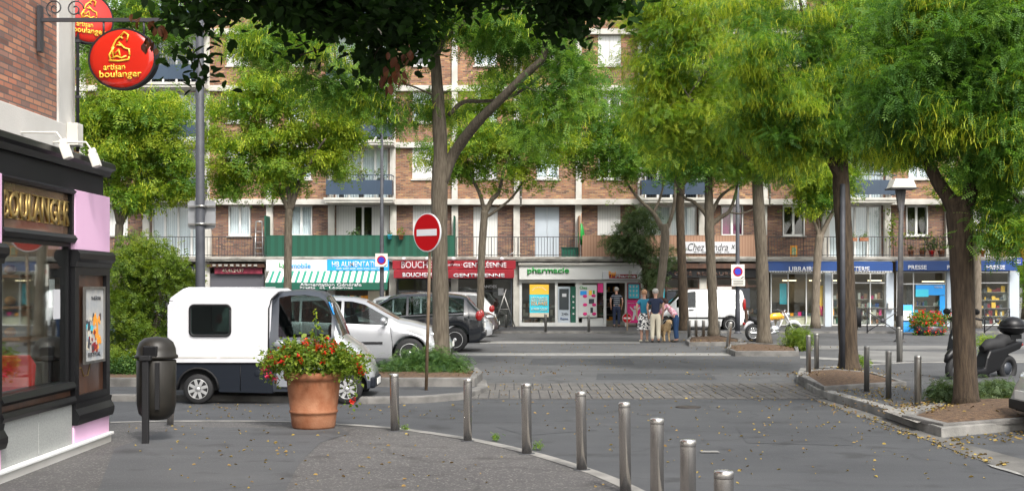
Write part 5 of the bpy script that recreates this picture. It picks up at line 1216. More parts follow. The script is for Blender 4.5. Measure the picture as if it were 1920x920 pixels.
for sg in (-1, 1):   # lower body with wheel arch
    pts_ = [(0,.66),(0,.27),(.17,.25)] + [(.49+.33*math.cos(a), .25+.33*math.sin(a)) for a in np.linspace(math.pi, 0, 12)] + [(.84,.20),(1.70,.18),(1.70,.655),(1.62,.66)]
    mb = MB(); mb.prism(pts_, sg*.62, sg*.715, 'y'); mb.build('lower_side', K['navy_plastic'], t, world=False, bevel=.012, seg=1)
    mb = MB(); mb.tube([(.49+.335*math.cos(a), sg*.718, .25+.335*math.sin(a)) for a in np.linspace(math.pi,0,12)], .018, 6); mb.build('arch_trim', K['black_matt'], t, world=False)
    rr = []
    for cx_, cz_, a0 in ((.95,1.53,0),(.44,1.53,90),(.44,1.18,180),(.95,1.18,270)):
        for a in np.linspace(a0, a0+90, 6): rr.append((cx_+.07*math.cos(R(a)), cz_+.07*math.sin(R(a))))
    mb = MB(); mb.prism(rr, sg*.728, sg*.733, 'y'); w0 = mb.build('window', K['glass_car'], t, world=False)
    mb = MB(); mb.tube([(p[0], sg*.742, p[1]) for p in rr+[rr[0]]], .020, 6); mb.build('rubber_seal', K['black_matt'], w0, world=False)
    # door skin: silver lower panel within a dark surround
    dp = [(1.76,.28),(1.76,1.04),(2.62,1.04),(2.56,.75),(2.56,.50),(2.50,.28)]
    mb = MB(); mb.prism(dp, sg*.700, sg*.712, 'y'); dr = mb.build('door', K['silver_grey'], t, world=False, bevel=.02, seg=2)
    mb = MB(); mb.ell((1.80, sg*.715, .965), (.09,.02,.055)); mb.build('handle', K['silver_grey'], dr, world=False)
    mb = MB(); mb.ell((2.42, sg*.83, 1.12), (.045,.08,.13)); mb.cb((2.45, sg*.74, 1.08), (.04,.12,.03)); mb.build('wing_mirror', K['black_matt'], t, world=False)
    mb = MB(); mb.ell((3.06, sg*.52, .70), (.17,.10,.09), rz=-sg*R(40)); mb.build('headlight', K['lens_clear'], t, world=False)
    mb = MB(); mb.ell((3.10, sg*.61, .52), (.08,.05,.03)); mb.build('indicator', K['lens_orange'], t, world=False)
    mb = MB(); mb.box((-.02,sg*.55,.75),(.0,sg*.68,1.05)); mb.build('tail_light', K['lens_red'], t, world=False)
    for x in (.49, 2.90): wheel(t, x, sg*.63, .245, .15, sg, rim=.68, spokes=8)
mb = MB(); mb.box((0.03,-.6,.22),(2.6,.6,.60)); mb.build('chassis', K['black_matt'], t, world=False)
mb = MB(); mb.box((3.18,-.5,.24),(3.335,.5,.42)); mb.build('bumper', K['navy_plastic'], t, world=False, bevel=.05, seg=3)
mb = MB(); c = Vector((2.60,-.40,1.50)); mb.cb((2.625,-.50,1.55), (.008,.12,.22), ry=R(-22)); bd = mb.build('badge', K['blue_bright'], t, world=False)
mb = MB(); mb.tube([(2.640,-.52,1.60),(2.645,-.51,1.55),(2.650,-.48,1.54),(2.655,-.47,1.49)], .008, 4); mb.ell((2.632,-.52,1.62),(.012,.012,.014)); mb.build('symbol', K['white'], bd, world=False)
# white panel van across the square
def panel_van():
    s = 1.0; g = G(1397,622)
    t = thing('panel_van', 'white panel van parked in front of the dark restaurant', 'van', (g.x, g.y+.9, .006), math.pi)
    sp = dict(x=(0,4.0), arch=[(.62,.37,.31),(3.25,.37,.31)], tumble=.12,
        top=[(0,1.5),(.03,1.68),(.12,1.76),(1.2,1.79),(2.2,1.77),(2.55,1.70),(3.15,1.12),(3.5,1.02),(3.8,.90),(3.95,.72),(4.0,.5)],
        belt=[(0,1.02),(3.0,1.0),(3.3,.95),(4.0,.45)], sill=[(0,.33),(.3,.24),(3.8,.22),(4.0,.28)],
        W=[(0,.80),(.1,.86),(1,.88),(3.2,.88),(3.7,.82),(4.0,.6)], side=[(2.05,2.86)], ws=(2.6,3.15), rw=(9,9.1), seats=[(2.2,.7)])
    loft(t, sp, K['paint_white'])
    for sg in (-1,1):
        for x in (.62,3.25): wheel(t, x, sg*.78, .31, .19, sg, spokes=5)
        mb = MB(); mb.ell((.02,sg*.84,1.15),(.07,.06,.26)); mb.build('tail_light', K['lens_red'], t, world=False)
        mb = MB(); mb.cb((1.9,sg*.882,.58),(2.6,.02,.07)); mb.build('rub_strip', K['black_matt'], t, world=False)
        mb = MB(); mb.cb((2.25,sg*.885,.92),(.2,.02,.035)); mb.build('handle', K['black_matt'], t, world=False)
        seam(t, None, [(2.02,sg*.872,.28),(2.02,sg*.884,.7),(2.02,sg*.85,1.0),(2.02,sg*.77,1.65)]); seam(t, None, [(2.93,sg*.872,.3),(2.93,sg*.884,.7),(2.9,sg*.84,1.0)]); seam(t, None, [(1.05,sg*.872,.28),(1.05,sg*.884,.7),(1.05,sg*.85,1.0),(1.05,sg*.77,1.65)])
        mb = MB(); mb.ell((3.72,sg*.7,.82),(.2,.12,.12),rz=-sg*R(30)); mb.build('headlight', K['lens_clear'], t, world=False)
    mb = MB(); mb.box((-.06,-.82,.30),(.14,.82,.55)); mb.build('bumper', K['black_matt'], t, world=False, bevel=.04)
    return t
panel_van()
# yellow cruiser motorcycle
def torus(mb, c, Rr, r, n=28, m=8, mi=0):
    vs = []; fs = []
    for i in range(n):
        a = 2*math.pi*i/n
        for j in range(m):
            b = 2*math.pi*j/m; q = Rr + r*math.cos(b); vs.append((c[0]+q*math.cos(a), c[1]+r*math.sin(b), c[2]+q*math.sin(a)))
    for i in range(n):
        for j in range(m): fs.append((i*m+j, ((i+1)%n)*m+j, ((i+1)%n)*m+(j+1)%m, i*m+(j+1)%m))
    mb.add(vs, fs, mi, True)
def motorcycle():
    g = G(1415, 641); t = thing('motorcycle', 'yellow and white cruiser motorcycle with chrome engine by the straight grey trunk', 'motorcycle', (g.x, g.y+.25, .005), R(18))
    for x, r in ((0, .31), (1.55, .31)):
        mb = MB(); torus(mb, (x,0,r), r-.055, .06); wl = mb.build('wheel', K['rubber'], t, world=False)
        mb = MB(); torus(mb, (x,0,r), r-.11, .014, 24, 6)
        for i in range(12): a = i*math.pi/6; mb.tube([(x,0,r),(x+math.cos(a)*(r-.11),0,r+math.sin(a)*(r-.11))], .006, 4)
        mb.ell((x,0,r),(.06,.07,.06)); mb.build('rim', K['chrome'], wl, world=False)
    mb = MB(); vs = [(0+.38*math.cos(a),0,.31+.38*math.sin(a)) for a in np.linspace(R(20),R(160),9)]; mb.tube(vs,[.03,.05,.06,.065,.07,.07,.06,.05,.03],8); mb.build('mudguard', K['white'], t, world=False)
    mb = MB(); vs = [(1.55+.36*math.cos(a),0,.31+.36*math.sin(a)) for a in np.linspace(R(30),R(140),7)]; mb.tube(vs,[.03,.05,.07,.07,.07,.05,.03],8); mb.build('mudguard', K['white'], t, world=False)
    mb = MB(); mb.tube([(.55,0,.78),(.75,0,.86),(1.0,0,.88),(1.18,0,.82)],[.05,.12,.125,.06],10); mb.build('tank', K['yellow_paint'], t, world=False)
    mb = MB(); mb.tube([(-.15,0,.80),(.1,0,.72),(.35,0,.66),(.58,0,.74)],[.09,.13,.15,.08],10); mb.build('saddle', K['black_matt'], t, world=False)
    mb = MB(); mb.ell((.80,0,.42),(.24,.17,.17)); mb.cb((.72,0,.60),(.14,.2,.24),ry=R(-20)); mb.cb((.92,0,.60),(.14,.2,.24),ry=R(20)); mb.tube([(.9,-.18,.35),(.5,-.2,.28),(0,-.22,.30),(-.25,-.22,.32)],[.03,.04,.05,.05],8); mb.build('engine', K['chrome'], t, world=False, bevel=.01, seg=1)
    mb = MB()
    for sg in (-1,1): mb.tube([(1.55,sg*.09,.31),(1.30,sg*.09,.78),(1.18,sg*.09,.98)],.025,8)
    mb.tube([(1.18,0,.85),(.95,0,.40),(.4,0,.32),(0,0,.31)],.03,6); mb.build('frame', K['white'], t, world=False)
    mb = MB(); mb.tube([(.98,-.36,1.05),(1.12,-.28,1.10),(1.18,0,1.0),(1.12,.28,1.10),(.98,.36,1.05)],.015,6); mb.build('handlebar', K['chrome'], t, world=False)
    mb = MB(); mb.ell((1.33,0,.92),(.09,.09,.09)); mb.build('headlight', K['chrome'], t, world=False); mb = MB(); mb.ell((-.36,0,.62),(.05,.06,.05)); mb.build('tail_light', K['lens_red'], t, world=False)
    mb = MB(); mb.tube([(-.2,-.05,.80),(-.25,-.05,1.08)],.012,5); mb.build('sissy_bar', K['chrome'], t, world=False)
    mb = MB(); mb.tube([(.6,.05,.3),(.62,.25,.01)],.012,5); mb.build('side_stand', K['rail'], t, world=False)
motorcycle()
def scooter():
    g = G(1797, 722); t = thing('scooter', 'black motor scooter with top box parked behind the forked dark tree', 'scooter', (g.x, g.y+.1, .004), R(212)); t.scale = (1.12,1.12,1.12)
    # local x forward: front wheel at 0, rear at -1.35 ; camera sees it facing left
    for x, r, ri in ((0,.26,'chrome'),(-1.35,.24,'black')):
        mb = MB(); torus(mb,(x,0,r),r-.06,.065); wl = mb.build('wheel', K['rubber'], t, world=False)
        mb = MB(); torus(mb,(x,0,r),r-.11,.02,24,6); mb.lathe([(0,-.02),(.11,-.02),(.11,.02),(0,.02)],(x,0,r),20,'y')
        for i in range(5): a = i*1.257; mb.tube([(x,0,r),(x+math.cos(a)*(r-.11),0,r+math.sin(a)*(r-.11))],.014,5)
        mb.build('rim', K['silver' if x == 0 else 'slate'], wl, world=False)
    bk_ = K['black']
    mb = MB(); mb.tube([(.34*math.cos(a)-.02,0,.26+.33*math.sin(a)) for a in np.linspace(R(25),R(140),7)],[.03,.06,.075,.08,.075,.06,.04],8); mb.build('mudguard', bk_, t, world=False)
    mb = MB(); mb.prism([(.02,.48),(.09,.60),(.02,.86),(-.10,1.08),(-.16,1.06),(-.18,.80),(-.26,.45),(-.36,.22),(-.28,.18),(-.14,.34)],-.15,.15,'y'); mb.build('front_shield', bk_, t, world=False, bevel=.05, seg=3)
    mb = MB(); mb.prism([(-.06,1.06),(.0,1.10),(-.14,1.40),(-.17,1.39)],-.13,.13,'y'); mb.build('windshield', K['glass_car'], t, world=False)
    mb = MB(); mb.prism([(-.30,.16),(-.30,.25),(-.60,.27),(-.66,.45),(-.74,.58),(-1.05,.62),(-1.50,.72),(-1.66,.72),(-1.58,.58),(-1.25,.50),(-.98,.22),(-.6,.14)],-.13,.13,'y'); mb.build('body', bk_, t, world=False, bevel=.05, seg=3)
    mb = MB(); mb.tube([(-.66,0,.60),(-.85,0,.66),(-1.1,0,.66),(-1.2,0,.74),(-1.5,0,.76)],[.06,.12,.13,.12,.08],12); mb.build('saddle', K['rubber'], t, world=False)
    mb = MB(); mb.ell((-1.1,-.14,.30),(.30,.10,.13)); mb.tube([(-.9,-.2,.24),(-1.25,-.24,.24),(-1.65,-.25,.34)],[.03,.07,.06],10); mb.build('engine', K['slate'], t, world=False)
    mb = MB(); mb.tube([(-1.0,-.20,.26),(-1.3,-.27,.27),(-1.62,-.27,.36)],[.04,.075,.06],10); mb.build('exhaust', K['steel_dull'], t, world=False)
    mb = MB(); mb.tube([(-.24,-.36,1.12),(-.18,-.2,1.15),(-.14,0,1.08),(-.18,.2,1.15),(-.24,.36,1.12)],.02,8); mb.ell((-.10,0,1.06),(.10,.13,.07)); mb.build('handlebar', K['black_matt'], t, world=False)
    for sg in (-1,1):
        mb = MB(); mb.tube([(-.16,sg*.24,1.10),(-.12,sg*.27,1.22)],.008,5); mb.ell((-.12,sg*.30,1.26),(.02,.09,.055)); mb.build('wing_mirror', K['black_matt'], t, world=False)
    mb = MB(); mb.ell((.0,0,.80),(.05,.12,.07)); mb.build('headlight', K['lens_clear'], t, world=False)
    mb = MB(); mb.ell((-1.50,0,.93),(.25,.22,.11)); mb.ell((-1.50,0,.99),(.245,.22,.17)); mb.lathe([(.24,-.02),(.256,-.01),(.256,.02),(.24,.03)],(-1.50,0,.95),24); mb.cb((-1.48,0,.80),(.3,.2,.08)); mb.build('top_box', bk_, t, world=False)
    mb = MB(); mb.ell((-1.73,-.0,.94),(.04,.14,.035)); mb.ell((-1.66,-.0,.66),(.06,.10,.05)); mb.build('tail_light', K['lens_red'], t, world=False)
    mb = MB(); mb.cb((-1.60,-.28,.50),(.20,.015,.20),rz=R(20),ry=R(10)); mb.build('number_plate', K['plate'], t, world=False)
    mb = MB(); mb.tube([(-.75,.05,.2),(-.85,.1,.01)],.014,5); mb.tube([(-.75,-.05,.2),(-.85,-.12,.01)],.014,5); mb.build('centre_stand', K['rail'], t, world=False)
scooter()

# ------------------------------------------------------------------ people and dog
def skin(name, nodes_, edges, mat, parent, sub=2):
    names = list(nodes_); me = bpy.data.meshes.new(name)
    me.from_pydata([nodes_[n][:3] for n in names], [(names.index(a), names.index(b)) for a, b in edges], [])
    me.materials.append(mat); o = bpy.data.objects.new(name, me); COL.objects.link(o); o.parent = parent
    m = o.modifiers.new('skin', 'SKIN'); m.use_smooth_shade = True
    for i, n in enumerate(names):
        r = nodes_[n][3]; ry = nodes_[n][4] if len(nodes_[n]) > 4 else r; me.skin_vertices[0].data[i].radius = (r, ry)
    me.skin_vertices[0].data[0].use_root = True
    s = o.modifiers.new('sub', 'SUBSURF'); s.levels = s.render_levels = sub
    return o
def person(label, loc, rz, top, bottom, hair, bend=0, skirt=False, hs_=1.0, arms=None, shortsleeve=True, bare_leg=False, hairlen=0):
    """faces +y in its own frame; bend: forward lean in radians"""
    t = thing('person', label, 'person', loc, rz); t.scale = (hs_,)*3
    b = bend; hip = Vector((0,0,.93)); up = Vector((0,math.sin(b),math.cos(b))); fw = Vector((0,math.cos(b),-math.sin(b)))
    sh = hip+up*.50; nk = hip+up*.57; hd = hip+up*.72+fw*.02
    A = arms or [[(-.22,0,.0),(-.27,-.03,-.28),(-.24,.08,-.52)],[(.22,0,.0),(.27,-.03,-.28),(.24,.08,-.52)]]
    n = {'pelvis':(0,0,.93,.13,.10),'waist':(*(hip+up*.16),.12,.09),'chest':(*(hip+up*.38),.15,.10),'nk':(*nk,.055),'hb':(*(hip+up*.63+fw*.01),.06),'hd':(*hd,.095,.105),'hc':(*(hd+up*.07),.085,.09)}
    e = [('pelvis','waist'),('waist','chest'),('chest','nk'),('nk','hb'),('hb','hd'),('hd','hc')]
    lx = .09
    for s_, q in ((-1,'l'),(1,'r')):
        n['h'+q] = (s_*lx,0,.86,.085); n['k'+q] = (s_*(lx+.01),.02,.48,.055); n['c'+q] = (s_*(lx+.01),-.01,.32,.052); n['a'+q] = (s_*(lx+.01),-.02,.08,.036); n['f'+q] = (s_*(lx+.025),.13,.035,.03)
        e += [('pelvis','h'+q),('h'+q,'k'+q),('k'+q,'c'+q),('c'+q,'a'+q),('a'+q,'f'+q)]
        a = A[0 if s_ < 0 else 1]; P3 = [sh + Vector(p) for p in a]
        n['s'+q] = (*(sh+Vector((s_*.15,0,-.02))),.055); n['u'+q] = (*P3[0].lerp(P3[1],.25),.046); n['e'+q] = (*P3[1],.037); n['w'+q] = (*P3[2],.026)
        hn = P3[2]+(P3[2]-P3[1]).normalized()*.09; n['m'+q] = (*hn,.034,.018); e += [('chest','s'+q),('s'+q,'u'+q),('u'+q,'e'+q),('e'+q,'w'+q),('w'+q,'m'+q)]
        dd = (P3[2]-P3[1]).normalized(); sd = Vector((1,0,0))
        for k in range(4): n[f'g{q}{k}'] = (*(hn+dd*(.07-.006*abs(k-1))+sd*(k-1.5)*.018),.0085); e.append(('m'+q,f'g{q}{k}'))
        n['t'+q] = (*(hn+dd*.01+Vector((-s_*.03,.03,0))),.010); e.append(('m'+q,'t'+q))
    body = skin('body', n, e, K['skin'], t)
    # face details and hair
    f0 = hd+fw*.105
    mb = MB(); mb.ell(f0+up*-.01,(.014,.02,.022)); mb.ell(hd+Vector((-.095,0,0)),(.012,.02,.03)); mb.ell(hd+Vector((.095,0,0)),(.012,.02,.03)); mb.build('nose_and_ears', K['skin'], t, world=False)
    mb = MB(); mb.ell(f0+up*.025+Vector((-.035,-.01,0)),(.012,.008,.008)); mb.ell(f0+up*.025+Vector((.035,-.01,0)),(.012,.008,.008)); mb.build('eyes', K['shoe'], t, world=False)
    mb = MB(); mb.ell(hd+up*.055-fw*.018,(.105,.112,.10)); 
    if hairlen: mb.tube([hd-fw*.07+up*.02,hd-fw*.09-up*.10,hd-fw*.06-up*hairlen],[.09,.09,.05],10)
    mb.build('hair', hair, t, world=False)
    # top
    g = 1.14; tn = {k: n[k] for k in ('pelvis','waist','chest')}
    tn = {'pelvis':(0,0,.86,.160,.132),'waist':(*(hip+up*.16),.145,.115),'chest':(*(hip+up*.38),.17,.125),'nk':(*(hip+up*.53),.075)}
    te = [('pelvis','waist'),('waist','chest'),('chest','nk')]
    for s_, q in ((-1,'l'),(1,'r')):
        tn['s'+q] = (*n['s'+q][:3],.078); u = Vector(n['u'+q][:3]); el = Vector(n['e'+q][:3]); tn['u'+q] = (*u.lerp(el,.35),.066); te += [('chest','s'+q),('s'+q,'u'+q)]
        if not shortsleeve: tn['e'+q] = (*el,.052); tn['w'+q] = (*(Vector(n['w'+q][:3]).lerp(el,.3)),.042); te += [('u'+q,'e'+q),('e'+q,'w'+q)]
    skin('shirt', tn, te, top, t)
    if skirt:
        mb = MB(); pr = [(.165,.98),(.20,.86),(.22,.70),(.25,.42)]; vs = []; N = 28
        for r, z in pr:
            for k in range(N): a = 2*math.pi*k/N; rr = r*(1+.05*math.sin(7*a)*(1-z)); vs.append((rr*math.cos(a)*1.0, rr*math.sin(a)*.72, z))
        mb.add(vs, [(i*N+k,i*N+(k+1)%N,(i+1)*N+(k+1)%N,(i+1)*N+k) for i in range(3) for k in range(N)], 0, True); mb.build('skirt', bottom, t, world=False)
    else:
        bn = {'pelvis':(0,0,.93,.152,.122),'top':(*(hip+up*.10),.135,.108)}; be = [('pelvis','top')]
        for s_, q in ((-1,'l'),(1,'r')):
            bn['h'+q] = (s_*lx,0,.82,.105); bn['k'+q] = (s_*(lx+.01),.02,.48,.078); bn['a'+q] = (s_*(lx+.01),-.015,.10,.066); be += [('pelvis','h'+q),('h'+q,'k'+q),('k'+q,'a'+q)]
        skin('trousers', bn, be, bottom, t)
    for s_ in (-1,1):
        mb = MB(); mb.ell((s_*(lx+.02),.06,.04),(.05,.135,.04)); mb.build('shoe', K['shoe'] if not skirt else K['cream'], t, world=False)
    return t
def at(px, py, z=0): g = G(px, py, z); return (g.x, g.y, z)
person('man in navy striped shirt standing in the pharmacy doorway', at(1156,613,.087), 0, K['stripe_shirt'], K['navy'], K['hair_grey'], hs_=1.0)
person('woman in teal top and black and white skirt, back turned, on the square', at(1208,640.5,.005), R(8), K['teal'], K['print'], K['hair_sand'], skirt=True, hs_=1.0, bare_leg=True)
person('man in navy shirt and cream trousers standing beside the woman in teal', at(1229,641.5,.005), R(-10), K['navy'], K['cream'], K['hair_grey'], hs_=1.02)
person('woman in pink patterned shirt and jeans bending down over the dog', at(1268,641,.005), R(72), K['pinkshirt'], K['denim'], K['hair_dark'], bend=.75, hs_=.97, shortsleeve=False, hairlen=.22,
       arms=[[(-.18,.05,-.05),(-.20,.22,-.28),(-.12,.40,-.40)],[(.18,.05,-.05),(.20,.22,-.28),(.10,.42,-.38)]])
def dog():
    g = G(1246, 641); t = thing('dog', 'sandy dog standing between the couple and the bending woman', 'dog', (g.x, g.y, .005), R(-70)); t.scale = (1.05,)*3
    n = {'hip':(-.26,0,.46,.095,.12),'loin':(-.08,0,.47,.10,.12),'chest':(.14,0,.45,.115,.15),'neck':(.27,0,.56,.075,.085),'head':(.35,0,.66,.07,.075),'muz':(.45,0,.63,.036),'nose':(.51,0,.615,.025),'t1':(-.36,0,.50,.028),'t2':(-.48,0,.46,.03),'t3':(-.54,0,.38,.018)}
    e = [('hip','loin'),('loin','chest'),('chest','neck'),('neck','head'),('head','muz'),('muz','nose'),('hip','t1'),('t1','t2'),('t2','t3')]
    for s_, q in ((-1,'l'),(1,'r')):
        n['fs'+q] = (.16,s_*.08,.36,.055); n['fe'+q] = (.13,s_*.085,.24,.036); n['fw'+q] = (.16,s_*.085,.11,.025); n['fp'+q] = (.20,s_*.085,.025,.026)
        n['hk'+q] = (-.18,s_*.09,.30,.062); n['hh'+q] = (-.34,s_*.09,.17,.03); n['ha'+q] = (-.29,s_*.09,.06,.024); n['hp'+q] = (-.24,s_*.09,.025,.026)
        n['e'+q] = (.32,s_*.07,.72,.028); n['e2'+q] = (.33,s_*.095,.65,.018)
        e += [('chest','fs'+q),('fs'+q,'fe'+q),('fe'+q,'fw'+q),('fw'+q,'fp'+q),('hip','hk'+q),('hk'+q,'hh'+q),('hh'+q,'ha'+q),('ha'+q,'hp'+q),('head','e'+q),('e'+q,'e2'+q)]
    skin('body', n, e, K['dogfur'], t)
dog()

# ------------------------------------------------------------------ street furniture
def bollard(label, p, h, r, tilt=(0,0), group=None, mat='steel'):
    t = thing('bollard', label, 'bollard', p, 0, group); t.rotation_euler = (R(tilt[1]), R(tilt[0]), 0)
    mb = MB(); mb.lathe([(r,0),(r,h-.05)],(0,0,0),24); mb.f.pop(); mb.m.pop(); mb.sm.pop(); mb.build('post', K[mat], t, world=False)
    mb = MB(); mb.lathe([(r*1.0,h-.048),(r*1.015,h-.045),(r*1.015,h-.012),(r*.93,h),(0,h+.004)],(0,0,0),24); mb.build('cap', K[mat], t, world=False)
    mb = MB(); mb.lathe([(r*1.7,.0),(r*1.6,.006),(0,.007)],(0,0,0),20); mb.build('foot_ring', K['road'], t, world=False)
    return t
grp = 'steel bollards along the pavement arc'
labs = ['first steel bollard right of the terracotta flower pot on the arc','second steel bollard of the arc, in front of the round sign post','third steel bollard of the arc, next to a weed tuft','fourth steel bollard of the arc, with a dark asphalt patch at its foot','fifth steel bollard of the arc, with a dent on its left side','sixth steel bollard of the arc, cut off by the lower photo edge','seventh steel bollard of the arc, second largest','nearest steel bollard, only its top showing at the lower edge']
def ztop_h(px, py_b, py_t, z0):   # height from base and top rows
    g = G(px, py_b, z0); return g, (H-(py_t-YH)/F*g.y)-z0
arc_b = [(741,807,700,17,(-1.2,0)),(877,826,709,16,(0,0)),(988,850,718,19,(-.6,0)),(1091,880,733,20,(-.9,0)),(1173,922,753,22,(-.8,0)),(1232,965,783,26,(0,0)),(1290,1018,823,30,(0,0)),(1357,1085,881,37,(0,0))]
for i, (px, pb, pt, wd, tl) in enumerate(arc_b):
    g, h = ztop_h(px, pb, pt, .035); bollard(labs[i], (g.x, g.y, .035), h, .5*wd/F*g.y, tl, grp)
g, h = ztop_h(319, 797, 690, .035); bollard('thin steel bollard leaning behind the grey litter bin', (g.x,g.y,.035), h, .045, (2.5,0), None)
grp = 'steel bollards on the right pavement'
for i, (px, pb, pt, wd, z0) in enumerate([(1516,706,628,9,.1),(1531,699,625,9,.1),(1625,734,648,10,.12),(1666,747,657,11,.12),(1721,760,666,13,.12),(1685,682,613,8,.0),(1689,680,618,7,0),(1785,655,595,7,0)]):
    g, h = ztop_h(px, pb, pt, z0)
    bollard(['left steel bollard of the pair at the planted corner','right steel bollard of the pair at the planted corner','steel bollard just right of the leaning dark trunk','middle of the three steel bollards on the right pavement','steel bollard on the cobble patch near the forked tree','front bollard of two overlapping below the old lantern post','rear bollard of two overlapping below the old lantern post','distant bollard right of the red flower tub'][i], (g.x,g.y,z0), h, .5*wd/F*g.y, (0,0), grp, 'steel_dull')
grp = 'far thin bollards'
for i, (px, pb, pt, z0) in enumerate([(949,614,590,.087),(1023,622,588,.087),(1104,622,590,.087),(1292,636,600,0),(1305,636,600,0),(1319,636,600,0),(1348,634,601,0)]):
    g, h = ztop_h(px, pb, pt, z0)
    bollard(['thin bollard by the butcher front corner','thin bollard below the yellow solar poster','thin bollard below the pharmacy product poster','left of three thin bollards beside the panel van','middle of three thin bollards beside the panel van','right of three thin bollards beside the panel van','dark topped post against the trunk by the panel van'][i], (g.x,g.y,z0), h, .055, (0,0), grp, 'steel_dull')
g, h = ztop_h(1364, 652, 603, .1); bollard('leaning thin bollard at the left end of the kerbed bed', (g.x,g.y,.1), h, .06, (7,0), grp, 'steel')
# litter bin
g = G(273, 831, .035); t = thing('litter_bin', 'dark grey domed litter bin on a black post', 'litter bin', g)
c = Vector((g.x+.05, g.y+.28, 0)); s_ = g.y/F; zz = lambda py: H-(py-YH)*s_
mb = MB(); mb.lathe([(.05,zz(791)),(.14,zz(789)),(.21,zz(778)),(.232,zz(760)),(.235,zz(678)),(.226,zz(676))],c,28); mb.build('body', K['bin'], t)
mb = MB(); mb.lathe([(.235,zz(674)),(.255,zz(673)),(.255,zz(668)),(.235,zz(666)),(.230,zz(655)),(.20,zz(643)),(.14,zz(635)),(.0,zz(631.5))],c,28); mb.build('lid', K['bin'], t)
mb = MB(); mb.cb((c.x-.01,c.y-.222,zz(659)),(.17,.06,.13)); mb.build('opening', K['black'], t, bevel=.015)
mb = MB(); mb.box((g.x-.04,g.y-.03,.03),(g.x+.04,g.y+.03,zz(668))); mb.cb((g.x,g.y,zz(671)),(.14,.10,.06)); mb.build('post', K['black_matt'], t, bevel=.012)
mb = MB(); mb.box((g.x+.10,g.y+.035,zz(768)),(g.x+.15,g.y+.06,zz(680))); mb.build('latch_strip', K['black_matt'], t)
# terracotta flower pot
g = G(588, 806, .035); g.y += .3; g.x = (588-960)/F*g.y
t = thing('flower_pot', 'large terracotta pot of red and pink flowers on the pavement', 'flower pot', g)
mb = MB(); mb.lathe([(0,0),(.27,0),(.285,.03),(.30,.16),(.305,.20),(.32,.21),(.32,.235),(.308,.245),(.33,.42),(.352,.62),(.355,.64),(.39,.655),(.395,.71),(.385,.74),(.355,.745),(.34,.70),(0,.68)],g,40)
mb.build('pot', K['terracotta'], t)
gc = np.array(g)+np.array([.03,0,.80]); fo = Fol()
for i in range(150):
    a = rng.uniform(0,6.28); r_ = .60*math.sqrt(rng.uniform()); p = gc + np.array([r_*math.cos(a)*1.12, r_*math.sin(a)*.75, .20*(1-(r_/.62)**2)+rng.uniform(-.10,.12)]); k = 22
    tn = rng.normal(.5,.25)
    fo.put(t_oval(.055,.042), p+rng.normal(size=(k,3))*.06, 0, tn+rng.normal(0,.15,k)); fo.put(t_pinnate(3,.09,.03,.012), p+rng.normal(size=(8,3))*.06, 0)
for i in range(46):
    a = rng.uniform(0,6.28); r_ = .60*math.sqrt(rng.uniform(.05,1)); p = gc + np.array([r_*math.cos(a)*1.12, r_*math.sin(a)*.75, .27*(1-(r_/.60)**2)+rng.uniform(-.02,.12)])
    fo.put(t_oval(.034,.03), p+rng.normal(size=(11,3))*.020, 1, scale=(.7,1.1))
for (dx, dz) in ((-.66,-.02),(-.60,-.10),(-.63,.04),(-.56,.12),(-.52,-.14),(-.42,.26),(-.30,.24),(.48,.10),(.55,.06),(.50,-.42),(.40,.22),(-.1,.33),(.62,-.05)):
    p = gc+np.array([dx,-.12,dz]); mi = 2 if dx < -.5 else 1; fo.put(t_oval(.036,.032), p+rng.normal(size=(16,3))*.024, mi, scale=(.7,1.1)); fo.put(t_oval(.05,.04), p+np.array([.03*-np.sign(dx),.03,-.06])+rng.normal(size=(10,3))*.045, 0)
for i in range(70): fo.put(t_oval(.05,.036), gc+np.array([rng.normal(.02,.13),rng.normal(0,.1),rng.uniform(.22,.38)])[None], 3)
for i in range(14): z = rng.uniform(.2,.60); fo.put(t_oval(.075,.05), gc+np.array([rng.normal(-.0,.04),rng.normal(0,.04),z])[None], 0)
for i in range(16): fo.put(t_oval(.04,.03), gc+np.array([rng.normal(.0,.015),0,.50+i*.018])[None], 4)
for i in range(40): fo.put(t_oval(.045,.035), gc+np.array([.46+rng.normal(0,.05),-.05,rng.uniform(-.38,.05)])[None], 0)
mb = MB(); mb.tube([gc+np.array([0,0,-.1]),gc+np.array([0,0,.75])],.008,5)
for i in range(16): a = i*.4; mb.tube([gc+np.array([0,0,-.12]),gc+np.array([.3*math.cos(a),.2*math.sin(a),.08])],.006,4)
mb.build('stem', K['juniper'], t); fo.build('flowers', [K['shrub'],K['petal_red'],K['petal_pink'],K['leaf_dry'],K['pods']], t)
# red flower tub near the newsagent
g = G(1742, 628); t = thing('flower_tub', 'overflowing tub of red geraniums in front of the newsagent', 'flower tub', g); mb = MB(); mb.lathe([(0,0),(.5,0),(.62,.35),(.58,.36),(0,.3)],g,20); mb.build('tub', K['slate'], t)
fo = Fol(); 
for i in range(90): 
    a = rng.uniform(0,6.28); r_ = .72*math.sqrt(rng.uniform()); p = np.array(g)+[r_*math.cos(a)*1.05, r_*math.sin(a)*.8, rng.uniform(.08,.85)]; fo.put(t_oval(.09,.07), p+rng.normal(size=(20,3))*.07, 0)
    if rng.uniform() < .6: fo.put(t_oval(.06,.055), p+np.array([0,-.12,.06])+rng.normal(size=(8,3))*.05, 1)
fo.build('flowers', [K['leaf'],K['petal_red']], t)
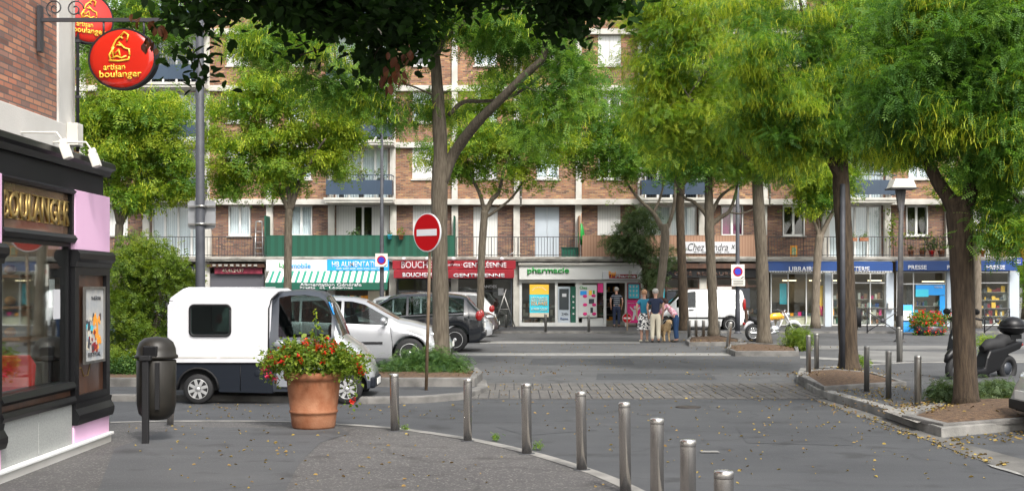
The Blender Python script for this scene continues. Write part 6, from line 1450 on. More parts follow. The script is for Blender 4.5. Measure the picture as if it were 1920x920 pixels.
# road signs
def round_sign(name, label, c, d_, yaw, kind, post_from, post_to, pr, pmat, wbar=None, group=None):
    t = thing(name, label, 'road sign', post_from, 0, group); rot = Matrix.Rotation(yaw, 4, 'Z'); c = Vector(c)
    mb = MB(); mb.tube([post_from, post_to], pr, 12); mb.build('post', K[pmat], t)
    def disc(r, y0, y1, nm, mat, sq=False, w_=None, h_=None):
        mb = MB(); N = 40 if not sq else 4
        pts_ = [(r*math.cos(2*math.pi*i/N), r*math.sin(2*math.pi*i/N)) for i in range(N)] if not sq else [(-w_/2,-h_/2),(w_/2,-h_/2),(w_/2,h_/2),(-w_/2,h_/2)]
        mb.add([c+rot@Vector((p[0],y0,p[1])) for p in pts_]+[c+rot@Vector((p[0],y1,p[1])) for p in pts_], [list(range(N)),[N+i for i in range(N)][::-1]]+[(i,(i+1)%N,N+(i+1)%N,N+i) for i in range(N)]); return mb.build(nm, K[mat], t, bevel=.0)
    if kind == 'noentry':
        disc(d_/2, -pr-.045, -pr-.02, 'plate', 'white'); disc(d_/2*.95, -pr-.049, -pr-.0455, 'red_disc', 'red_road'); disc(0, -pr-.053, -pr-.0495, 'bar', 'white', True, d_*.74, d_*.17)
    else:
        disc(0, -pr-.045, -pr-.02, 'plate', 'plastic_white', True, d_, d_*1.08); disc(d_*.36, -pr-.049, -pr-.0455, 'red_disc', 'red_road'); disc(d_*.25, -pr-.053, -pr-.0495, 'blue_disc', 'blue_sign')
        mb = MB(); mb.add([c+rot@Vector(p) for p in [(d_*.2,-pr-.048,-d_*.5),(d_*.42,-pr-.048,-d_*.34),(d_*.45,-pr-.048,-d_*.40),(d_*.27,-pr-.048,-d_*.52)]],[(0,1,2,3)]); mb.build('tow_mark', K['black_matt'], t)
    return t
Ys = G(799,731,.1).y
round_sign('no_entry_sign','large round no entry sign on a thin brown post', P(806,436,Ys), 72/F*Ys, R(-42), 'noentry', P(799,731,Ys), P(808,402,Ys+.02), .028, 'rust')
round_sign('no_entry_sign','tiny distant no entry sign beside the pharmacy doorway', P(1175,596,57.0), .42, R(5), 'noentry', G(1176,619.5,.087), P(1176,586,57.0)+Vector((0,.03,0)), .03, 'rust')
# lamp posts
def lamppost(label, base, top, r0, r1, mat, group=None):
    t = thing('lamp_post', label, 'street lamp', base, 0, group)
    mb = MB(); b, tp = Vector(base), Vector(top); mb.tube([b, b+Vector((0,0,.9)), b.lerp(tp,.16)+Vector((0,0,0)), b.lerp(tp,.17), tp],[r0*1.15,r0*1.15,r0*1.1,r0,r1],16); mb.build('pole', K[mat], t)
    mb = MB(); mb.lathe([(r0*1.9,0),(r0*1.9,.03),(r0*1.3,.08),(r0*1.16,.10)],b,16); mb.build('base_flange', K[mat], t); return t
t = lamppost('tall grey lamp post on the left carrying the back of a square sign', G(380,716).xyz if 0 else Vector((P(376,0,26.5).x,26.5,.1)), Vector((P(374,0,26.5).x,26.5,10.5)), .10, .07, 'pole_grey')
mb = MB(); tp = Vector((P(374,0,26.5).x,26.5,10.5)); mb.tube([tp,tp+Vector((.2,-.3,.4)),tp+Vector((.5,-1.2,.55))],.03,8); mb.build('arm', K['pole_grey'], t); mb = MB(); mb.ell(tp+Vector((.55,-1.4,.52)),(.16,.35,.08)); mb.build('lantern', K['pole_grey'], t)
mb = MB(); a, b_ = P(352,376,26.62), P(404,429,26.62)
mb.prism([(a.x+.05,a.z),(b_.x-.05,a.z),(b_.x,a.z-.05),(b_.x,b_.z+.05),(b_.x-.05,b_.z),(a.x+.05,b_.z),(a.x,b_.z+.05),(a.x,a.z-.05)],26.62,26.65,'y')
t2 = thing('traffic_sign', 'back of a square grey sign clamped to the tall left lamp post', 'road sign', P(378,402,26.65)); mb.build('plate', K['silver'], t2)
for yy in (387, 420):
    q = P(377,yy,26.5); mb = MB(); mb.lathe([(.108,-.025),(.118,-.02),(.118,.02),(.108,.025)],q,16); mb.box((q.x-.28,26.56,q.z-.02),(q.x+.28,26.615,q.z+.02)); mb.build('clamp', K['steel_dull'], t2)
b_ = Vector((P(716,0,50).x,50,0)); t = lamppost('slim grey lamp post with a flat lantern in front of the central balconies', b_, Vector((b_.x,50,P(716,232,50).z)), .09, .05, 'pole_grey')
mb = MB(); q = P(716,258,50); e_ = P(703,235,49.7); mb.tube([q,e_],.035,8); mb.build('arm', K['pole_grey'], t); mb = MB(); mb.lathe([(.0,.26),(.12,.22),(.30,.06),(.33,-.0),(.30,-.02),(0,-.03)],P(699,232,49.7),20); mb.build('lantern', K['pole_grey'], t)
round_sign('no_parking_sign','square no parking sign on the slim post between grocer and butcher', P(715.5,487.5,49.8), 23/F*49.8, 0, 'nopark', P(716,500,49.93), P(716,478,49.93), .02, 'steel_dull')
b_ = Vector((P(1383,0,52).x,52,0)); t = lamppost('grey lamp post rising into the foliage beside the white banner', b_, Vector((b_.x,52,9.6)), .09, .06, 'pole_grey')
mb = MB(); mb.ell((b_.x,52,9.7),(.35,.35,.12)); mb.build('lantern', K['pole_grey'], t)
t = round_sign('no_parking_sign','square no parking sign with a small white plate below, by the panel van', P(1383,509,51.8), 25/F*51.8, 0, 'nopark', P(1383,536,51.93), P(1383,494,51.93), .02, 'steel_dull')
mb = MB(); q = P(1384,529.5,51.8); mb.box((q.x-.27,51.75,q.z-.14),(q.x+.27,51.78,q.z+.14)); pl = mb.build('small_plate', K['plastic_white'], t)
mb = MB()
for k in (-1,0,1): mb.box((q.x-.2,51.74,q.z+k*.07-.012),(q.x+.2,51.748,q.z+k*.07+.012))
mb.build('lettering', K['slate'], pl)
b_ = Vector((P(1687,0,44).x,44,0)); t = lamppost('old dark post with a square pale lantern in front of the newsagent', b_, Vector((P(1690,0,44).x,44,P(0,352,44).z)), .11, .07, 'pole_dark')
mb = MB(); q = P(1690,345,44); mb.prism([(q.x-.42,q.z-.14),(q.x+.42,q.z-.14),(q.x+.30,q.z+.16),(q.x-.30,q.z+.16)],43.65,44.35,'y'); mb.build('lantern', K['plastic_white'], t, bevel=.02)
mb = MB(); mb.box((q.x-.46,43.6,q.z-.19),(q.x+.46,44.4,q.z-.145)); mb.prism([(q.x-.20,q.z-.2),(q.x+.14,q.z-.2),(q.x+.07,q.z-.95),(q.x-.09,q.z-.95)],43.93,44.07,'y'); mb.build('lantern_neck', K['pole_dark'], t)
b_ = G(1580,698,.1); mb = MB(); t = thing('utility_post', 'dark blue-grey post standing tight against the left of the leaning trunk', 'post', b_); mb.tube([b_, Vector((b_.x,b_.y,P(0,345,b_.y).z))],.055,12); mb.build('pole', K['pole_grey'], t)
# black pavement barriers
def barrier(label, x0, x1, py, h=.95):
    a, b_ = G(x0,py,.087), G(x1,py,.087); t = thing('pavement_barrier', label, 'barrier', a, 0, 'black cross-braced pavement barriers'); mb = MB(); z = Vector((0,0,1))
    mb.tube([a,a+z*h,b_+z*h,b_],.028,8); mb.tube([a+z*.05,b_+z*(h-.1)],.018,6); mb.tube([b_+z*.05,a+z*(h-.1)],.018,6); m_ = (a+b_)/2+z*.48; mb.lathe([(.0,-.03),(.09,-.03),(.09,.03),(0,.03)],m_,14,'y'); mb.build('frame', K['rail'], t)
barrier('cross-braced barrier left of the old lantern post', 1626, 1684, 624); barrier('cross-braced barrier right of the red flower tub', 1782, 1828, 624); barrier('cross-braced barrier at the far right behind the scooter', 1846, 1893, 624)
t = thing('slatted_bin', 'slim dark slatted litter bin beyond the leaning trunk', 'litter bin', G(1607,622)); g = G(1607,622); mb = MB(); mb.lathe([(0,.2),(.17,.2),(.2,.95),(.17,.97),(.16,.9),(0,.88)],g,14); mb.tube([g,g+Vector((0,0,1.05))],.03,6); mb.build('body', K['black_matt'], t)
# newsagent stand
g = G(1699,622,.087); t = thing('newspaper_stand', 'bright blue newspaper sandwich stand at the newsagent door', 'display stand', g)
mb = MB(); mb.prism([(g.y-.25,.09),(g.y-.22,.09),(g.y,1.15),(g.y-.02,1.17)],g.x-.24,g.x+.24,'x'); mb.prism([(g.y+.25,.09),(g.y+.22,.09),(g.y,1.15),(g.y+.02,1.17)],g.x-.24,g.x+.24,'x'); mb.build('panel', K['blue_bright'], t); mb = MB(); mb.cb((g.x,g.y-.17,.75),(.34,.01,.4),rx=R(-13)); mb.build('poster', K['shelf_white'], t)
# easel in front of the butcher
g = G(947,613,.087); t = thing('easel', 'grey metal A-frame easel leaning in front of the butcher window', 'easel', g); mb = MB(); mb.tube([g+Vector((-.5,0,0)),g+Vector((.05,.1,1.7))],.025,6); mb.tube([g+Vector((.45,0,0)),g+Vector((-.1,.1,1.6))],.025,6); mb.tube([g+Vector((-.25,.04,.8)),g+Vector((.2,.04,.8))],.02,6); mb.build('frame', K['steel_dull'], t)
# ------------------------------------------------------------------ trees
def V4(g, r, dz=0): return (g[0], g[1], g[2]+dz, r)
def tpath(px, py, Y, z0, r, rest): 
    g = Vector(((px-960)/F*Y, Y, z0)); return g, [(g.x,g.y,z0-.05,r)] + [wp(*q) for q in rest]
# T1: the big central tree
Y = 30; g, p = tpath(826,0,Y,.1,.21,[(826,560,Y,.19),(824,440,Y,.185),(824,345,Y,.19),(826,290,Y,.17),(822,200,Y,.15),(816,110,Y,.12),(808,30,Y,.10),(800,-60,Y,.07)])
limbs = [[wp(826,345,Y,.16),wp(850,290,Y,.135),(wp(890,235,29.5,.12)),wp(935,190,29,.10),wp(985,140,28.6,.085),wp(1018,108,28.4,.075),wp(1024,60,28.3,.06),wp(1030,0,28.3,.045)],
    [wp(842,215,Y,.055),wp(868,192,30.3,.05),wp(905,190,30.5,.045),wp(945,186,30.6,.04),wp(985,165,31,.035),wp(1060,105,31,.025)],
    [wp(816,110,Y,.07),wp(845,60,29,.055),wp(900,30,28.5,.045),wp(955,15,28,.03)], [wp(818,120,Y,.06),wp(790,40,31,.05),wp(740,-20,31,.04)], [wp(822,100,Y,.05),wp(835,30,Y,.045),wp(830,-40,Y,.03)],
    [wp(812,60,Y,.06),wp(720,30,30,.05),wp(640,50,29,.035),wp(560,60,29,.02)]]
tree('plane_like_tree', 'tall central tree with grey bark and a long limb forking right, behind the round sign', g, [p]+limbs,
     [(840,0,30,150,60,1.8,28,90,0.22),(810,25,29,45,45,.8,8,80,0.68),(640,150,29.5,55,60,.8,11,70),(560,70,29,90,70,1.2,18,80,0.26),(490,70,28.5,50,50,.8,9,80,0.45),(700,130,30,80,75,1.1,13,70),(1000,60,29,110,90,1.5,28,85,0.11),(1080,170,28.8,55,70,1,13,80),(800,200,30.5,35,40,.5,6,70),(950,-60,30,200,80,2,22,80,0.22),(960,90,30.5,70,70,1,8,70),(740,215,30,35,25,.5,5,60),(1010,235,29,30,50,.6,5,70),(930,60,31,60,50,1,8,60,0.15)],
     LM, [K['leaf'],K['pods']], K['bark'], PM, .12, clus=.30, cat='tree')
# T2, T3, T4: the lit trees of the left row
Y = 46; g, p = tpath(539,0,Y,0,.15,[(539,560,Y,.145),(540,470,Y,.14),(541,415,Y,.14),(543,392,Y,.13)])
l2 = [[wp(543,400,Y,.10),wp(530,370,Y,.075),wp(512,345,Y,.06),wp(490,320,45.7,.045),wp(450,290,45,.03)],[wp(544,395,Y,.09),wp(540,355,Y,.075),wp(527,325,46.4,.06),wp(515,270,46.6,.04)],[wp(545,395,Y,.10),wp(560,345,Y,.08),wp(575,318,45.6,.06),wp(590,290,45.4,.05),wp(610,260,45,.03)],[wp(545,393,Y,.09),wp(553,360,Y,.07),wp(566,320,46.5,.05),wp(560,250,46.5,.03)]]
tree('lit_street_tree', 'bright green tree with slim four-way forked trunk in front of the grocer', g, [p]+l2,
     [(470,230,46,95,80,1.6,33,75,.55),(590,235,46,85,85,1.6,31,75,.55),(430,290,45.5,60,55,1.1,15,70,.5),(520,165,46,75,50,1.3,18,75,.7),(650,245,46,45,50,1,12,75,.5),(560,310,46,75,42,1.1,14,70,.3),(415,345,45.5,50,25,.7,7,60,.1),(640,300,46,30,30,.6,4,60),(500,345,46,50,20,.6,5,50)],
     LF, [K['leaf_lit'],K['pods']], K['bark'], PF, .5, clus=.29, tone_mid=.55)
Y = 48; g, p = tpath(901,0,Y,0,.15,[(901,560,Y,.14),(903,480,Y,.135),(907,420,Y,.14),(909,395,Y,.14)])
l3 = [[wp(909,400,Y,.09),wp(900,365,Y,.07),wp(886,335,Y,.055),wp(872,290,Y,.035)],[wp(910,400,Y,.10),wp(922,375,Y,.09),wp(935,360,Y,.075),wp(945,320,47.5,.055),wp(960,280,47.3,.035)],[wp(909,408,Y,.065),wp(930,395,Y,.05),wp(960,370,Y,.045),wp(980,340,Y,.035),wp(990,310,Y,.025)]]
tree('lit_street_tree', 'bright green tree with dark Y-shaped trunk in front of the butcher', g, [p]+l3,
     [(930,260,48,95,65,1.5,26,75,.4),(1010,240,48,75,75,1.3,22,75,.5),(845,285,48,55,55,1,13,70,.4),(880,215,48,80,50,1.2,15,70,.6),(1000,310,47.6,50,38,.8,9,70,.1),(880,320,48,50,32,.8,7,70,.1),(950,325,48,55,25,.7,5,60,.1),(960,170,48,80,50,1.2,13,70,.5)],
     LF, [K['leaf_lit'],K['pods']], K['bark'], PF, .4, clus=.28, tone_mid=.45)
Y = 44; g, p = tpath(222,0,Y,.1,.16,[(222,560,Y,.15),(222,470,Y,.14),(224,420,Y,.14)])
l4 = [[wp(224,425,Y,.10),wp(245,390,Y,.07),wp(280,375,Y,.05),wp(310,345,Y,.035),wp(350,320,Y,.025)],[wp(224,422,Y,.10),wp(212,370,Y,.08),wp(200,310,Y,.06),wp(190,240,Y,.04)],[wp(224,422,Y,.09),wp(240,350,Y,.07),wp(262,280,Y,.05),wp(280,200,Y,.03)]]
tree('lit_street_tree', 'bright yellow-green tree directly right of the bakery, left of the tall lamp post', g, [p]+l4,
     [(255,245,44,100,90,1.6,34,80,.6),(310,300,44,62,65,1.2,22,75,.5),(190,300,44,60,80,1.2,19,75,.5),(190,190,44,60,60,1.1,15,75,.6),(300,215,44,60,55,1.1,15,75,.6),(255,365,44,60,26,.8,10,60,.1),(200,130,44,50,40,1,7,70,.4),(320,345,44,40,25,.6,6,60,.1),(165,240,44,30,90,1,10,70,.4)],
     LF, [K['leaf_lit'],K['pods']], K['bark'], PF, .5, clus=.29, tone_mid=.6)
tree('tall_back_tree', 'higher tree crown showing above the bright tree beside the oval signs', Vector(((150-960)/F*50,50,.1)), [[(P(150,0,50).x,50,0,.2),wp(165,300,50,.15),wp(200,120,50,.11),wp(240,20,50,.07)],[wp(200,120,50,.08),wp(300,40,50,.05),wp(340,0,50,.03)]],
     [(230,30,50,85,50,1.5,30,70,.3),(320,50,50,55,60,1,14,70,.3),(180,70,50,40,60,1,12,70,.3),(300,-40,50,120,60,1.6,14,60)], LF, [K['leaf'],K['pods']], K['bark'], PF, .3, clus=.36)
# T5..T7 middle group
Y = 50; g, p = tpath(1235,0,Y,0,.17,[(1236,560,Y,.165),(1243,500,Y,.16),(1247,445,Y,.17),(1245,420,Y,.15)])
l5 = [[wp(1245,435,Y,.12),wp(1232,410,Y,.09),wp(1222,395,Y,.075),wp(1200,375,Y,.06),wp(1180,350,Y,.05),wp(1165,320,Y,.03)],[wp(1248,435,Y,.09),wp(1262,395,Y,.07),wp(1266,350,Y,.05),wp(1262,300,Y,.03)],[wp(1226,398,Y,.06),wp(1238,370,Y,.045),wp(1243,340,Y,.03),wp(1230,300,Y,.02)]]
tree('pale_forked_tree', 'pale trunk forking low, just left of the taller dark trunk behind the people', g, [p]+l5,
     [(1110,245,50,70,70,1.3,21,75,0.15),(1170,290,50,70,50,1.2,20,75,0.22),(1240,270,50,70,60,1.2,18,75,0.22),(1130,190,50,80,60,1.3,17,70,0.15),(1080,290,50,35,30,.6,5,60,0.15),(1170,335,50,22,16,.4,3,40)], LF, [K['leaf'],K['pods']], K['bark_pale'], PF, .3, clus=.34, tone_mid=.6)
Y = 53; g, p = tpath(1283,0,Y,0,.22,[(1281,560,Y,.20),(1278,480,Y,.185),(1275,400,Y,.175),(1276,340,Y,.18),(1274,260,Y,.14),(1270,180,Y,.10)])
tree('straight_dark_tree', 'taller straight dark trunk behind the people, left of the panel van', g, [p,[wp(1276,350,Y,.10),wp(1310,310,Y,.07),wp(1340,270,Y,.04)]],
     [(1270,216,53,90,90,1.6,25,80,0.22),(1330,256,53,60,60,1,14,75,0.22),(1220,236,53,50,60,1,9,70,0.22),(1290,306,53,45,28,.8,8,70,0.15)], LF, [K['leaf'],K['pods']], K['bark_dark'], PF, .3, clus=.36)
Y = 46.5; g, p = tpath(1338,0,Y,.05,.19,[(1336,560,Y,.175),(1332,470,Y,.17),(1330,420,Y,.18),(1329,360,Y,.15),(1327,320,Y,.11),(1325,260,Y,.07)])
l7 = [[wp(1329,410,Y,.10),wp(1318,395,Y,.075),wp(1300,378,Y,.06),wp(1283,370,Y,.05),wp(1265,340,Y,.03)],[wp(1333,422,Y,.10),wp(1350,408,Y,.08),wp(1368,395,Y,.065),wp(1380,360,Y,.05),wp(1385,320,Y,.03)],[wp(1334,400,Y,.09),wp(1350,370,Y,.06),wp(1375,350,Y,.045),wp(1410,330,Y,.03)],[wp(1366,398,Y,.035),wp(1390,400,Y,.03),wp(1420,390,Y,.025),wp(1450,382,Y,.015)]]
tree('forked_street_tree', 'tree with many low upward forks in front of the white banner', g, [p]+l7,
     [(1340,278,46.5,90,50,1.3,27,80,0.26),(1400,298,46.5,60,42,1,16,75,0.22),(1300,308,46.5,50,28,.8,9,70,0.08),(1380,218,46.5,100,60,1.4,22,75,0.38)], LF, [K['leaf'],K['pods']], K['bark'], PF, .3, clus=.34)
Y = 40; g, p = tpath(1433,0,Y,.1,.22,[(1431,570,Y,.20),(1428,480,Y,.19),(1423,400,Y,.18),(1420,330,Y,.17),(1418,240,Y,.13),(1420,120,Y,.1),(1420,0,Y,.06)])
tree('straight_grey_tree', 'straight grey trunk in the kerbed bed next to the yellow motorcycle', g, [p,[wp(1420,320,Y,.10),wp(1360,250,39,.07),wp(1290,180,38,.045)],[wp(1420,300,Y,.10),wp(1480,220,40,.07),wp(1530,150,40,.04)],[wp(1418,230,Y,.09),wp(1330,120,39,.05),wp(1250,60,38,.03)]],
     [(1290,122,39,110,110,1.8,45,85,0.56),(1360,222,39,110,80,1.5,37,85,0.45),(1250,222,39,60,90,1.2,21,85,0.52),(1430,222,40,90,80,1.5,27,80,0.38),(1330,12,39,150,80,1.8,37,80,0.52),(1460,292,40,60,40,1,16,80,0.22),(1220,52,39,60,80,1.2,16,80,0.45),(1395,312,40,50,26,.8,9,60,0.38)], LM, [K['leaf_lit'],K['pods']], K['bark'], PM, .5, clus=.33, tone_mid=.5)
Y = 56; g, p = tpath(1529,0,Y,.1,.19,[(1530,540,Y,.18),(1534,470,Y,.175),(1538,440,Y,.17)])
tree('pale_forked_tree', 'slender pale trunk forked wide in front of the bookshop awning', g, [p,[wp(1538,445,Y,.11),wp(1552,415,Y,.10),wp(1568,385,Y,.08),wp(1585,340,Y,.05)],[wp(1537,445,Y,.09),wp(1528,420,Y,.07),wp(1514,398,Y,.05),wp(1500,370,Y,.03)],[wp(1538,440,Y,.05),wp(1533,410,Y,.035),wp(1520,380,Y,.02)]],
     [(1510,345,56,50,32,1,20,80,.5),(1570,345,56,45,40,1,18,80,.6),(1540,300,56,70,50,1.2,20,80,.5),(1525,385,56,28,12,.5,5,50,.2)], LF, [K['leaf_lit'],K['pods']], K['bark_pale'], PF, .5, clus=.34)
Y = 27; g, p = tpath(1592,0,Y,.14,.225,[(1590,640,Y,.195),(1586,520,Y,.185),(1582,430,Y,.18),(1577,350,Y,.175),(1574,250,Y,.15),(1570,140,Y,.12),(1566,0,Y,.09)])
tree('leaning_dark_tree', 'dark trunk leaning slightly left in the planted corner of the right pavement', g, [p,[wp(1576,340,Y,.09),wp(1530,250,26.5,.07),wp(1480,170,26,.05),wp(1440,80,26,.03)],[wp(1575,300,Y,.10),wp(1630,220,27,.07),wp(1680,150,27,.04)],[wp(1572,200,Y,.08),wp(1520,100,27,.05),wp(1500,0,27,.03)]],
     [(1560,120,26.8,130,120,1.6,51,95,0.34),(1480,210,26.3,90,75,1.1,28,95,0.49),(1620,220,27,100,90,1.3,30,95,0.34),(1420,110,26,80,90,1.1,25,95,0.6),(1550,250,27,80,45,1,16,90,0.3),(1500,10,27,160,70,1.6,34,90,0.52),(1650,50,27,120,90,1.5,29,90,0.38),(1640,270,27,60,30,.8,9,80,0.3),(1470,290,26.5,60,40,.8,9,70,0.38),(1400,240,26.3,40,60,.7,6,70,0.6)], LN, [K['leaf'],K['pods']], K['bark_dark'], PN, .5, clus=.23, tone_mid=.5, n_tube=16)
Y = 18.9; g, p = tpath(1812,0,Y,.14,.175,[(1808,640,Y,.165),(1804,520,Y,.165),(1800,430,Y,.18),(1798,395,Y,.19),(1792,370,Y,.15)])
tree('forked_dark_tree', 'stout dark tree forking at head height beside the scooter', g, [p,[wp(1796,400,Y,.14),wp(1778,370,Y,.115),wp(1758,340,Y,.10),wp(1735,290,19,.085),wp(1715,200,19,.06),wp(1700,90,19,.04)],[wp(1800,400,Y,.14),wp(1816,375,Y,.115),wp(1822,330,Y,.10),wp(1830,250,18.8,.08),wp(1850,150,18.7,.06),wp(1870,30,18.6,.04)],[wp(1828,270,Y,.07),wp(1880,220,18.5,.05),wp(1940,180,18.3,.03)],[wp(1822,330,Y,.05),wp(1870,330,18.6,.035),wp(1910,380,18.4,.02)]],
     [(1810,110,18.9,130,120,1.3,55,100,0.15),(1700,160,19,80,90,1,27,100,0.26),(1880,190,18.6,80,110,1.1,34,100,0.15),(1770,225,18.9,90,60,.9,27,95,0.19),(1885,300,18.5,55,65,.8,22,95,0.19),(1900,410,18.4,40,55,.6,13,90,0.3),(1720,30,19,110,80,1.2,27,95,0.3),(1880,30,18.7,90,80,1.1,24,95,0.19),(1700,240,19,50,45,.6,9,80,0.3),(1990,240,18.5,80,180,1.2,20,90,0.15)], LN, [K['leaf'],K['pods']], K['bark_dark'], PN, .3, clus=.20, tone_mid=.42, n_tube=18, twig=.014)
Y = 56; g, p = tpath(1832,0,Y,.1,.18,[(1833,560,Y,.17),(1832,480,Y,.165),(1830,440,Y,.17)])
tree('pale_forked_tree', 'slender pale forked trunk just behind the stout forked tree', g, [p,[wp(1830,445,Y,.10),wp(1845,415,Y,.09),wp(1858,380,Y,.06),wp(1865,350,Y,.03)],[wp(1830,445,Y,.09),wp(1822,410,Y,.07),wp(1815,370,Y,.04)],[wp(1835,430,Y,.05),wp(1842,405,Y,.04),wp(1850,385,Y,.02)]],
     [(1850,365,56,50,35,1,20,80,.4),(1800,340,56,40,35,.8,12,80,.4)], LF, [K['leaf_lit'],K['pods']], K['bark_pale'], PF, .4, clus=.34)
# small dark tree by the pharmacy
Y = 57; g, p = tpath(1211,0,Y,.09,.09,[(1211,560,Y,.075),(1209,520,Y,.07),(1205,490,Y,.06)])
tree('small_olive_tree', 'small grey-green tree spreading over the pharmacy corner below the terrace', g, [p,[wp(1207,505,Y,.05),wp(1190,470,Y,.04),wp(1170,430,Y,.02)],[wp(1209,510,Y,.05),wp(1225,470,Y,.03)]],
     [(1195,440,57,42,45,.9,18,90,0),(1180,462,57,32,18,.6,8,70,0),(1225,500,57,25,35,.6,7,70,0),(1210,400,57,25,20,.5,4,60,0),(1160,455,57,16,16,.5,3,50,0),(1255,480,57,18,26,.5,4,60,0)], t_pinnate(4,.28,.09,.045), [K['olive'],K['pods']], K['bark_dark'], None, 0, clus=.26, twig=.02)
# trees beyond the right end of the block
tree('distant_tree', 'far green tree seen past the right end of the apartment block', Vector((P(1925,0,75).x,75,0)), [[(P(1925,0,75).x,75,0,.25),wp(1925,500,75,.2),wp(1925,420,75,.1)]], [(1925,500,75,30,70,3,30,60,0),(1960,440,75,60,100,3,30,60,0)], LF, [K['leaf_lit'],K['pods']], K['bark'], None, 0, clus=.6)
# overhanging canopy close to the camera: trunk stands behind the camera
near = [[(2.6,-2.2,0,.24),(2.5,-2.1,2.0,.2),(2.2,-1.6,3.6,.17),(1.6,0,5.0,.13)],[(1.6,0,5.0,.12),(.9,3,5.1,.09),(.0,6,4.6,.06),(-.9,7.5,4.1,.03)],[(1.6,0,5.0,.10),(1.6,4,5.0,.07),(1.2,7,4.5,.04)],[(.4,4.6,4.9,.05),(-1.2,6.4,4.4,.035),(-1.75,7,3.7,.012)]]
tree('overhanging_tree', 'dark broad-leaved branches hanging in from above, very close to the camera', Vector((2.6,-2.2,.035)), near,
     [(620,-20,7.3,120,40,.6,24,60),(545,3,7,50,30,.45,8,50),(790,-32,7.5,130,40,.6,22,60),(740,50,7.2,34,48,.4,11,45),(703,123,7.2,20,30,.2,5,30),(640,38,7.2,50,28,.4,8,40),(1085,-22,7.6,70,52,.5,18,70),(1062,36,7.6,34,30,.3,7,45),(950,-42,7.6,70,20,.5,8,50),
      (430,-42,7,110,22,.4,11,50),(330,14,6.9,32,10,.2,4,14),(372,120,6.9,12,46,.12,6,9),(388,45,6.9,34,26,.2,6,20),(455,10,7,34,18,.2,4,20),(1170,-12,7.6,22,26,.3,4,30),(850,-650,5.2,800,150,1.5,60,90),(850,-240,6.6,520,80,1.0,55,80),(560,88,7.1,10,30,.15,3,10),(790,83,7.3,14,34,.2,4,16)],  # the widest blobs are unseen leaves added overhead to shade the visible ones
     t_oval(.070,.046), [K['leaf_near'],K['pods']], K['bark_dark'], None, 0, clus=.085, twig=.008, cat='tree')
fo = Fol()
for (px, py, sx_, n) in ((300,50,9,9),(262,28,8,6),(278,76,8,8),(742,128,12,14),(722,150,9,6),(765,100,9,5)):
    c = np.array(P(px,py,6.85)); fo.put(t_oval(.055,.034), c+rng.normal(size=(n,3))*np.array([sx_/F*6.9,.05,sx_/F*6.9]), 0, pitch=(1.2,.4))
dl = fo.build('dry_leaves', [K['leaf_dry']], bpy.data.objects['overhanging_tree'])

# ------------------------------------------------------------------ bushes
def bush(name, label, base, blobs, tpl, mat, cat='bush', clus=.2, stems=14, stem_r=.015, h=1.5, group=None):
    t = thing(name, label, cat, base, 0, group); mb = MB(); fo = Fol(); b = np.array(base)
    for bl in blobs:
        px, py, Y, rx, ry, dm, nc, nl = bl; c = np.array(P(px, py, Y)); m = Y/F; rad = np.array([rx*m, dm, ry*m])
        d = rng.normal(size=(nc,3)); d /= np.linalg.norm(d, axis=1)[:,None]; cc = c + d*rad*(rng.uniform(0,1,nc)**.42)[:,None]; cc[:,2] = np.maximum(cc[:,2], b[2]+.04)
        for i, p in enumerate(cc):
            k = int(nl*rng.uniform(.6,1.4)); q = p+rng.normal(size=(k,3))*clus*np.array([1,1,.7]); q[:,2] = np.maximum(q[:,2], b[2]+.01)
            fo.put(tpl, q, 0, rng.normal(.5,.22)+rng.normal(0,.15,k))
            if i % 3 == 0 and stems: s0 = b+np.array([rng.uniform(-.3,.3)*rad[0],rng.uniform(-.3,.3)*rad[1],0]); mb.tube([s0, (s0+p)/2+np.array([0,0,.1*rad[2]]), p],[stem_r,stem_r*.7,stem_r*.3],5,cap=False)
    if mb.f: mb.build('stem', K['bark'], t)
    fo.build('foliage', [K[mat]], t); return t
bush('leafy_bush', 'tall yellow-green loose bush between the bakery and the white van', Vector((P(270,0,27).x,27,.2)), [(270,540,27,75,90,1.2,43,70),(230,600,27,45,100,1,28,70),(330,500,27,45,45,.7,15,60),(245,460,27,40,35,.6,11,50),(300,620,27,50,80,.9,21,60),(230,680,26,40,25,.5,10,60)], t_pinnate(3,.12,.055,.03), 'shrub', clus=.16, stem_r=.02)
bush('low_hedge', 'low clipped hedge growing at the foot of the leafy bush behind the bin', Vector((P(225,0,25.2).x,25.2,.2)), [(225,692,25.2,45,16,.4,34,70),(290,700,25.2,60,14,.4,30,60)], t_oval(.05,.035), 'juniper', clus=.10, stems=0, cat='hedge')
bush('juniper_bush', 'spreading dark juniper at the foot of the round sign and large trunk', Vector((P(800,0,25).x,25,.2)), [(800,676,25.2,44,20,.5,40,80),(795,688,25.2,60,14,.6,60,80),(760,694,24.9,40,12,.4,26,70),(848,688,25,24,13,.4,18,70),(724,697,24.9,12,8,.2,5,50),(800,700,24.4,50,8,.2,20,60)], t_pinnate(5,.14,.035,.012), 'juniper', clus=.12, stem_r=.008)
bush('grey_green_bush', 'grey-green shrub around the stout forked tree on the right pavement', Vector((P(1850,0,19.6).x,19.6,.13)), [(1858,738,19.8,52,17,.5,48,70),(1775,736,19.6,26,18,.35,22,60),(1790,752,19.3,15,14,.25,8,50),(1900,738,19.8,26,20,.4,14,60)], t_pinnate(4,.10,.03,.016), 'olive', clus=.09, stem_r=.007)
bush('wispy_plant', 'wispy bright green plant at the right end of the motorcycle bed', Vector((P(1490,0,38).x,38,.12)), [(1493,632,38,16,22,.4,16,50),(1485,650,38,10,12,.3,6,40)], t_pinnate(4,.2,.06,.022), 'shrub', clus=.14, stem_r=.01, cat='plant')
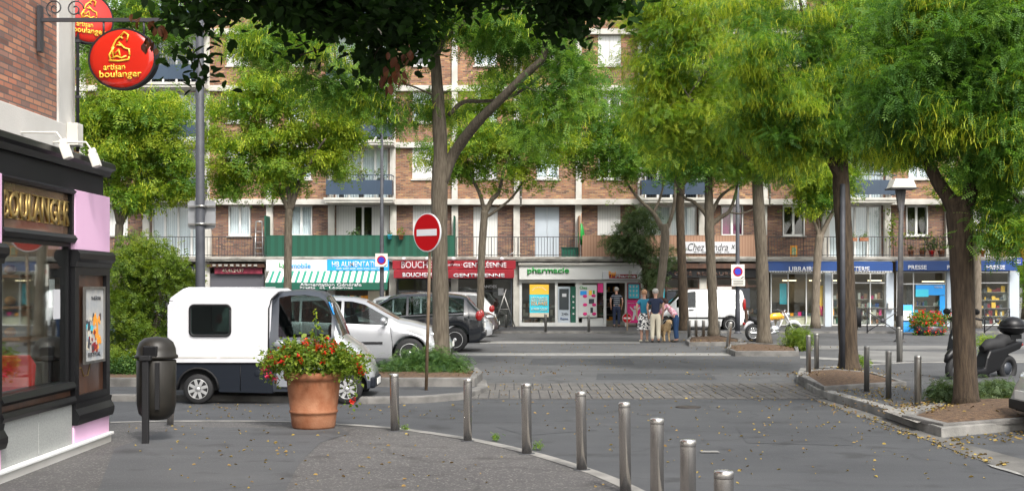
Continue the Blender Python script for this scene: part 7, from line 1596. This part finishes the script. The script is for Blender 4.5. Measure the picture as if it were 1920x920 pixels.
bush('weed_tuft', 'tiny green weed beside the leaning trunk on the right pavement', Vector((P(1617,0,28).x,28,.12)), [(1617,676,28,8,6,.1,5,30)], t_pinnate(3,.1,.03,.015), 'leaf_lit', clus=.07, stems=0, cat='weed')
bush('green_clump', 'yellow-green ground plant behind the scooter', Vector((P(1850,0,34).x,34,.004)), [(1852,640,34,14,7,.4,8,50)], t_pinnate(3,.14,.05,.02), 'leaf_lit', clus=.12, stems=0, cat='plant')
for i, (px, py, lab) in enumerate(((1010,838,'weed tuft at the foot of the third arc bollard'),(930,822,'small weed growing on the stone edge between second and third bollard'),(762,806,'tiny weed right of the first arc bollard'))):
    q = G(px,py,.035); bush('weed_tuft', lab, q, [(px,py-2,q.y,6,2,.04,4,12)], t_pinnate(3,.045,.018,.008), 'leaf_lit', clus=.02, stems=0, cat='weed')
# fallen leaves
fo = Fol()
def scatter(n, poly, z, mi=0, s=(.5,1.1)):
    P2 = [G(*p) for p in poly]; xs_ = [p.x for p in P2]; ys_ = [p.y for p in P2]; out = []
    while len(out) < n:
        x, y = rng.uniform(min(xs_),max(xs_)), rng.uniform(min(ys_),max(ys_)); ins = False; j = len(P2)-1
        for i in range(len(P2)):
            if (ys_[i] > y) != (ys_[j] > y) and x < (xs_[j]-xs_[i])*(y-ys_[i])/(ys_[j]-ys_[i])+xs_[i]: ins = not ins
            j = i
        if ins: out.append((x,y,z+rng.uniform(.002,.012)))
    fo.put(t_oval(.05,.028), np.array(out), 0, pitch=(0,.12), scale=s)
scatter(130,[(208,800),(740,812),(1200,925),(300,925)],.04); scatter(230,[(920,752),(1520,748),(1900,910),(1300,915)],.004); scatter(190,[(1500,740),(1560,760),(1800,838),(1900,872),(1860,876),(1640,800)],.01,s=(.6,1.3)); scatter(330,[(920,640),(1490,650),(1490,715),(920,715)],.006); scatter(160,[(910,722),(1530,722),(1530,752),(910,752)],.026)
scatter(120,[(350,757),(900,757),(900,790),(350,790)],.002); scatter(260,[(1540,745),(1700,735),(1760,790),(1690,790)],.125); scatter(420,[(1690,782),(1768,800),(1915,792),(1900,765),(1760,760)],.165); scatter(70,[(1780,822),(1920,808),(1920,826),(1800,838)],.006,s=(.7,1.4)); scatter(150,[(1500,700),(1640,705),(1690,722),(1550,730)],.2)
for px_, py_, n_, rx_, ry_, z_ in ((1560,712,130,.9,.35,.22),(1800,775,260,1.2,.4,.19),(1430,655,150,1.0,.5,.16),(790,715,120,1.6,.3,.27),(1340,641,90,.9,.4,.15)):
    g_ = G(px_,py_,.1); fo.put(t_oval(.05,.028), np.array([g_.x,g_.y,z_])+rng.normal(size=(n_,3))*np.array([rx_,ry_,.012]), 0, pitch=(0,.3), tone=rng.normal(.95,.15,n_))
tag(fo.build('fallen_leaves', [K['fallen']]), 'scattered yellow and brown fallen leaves on road and pavement', 'leaves', kind='stuff')
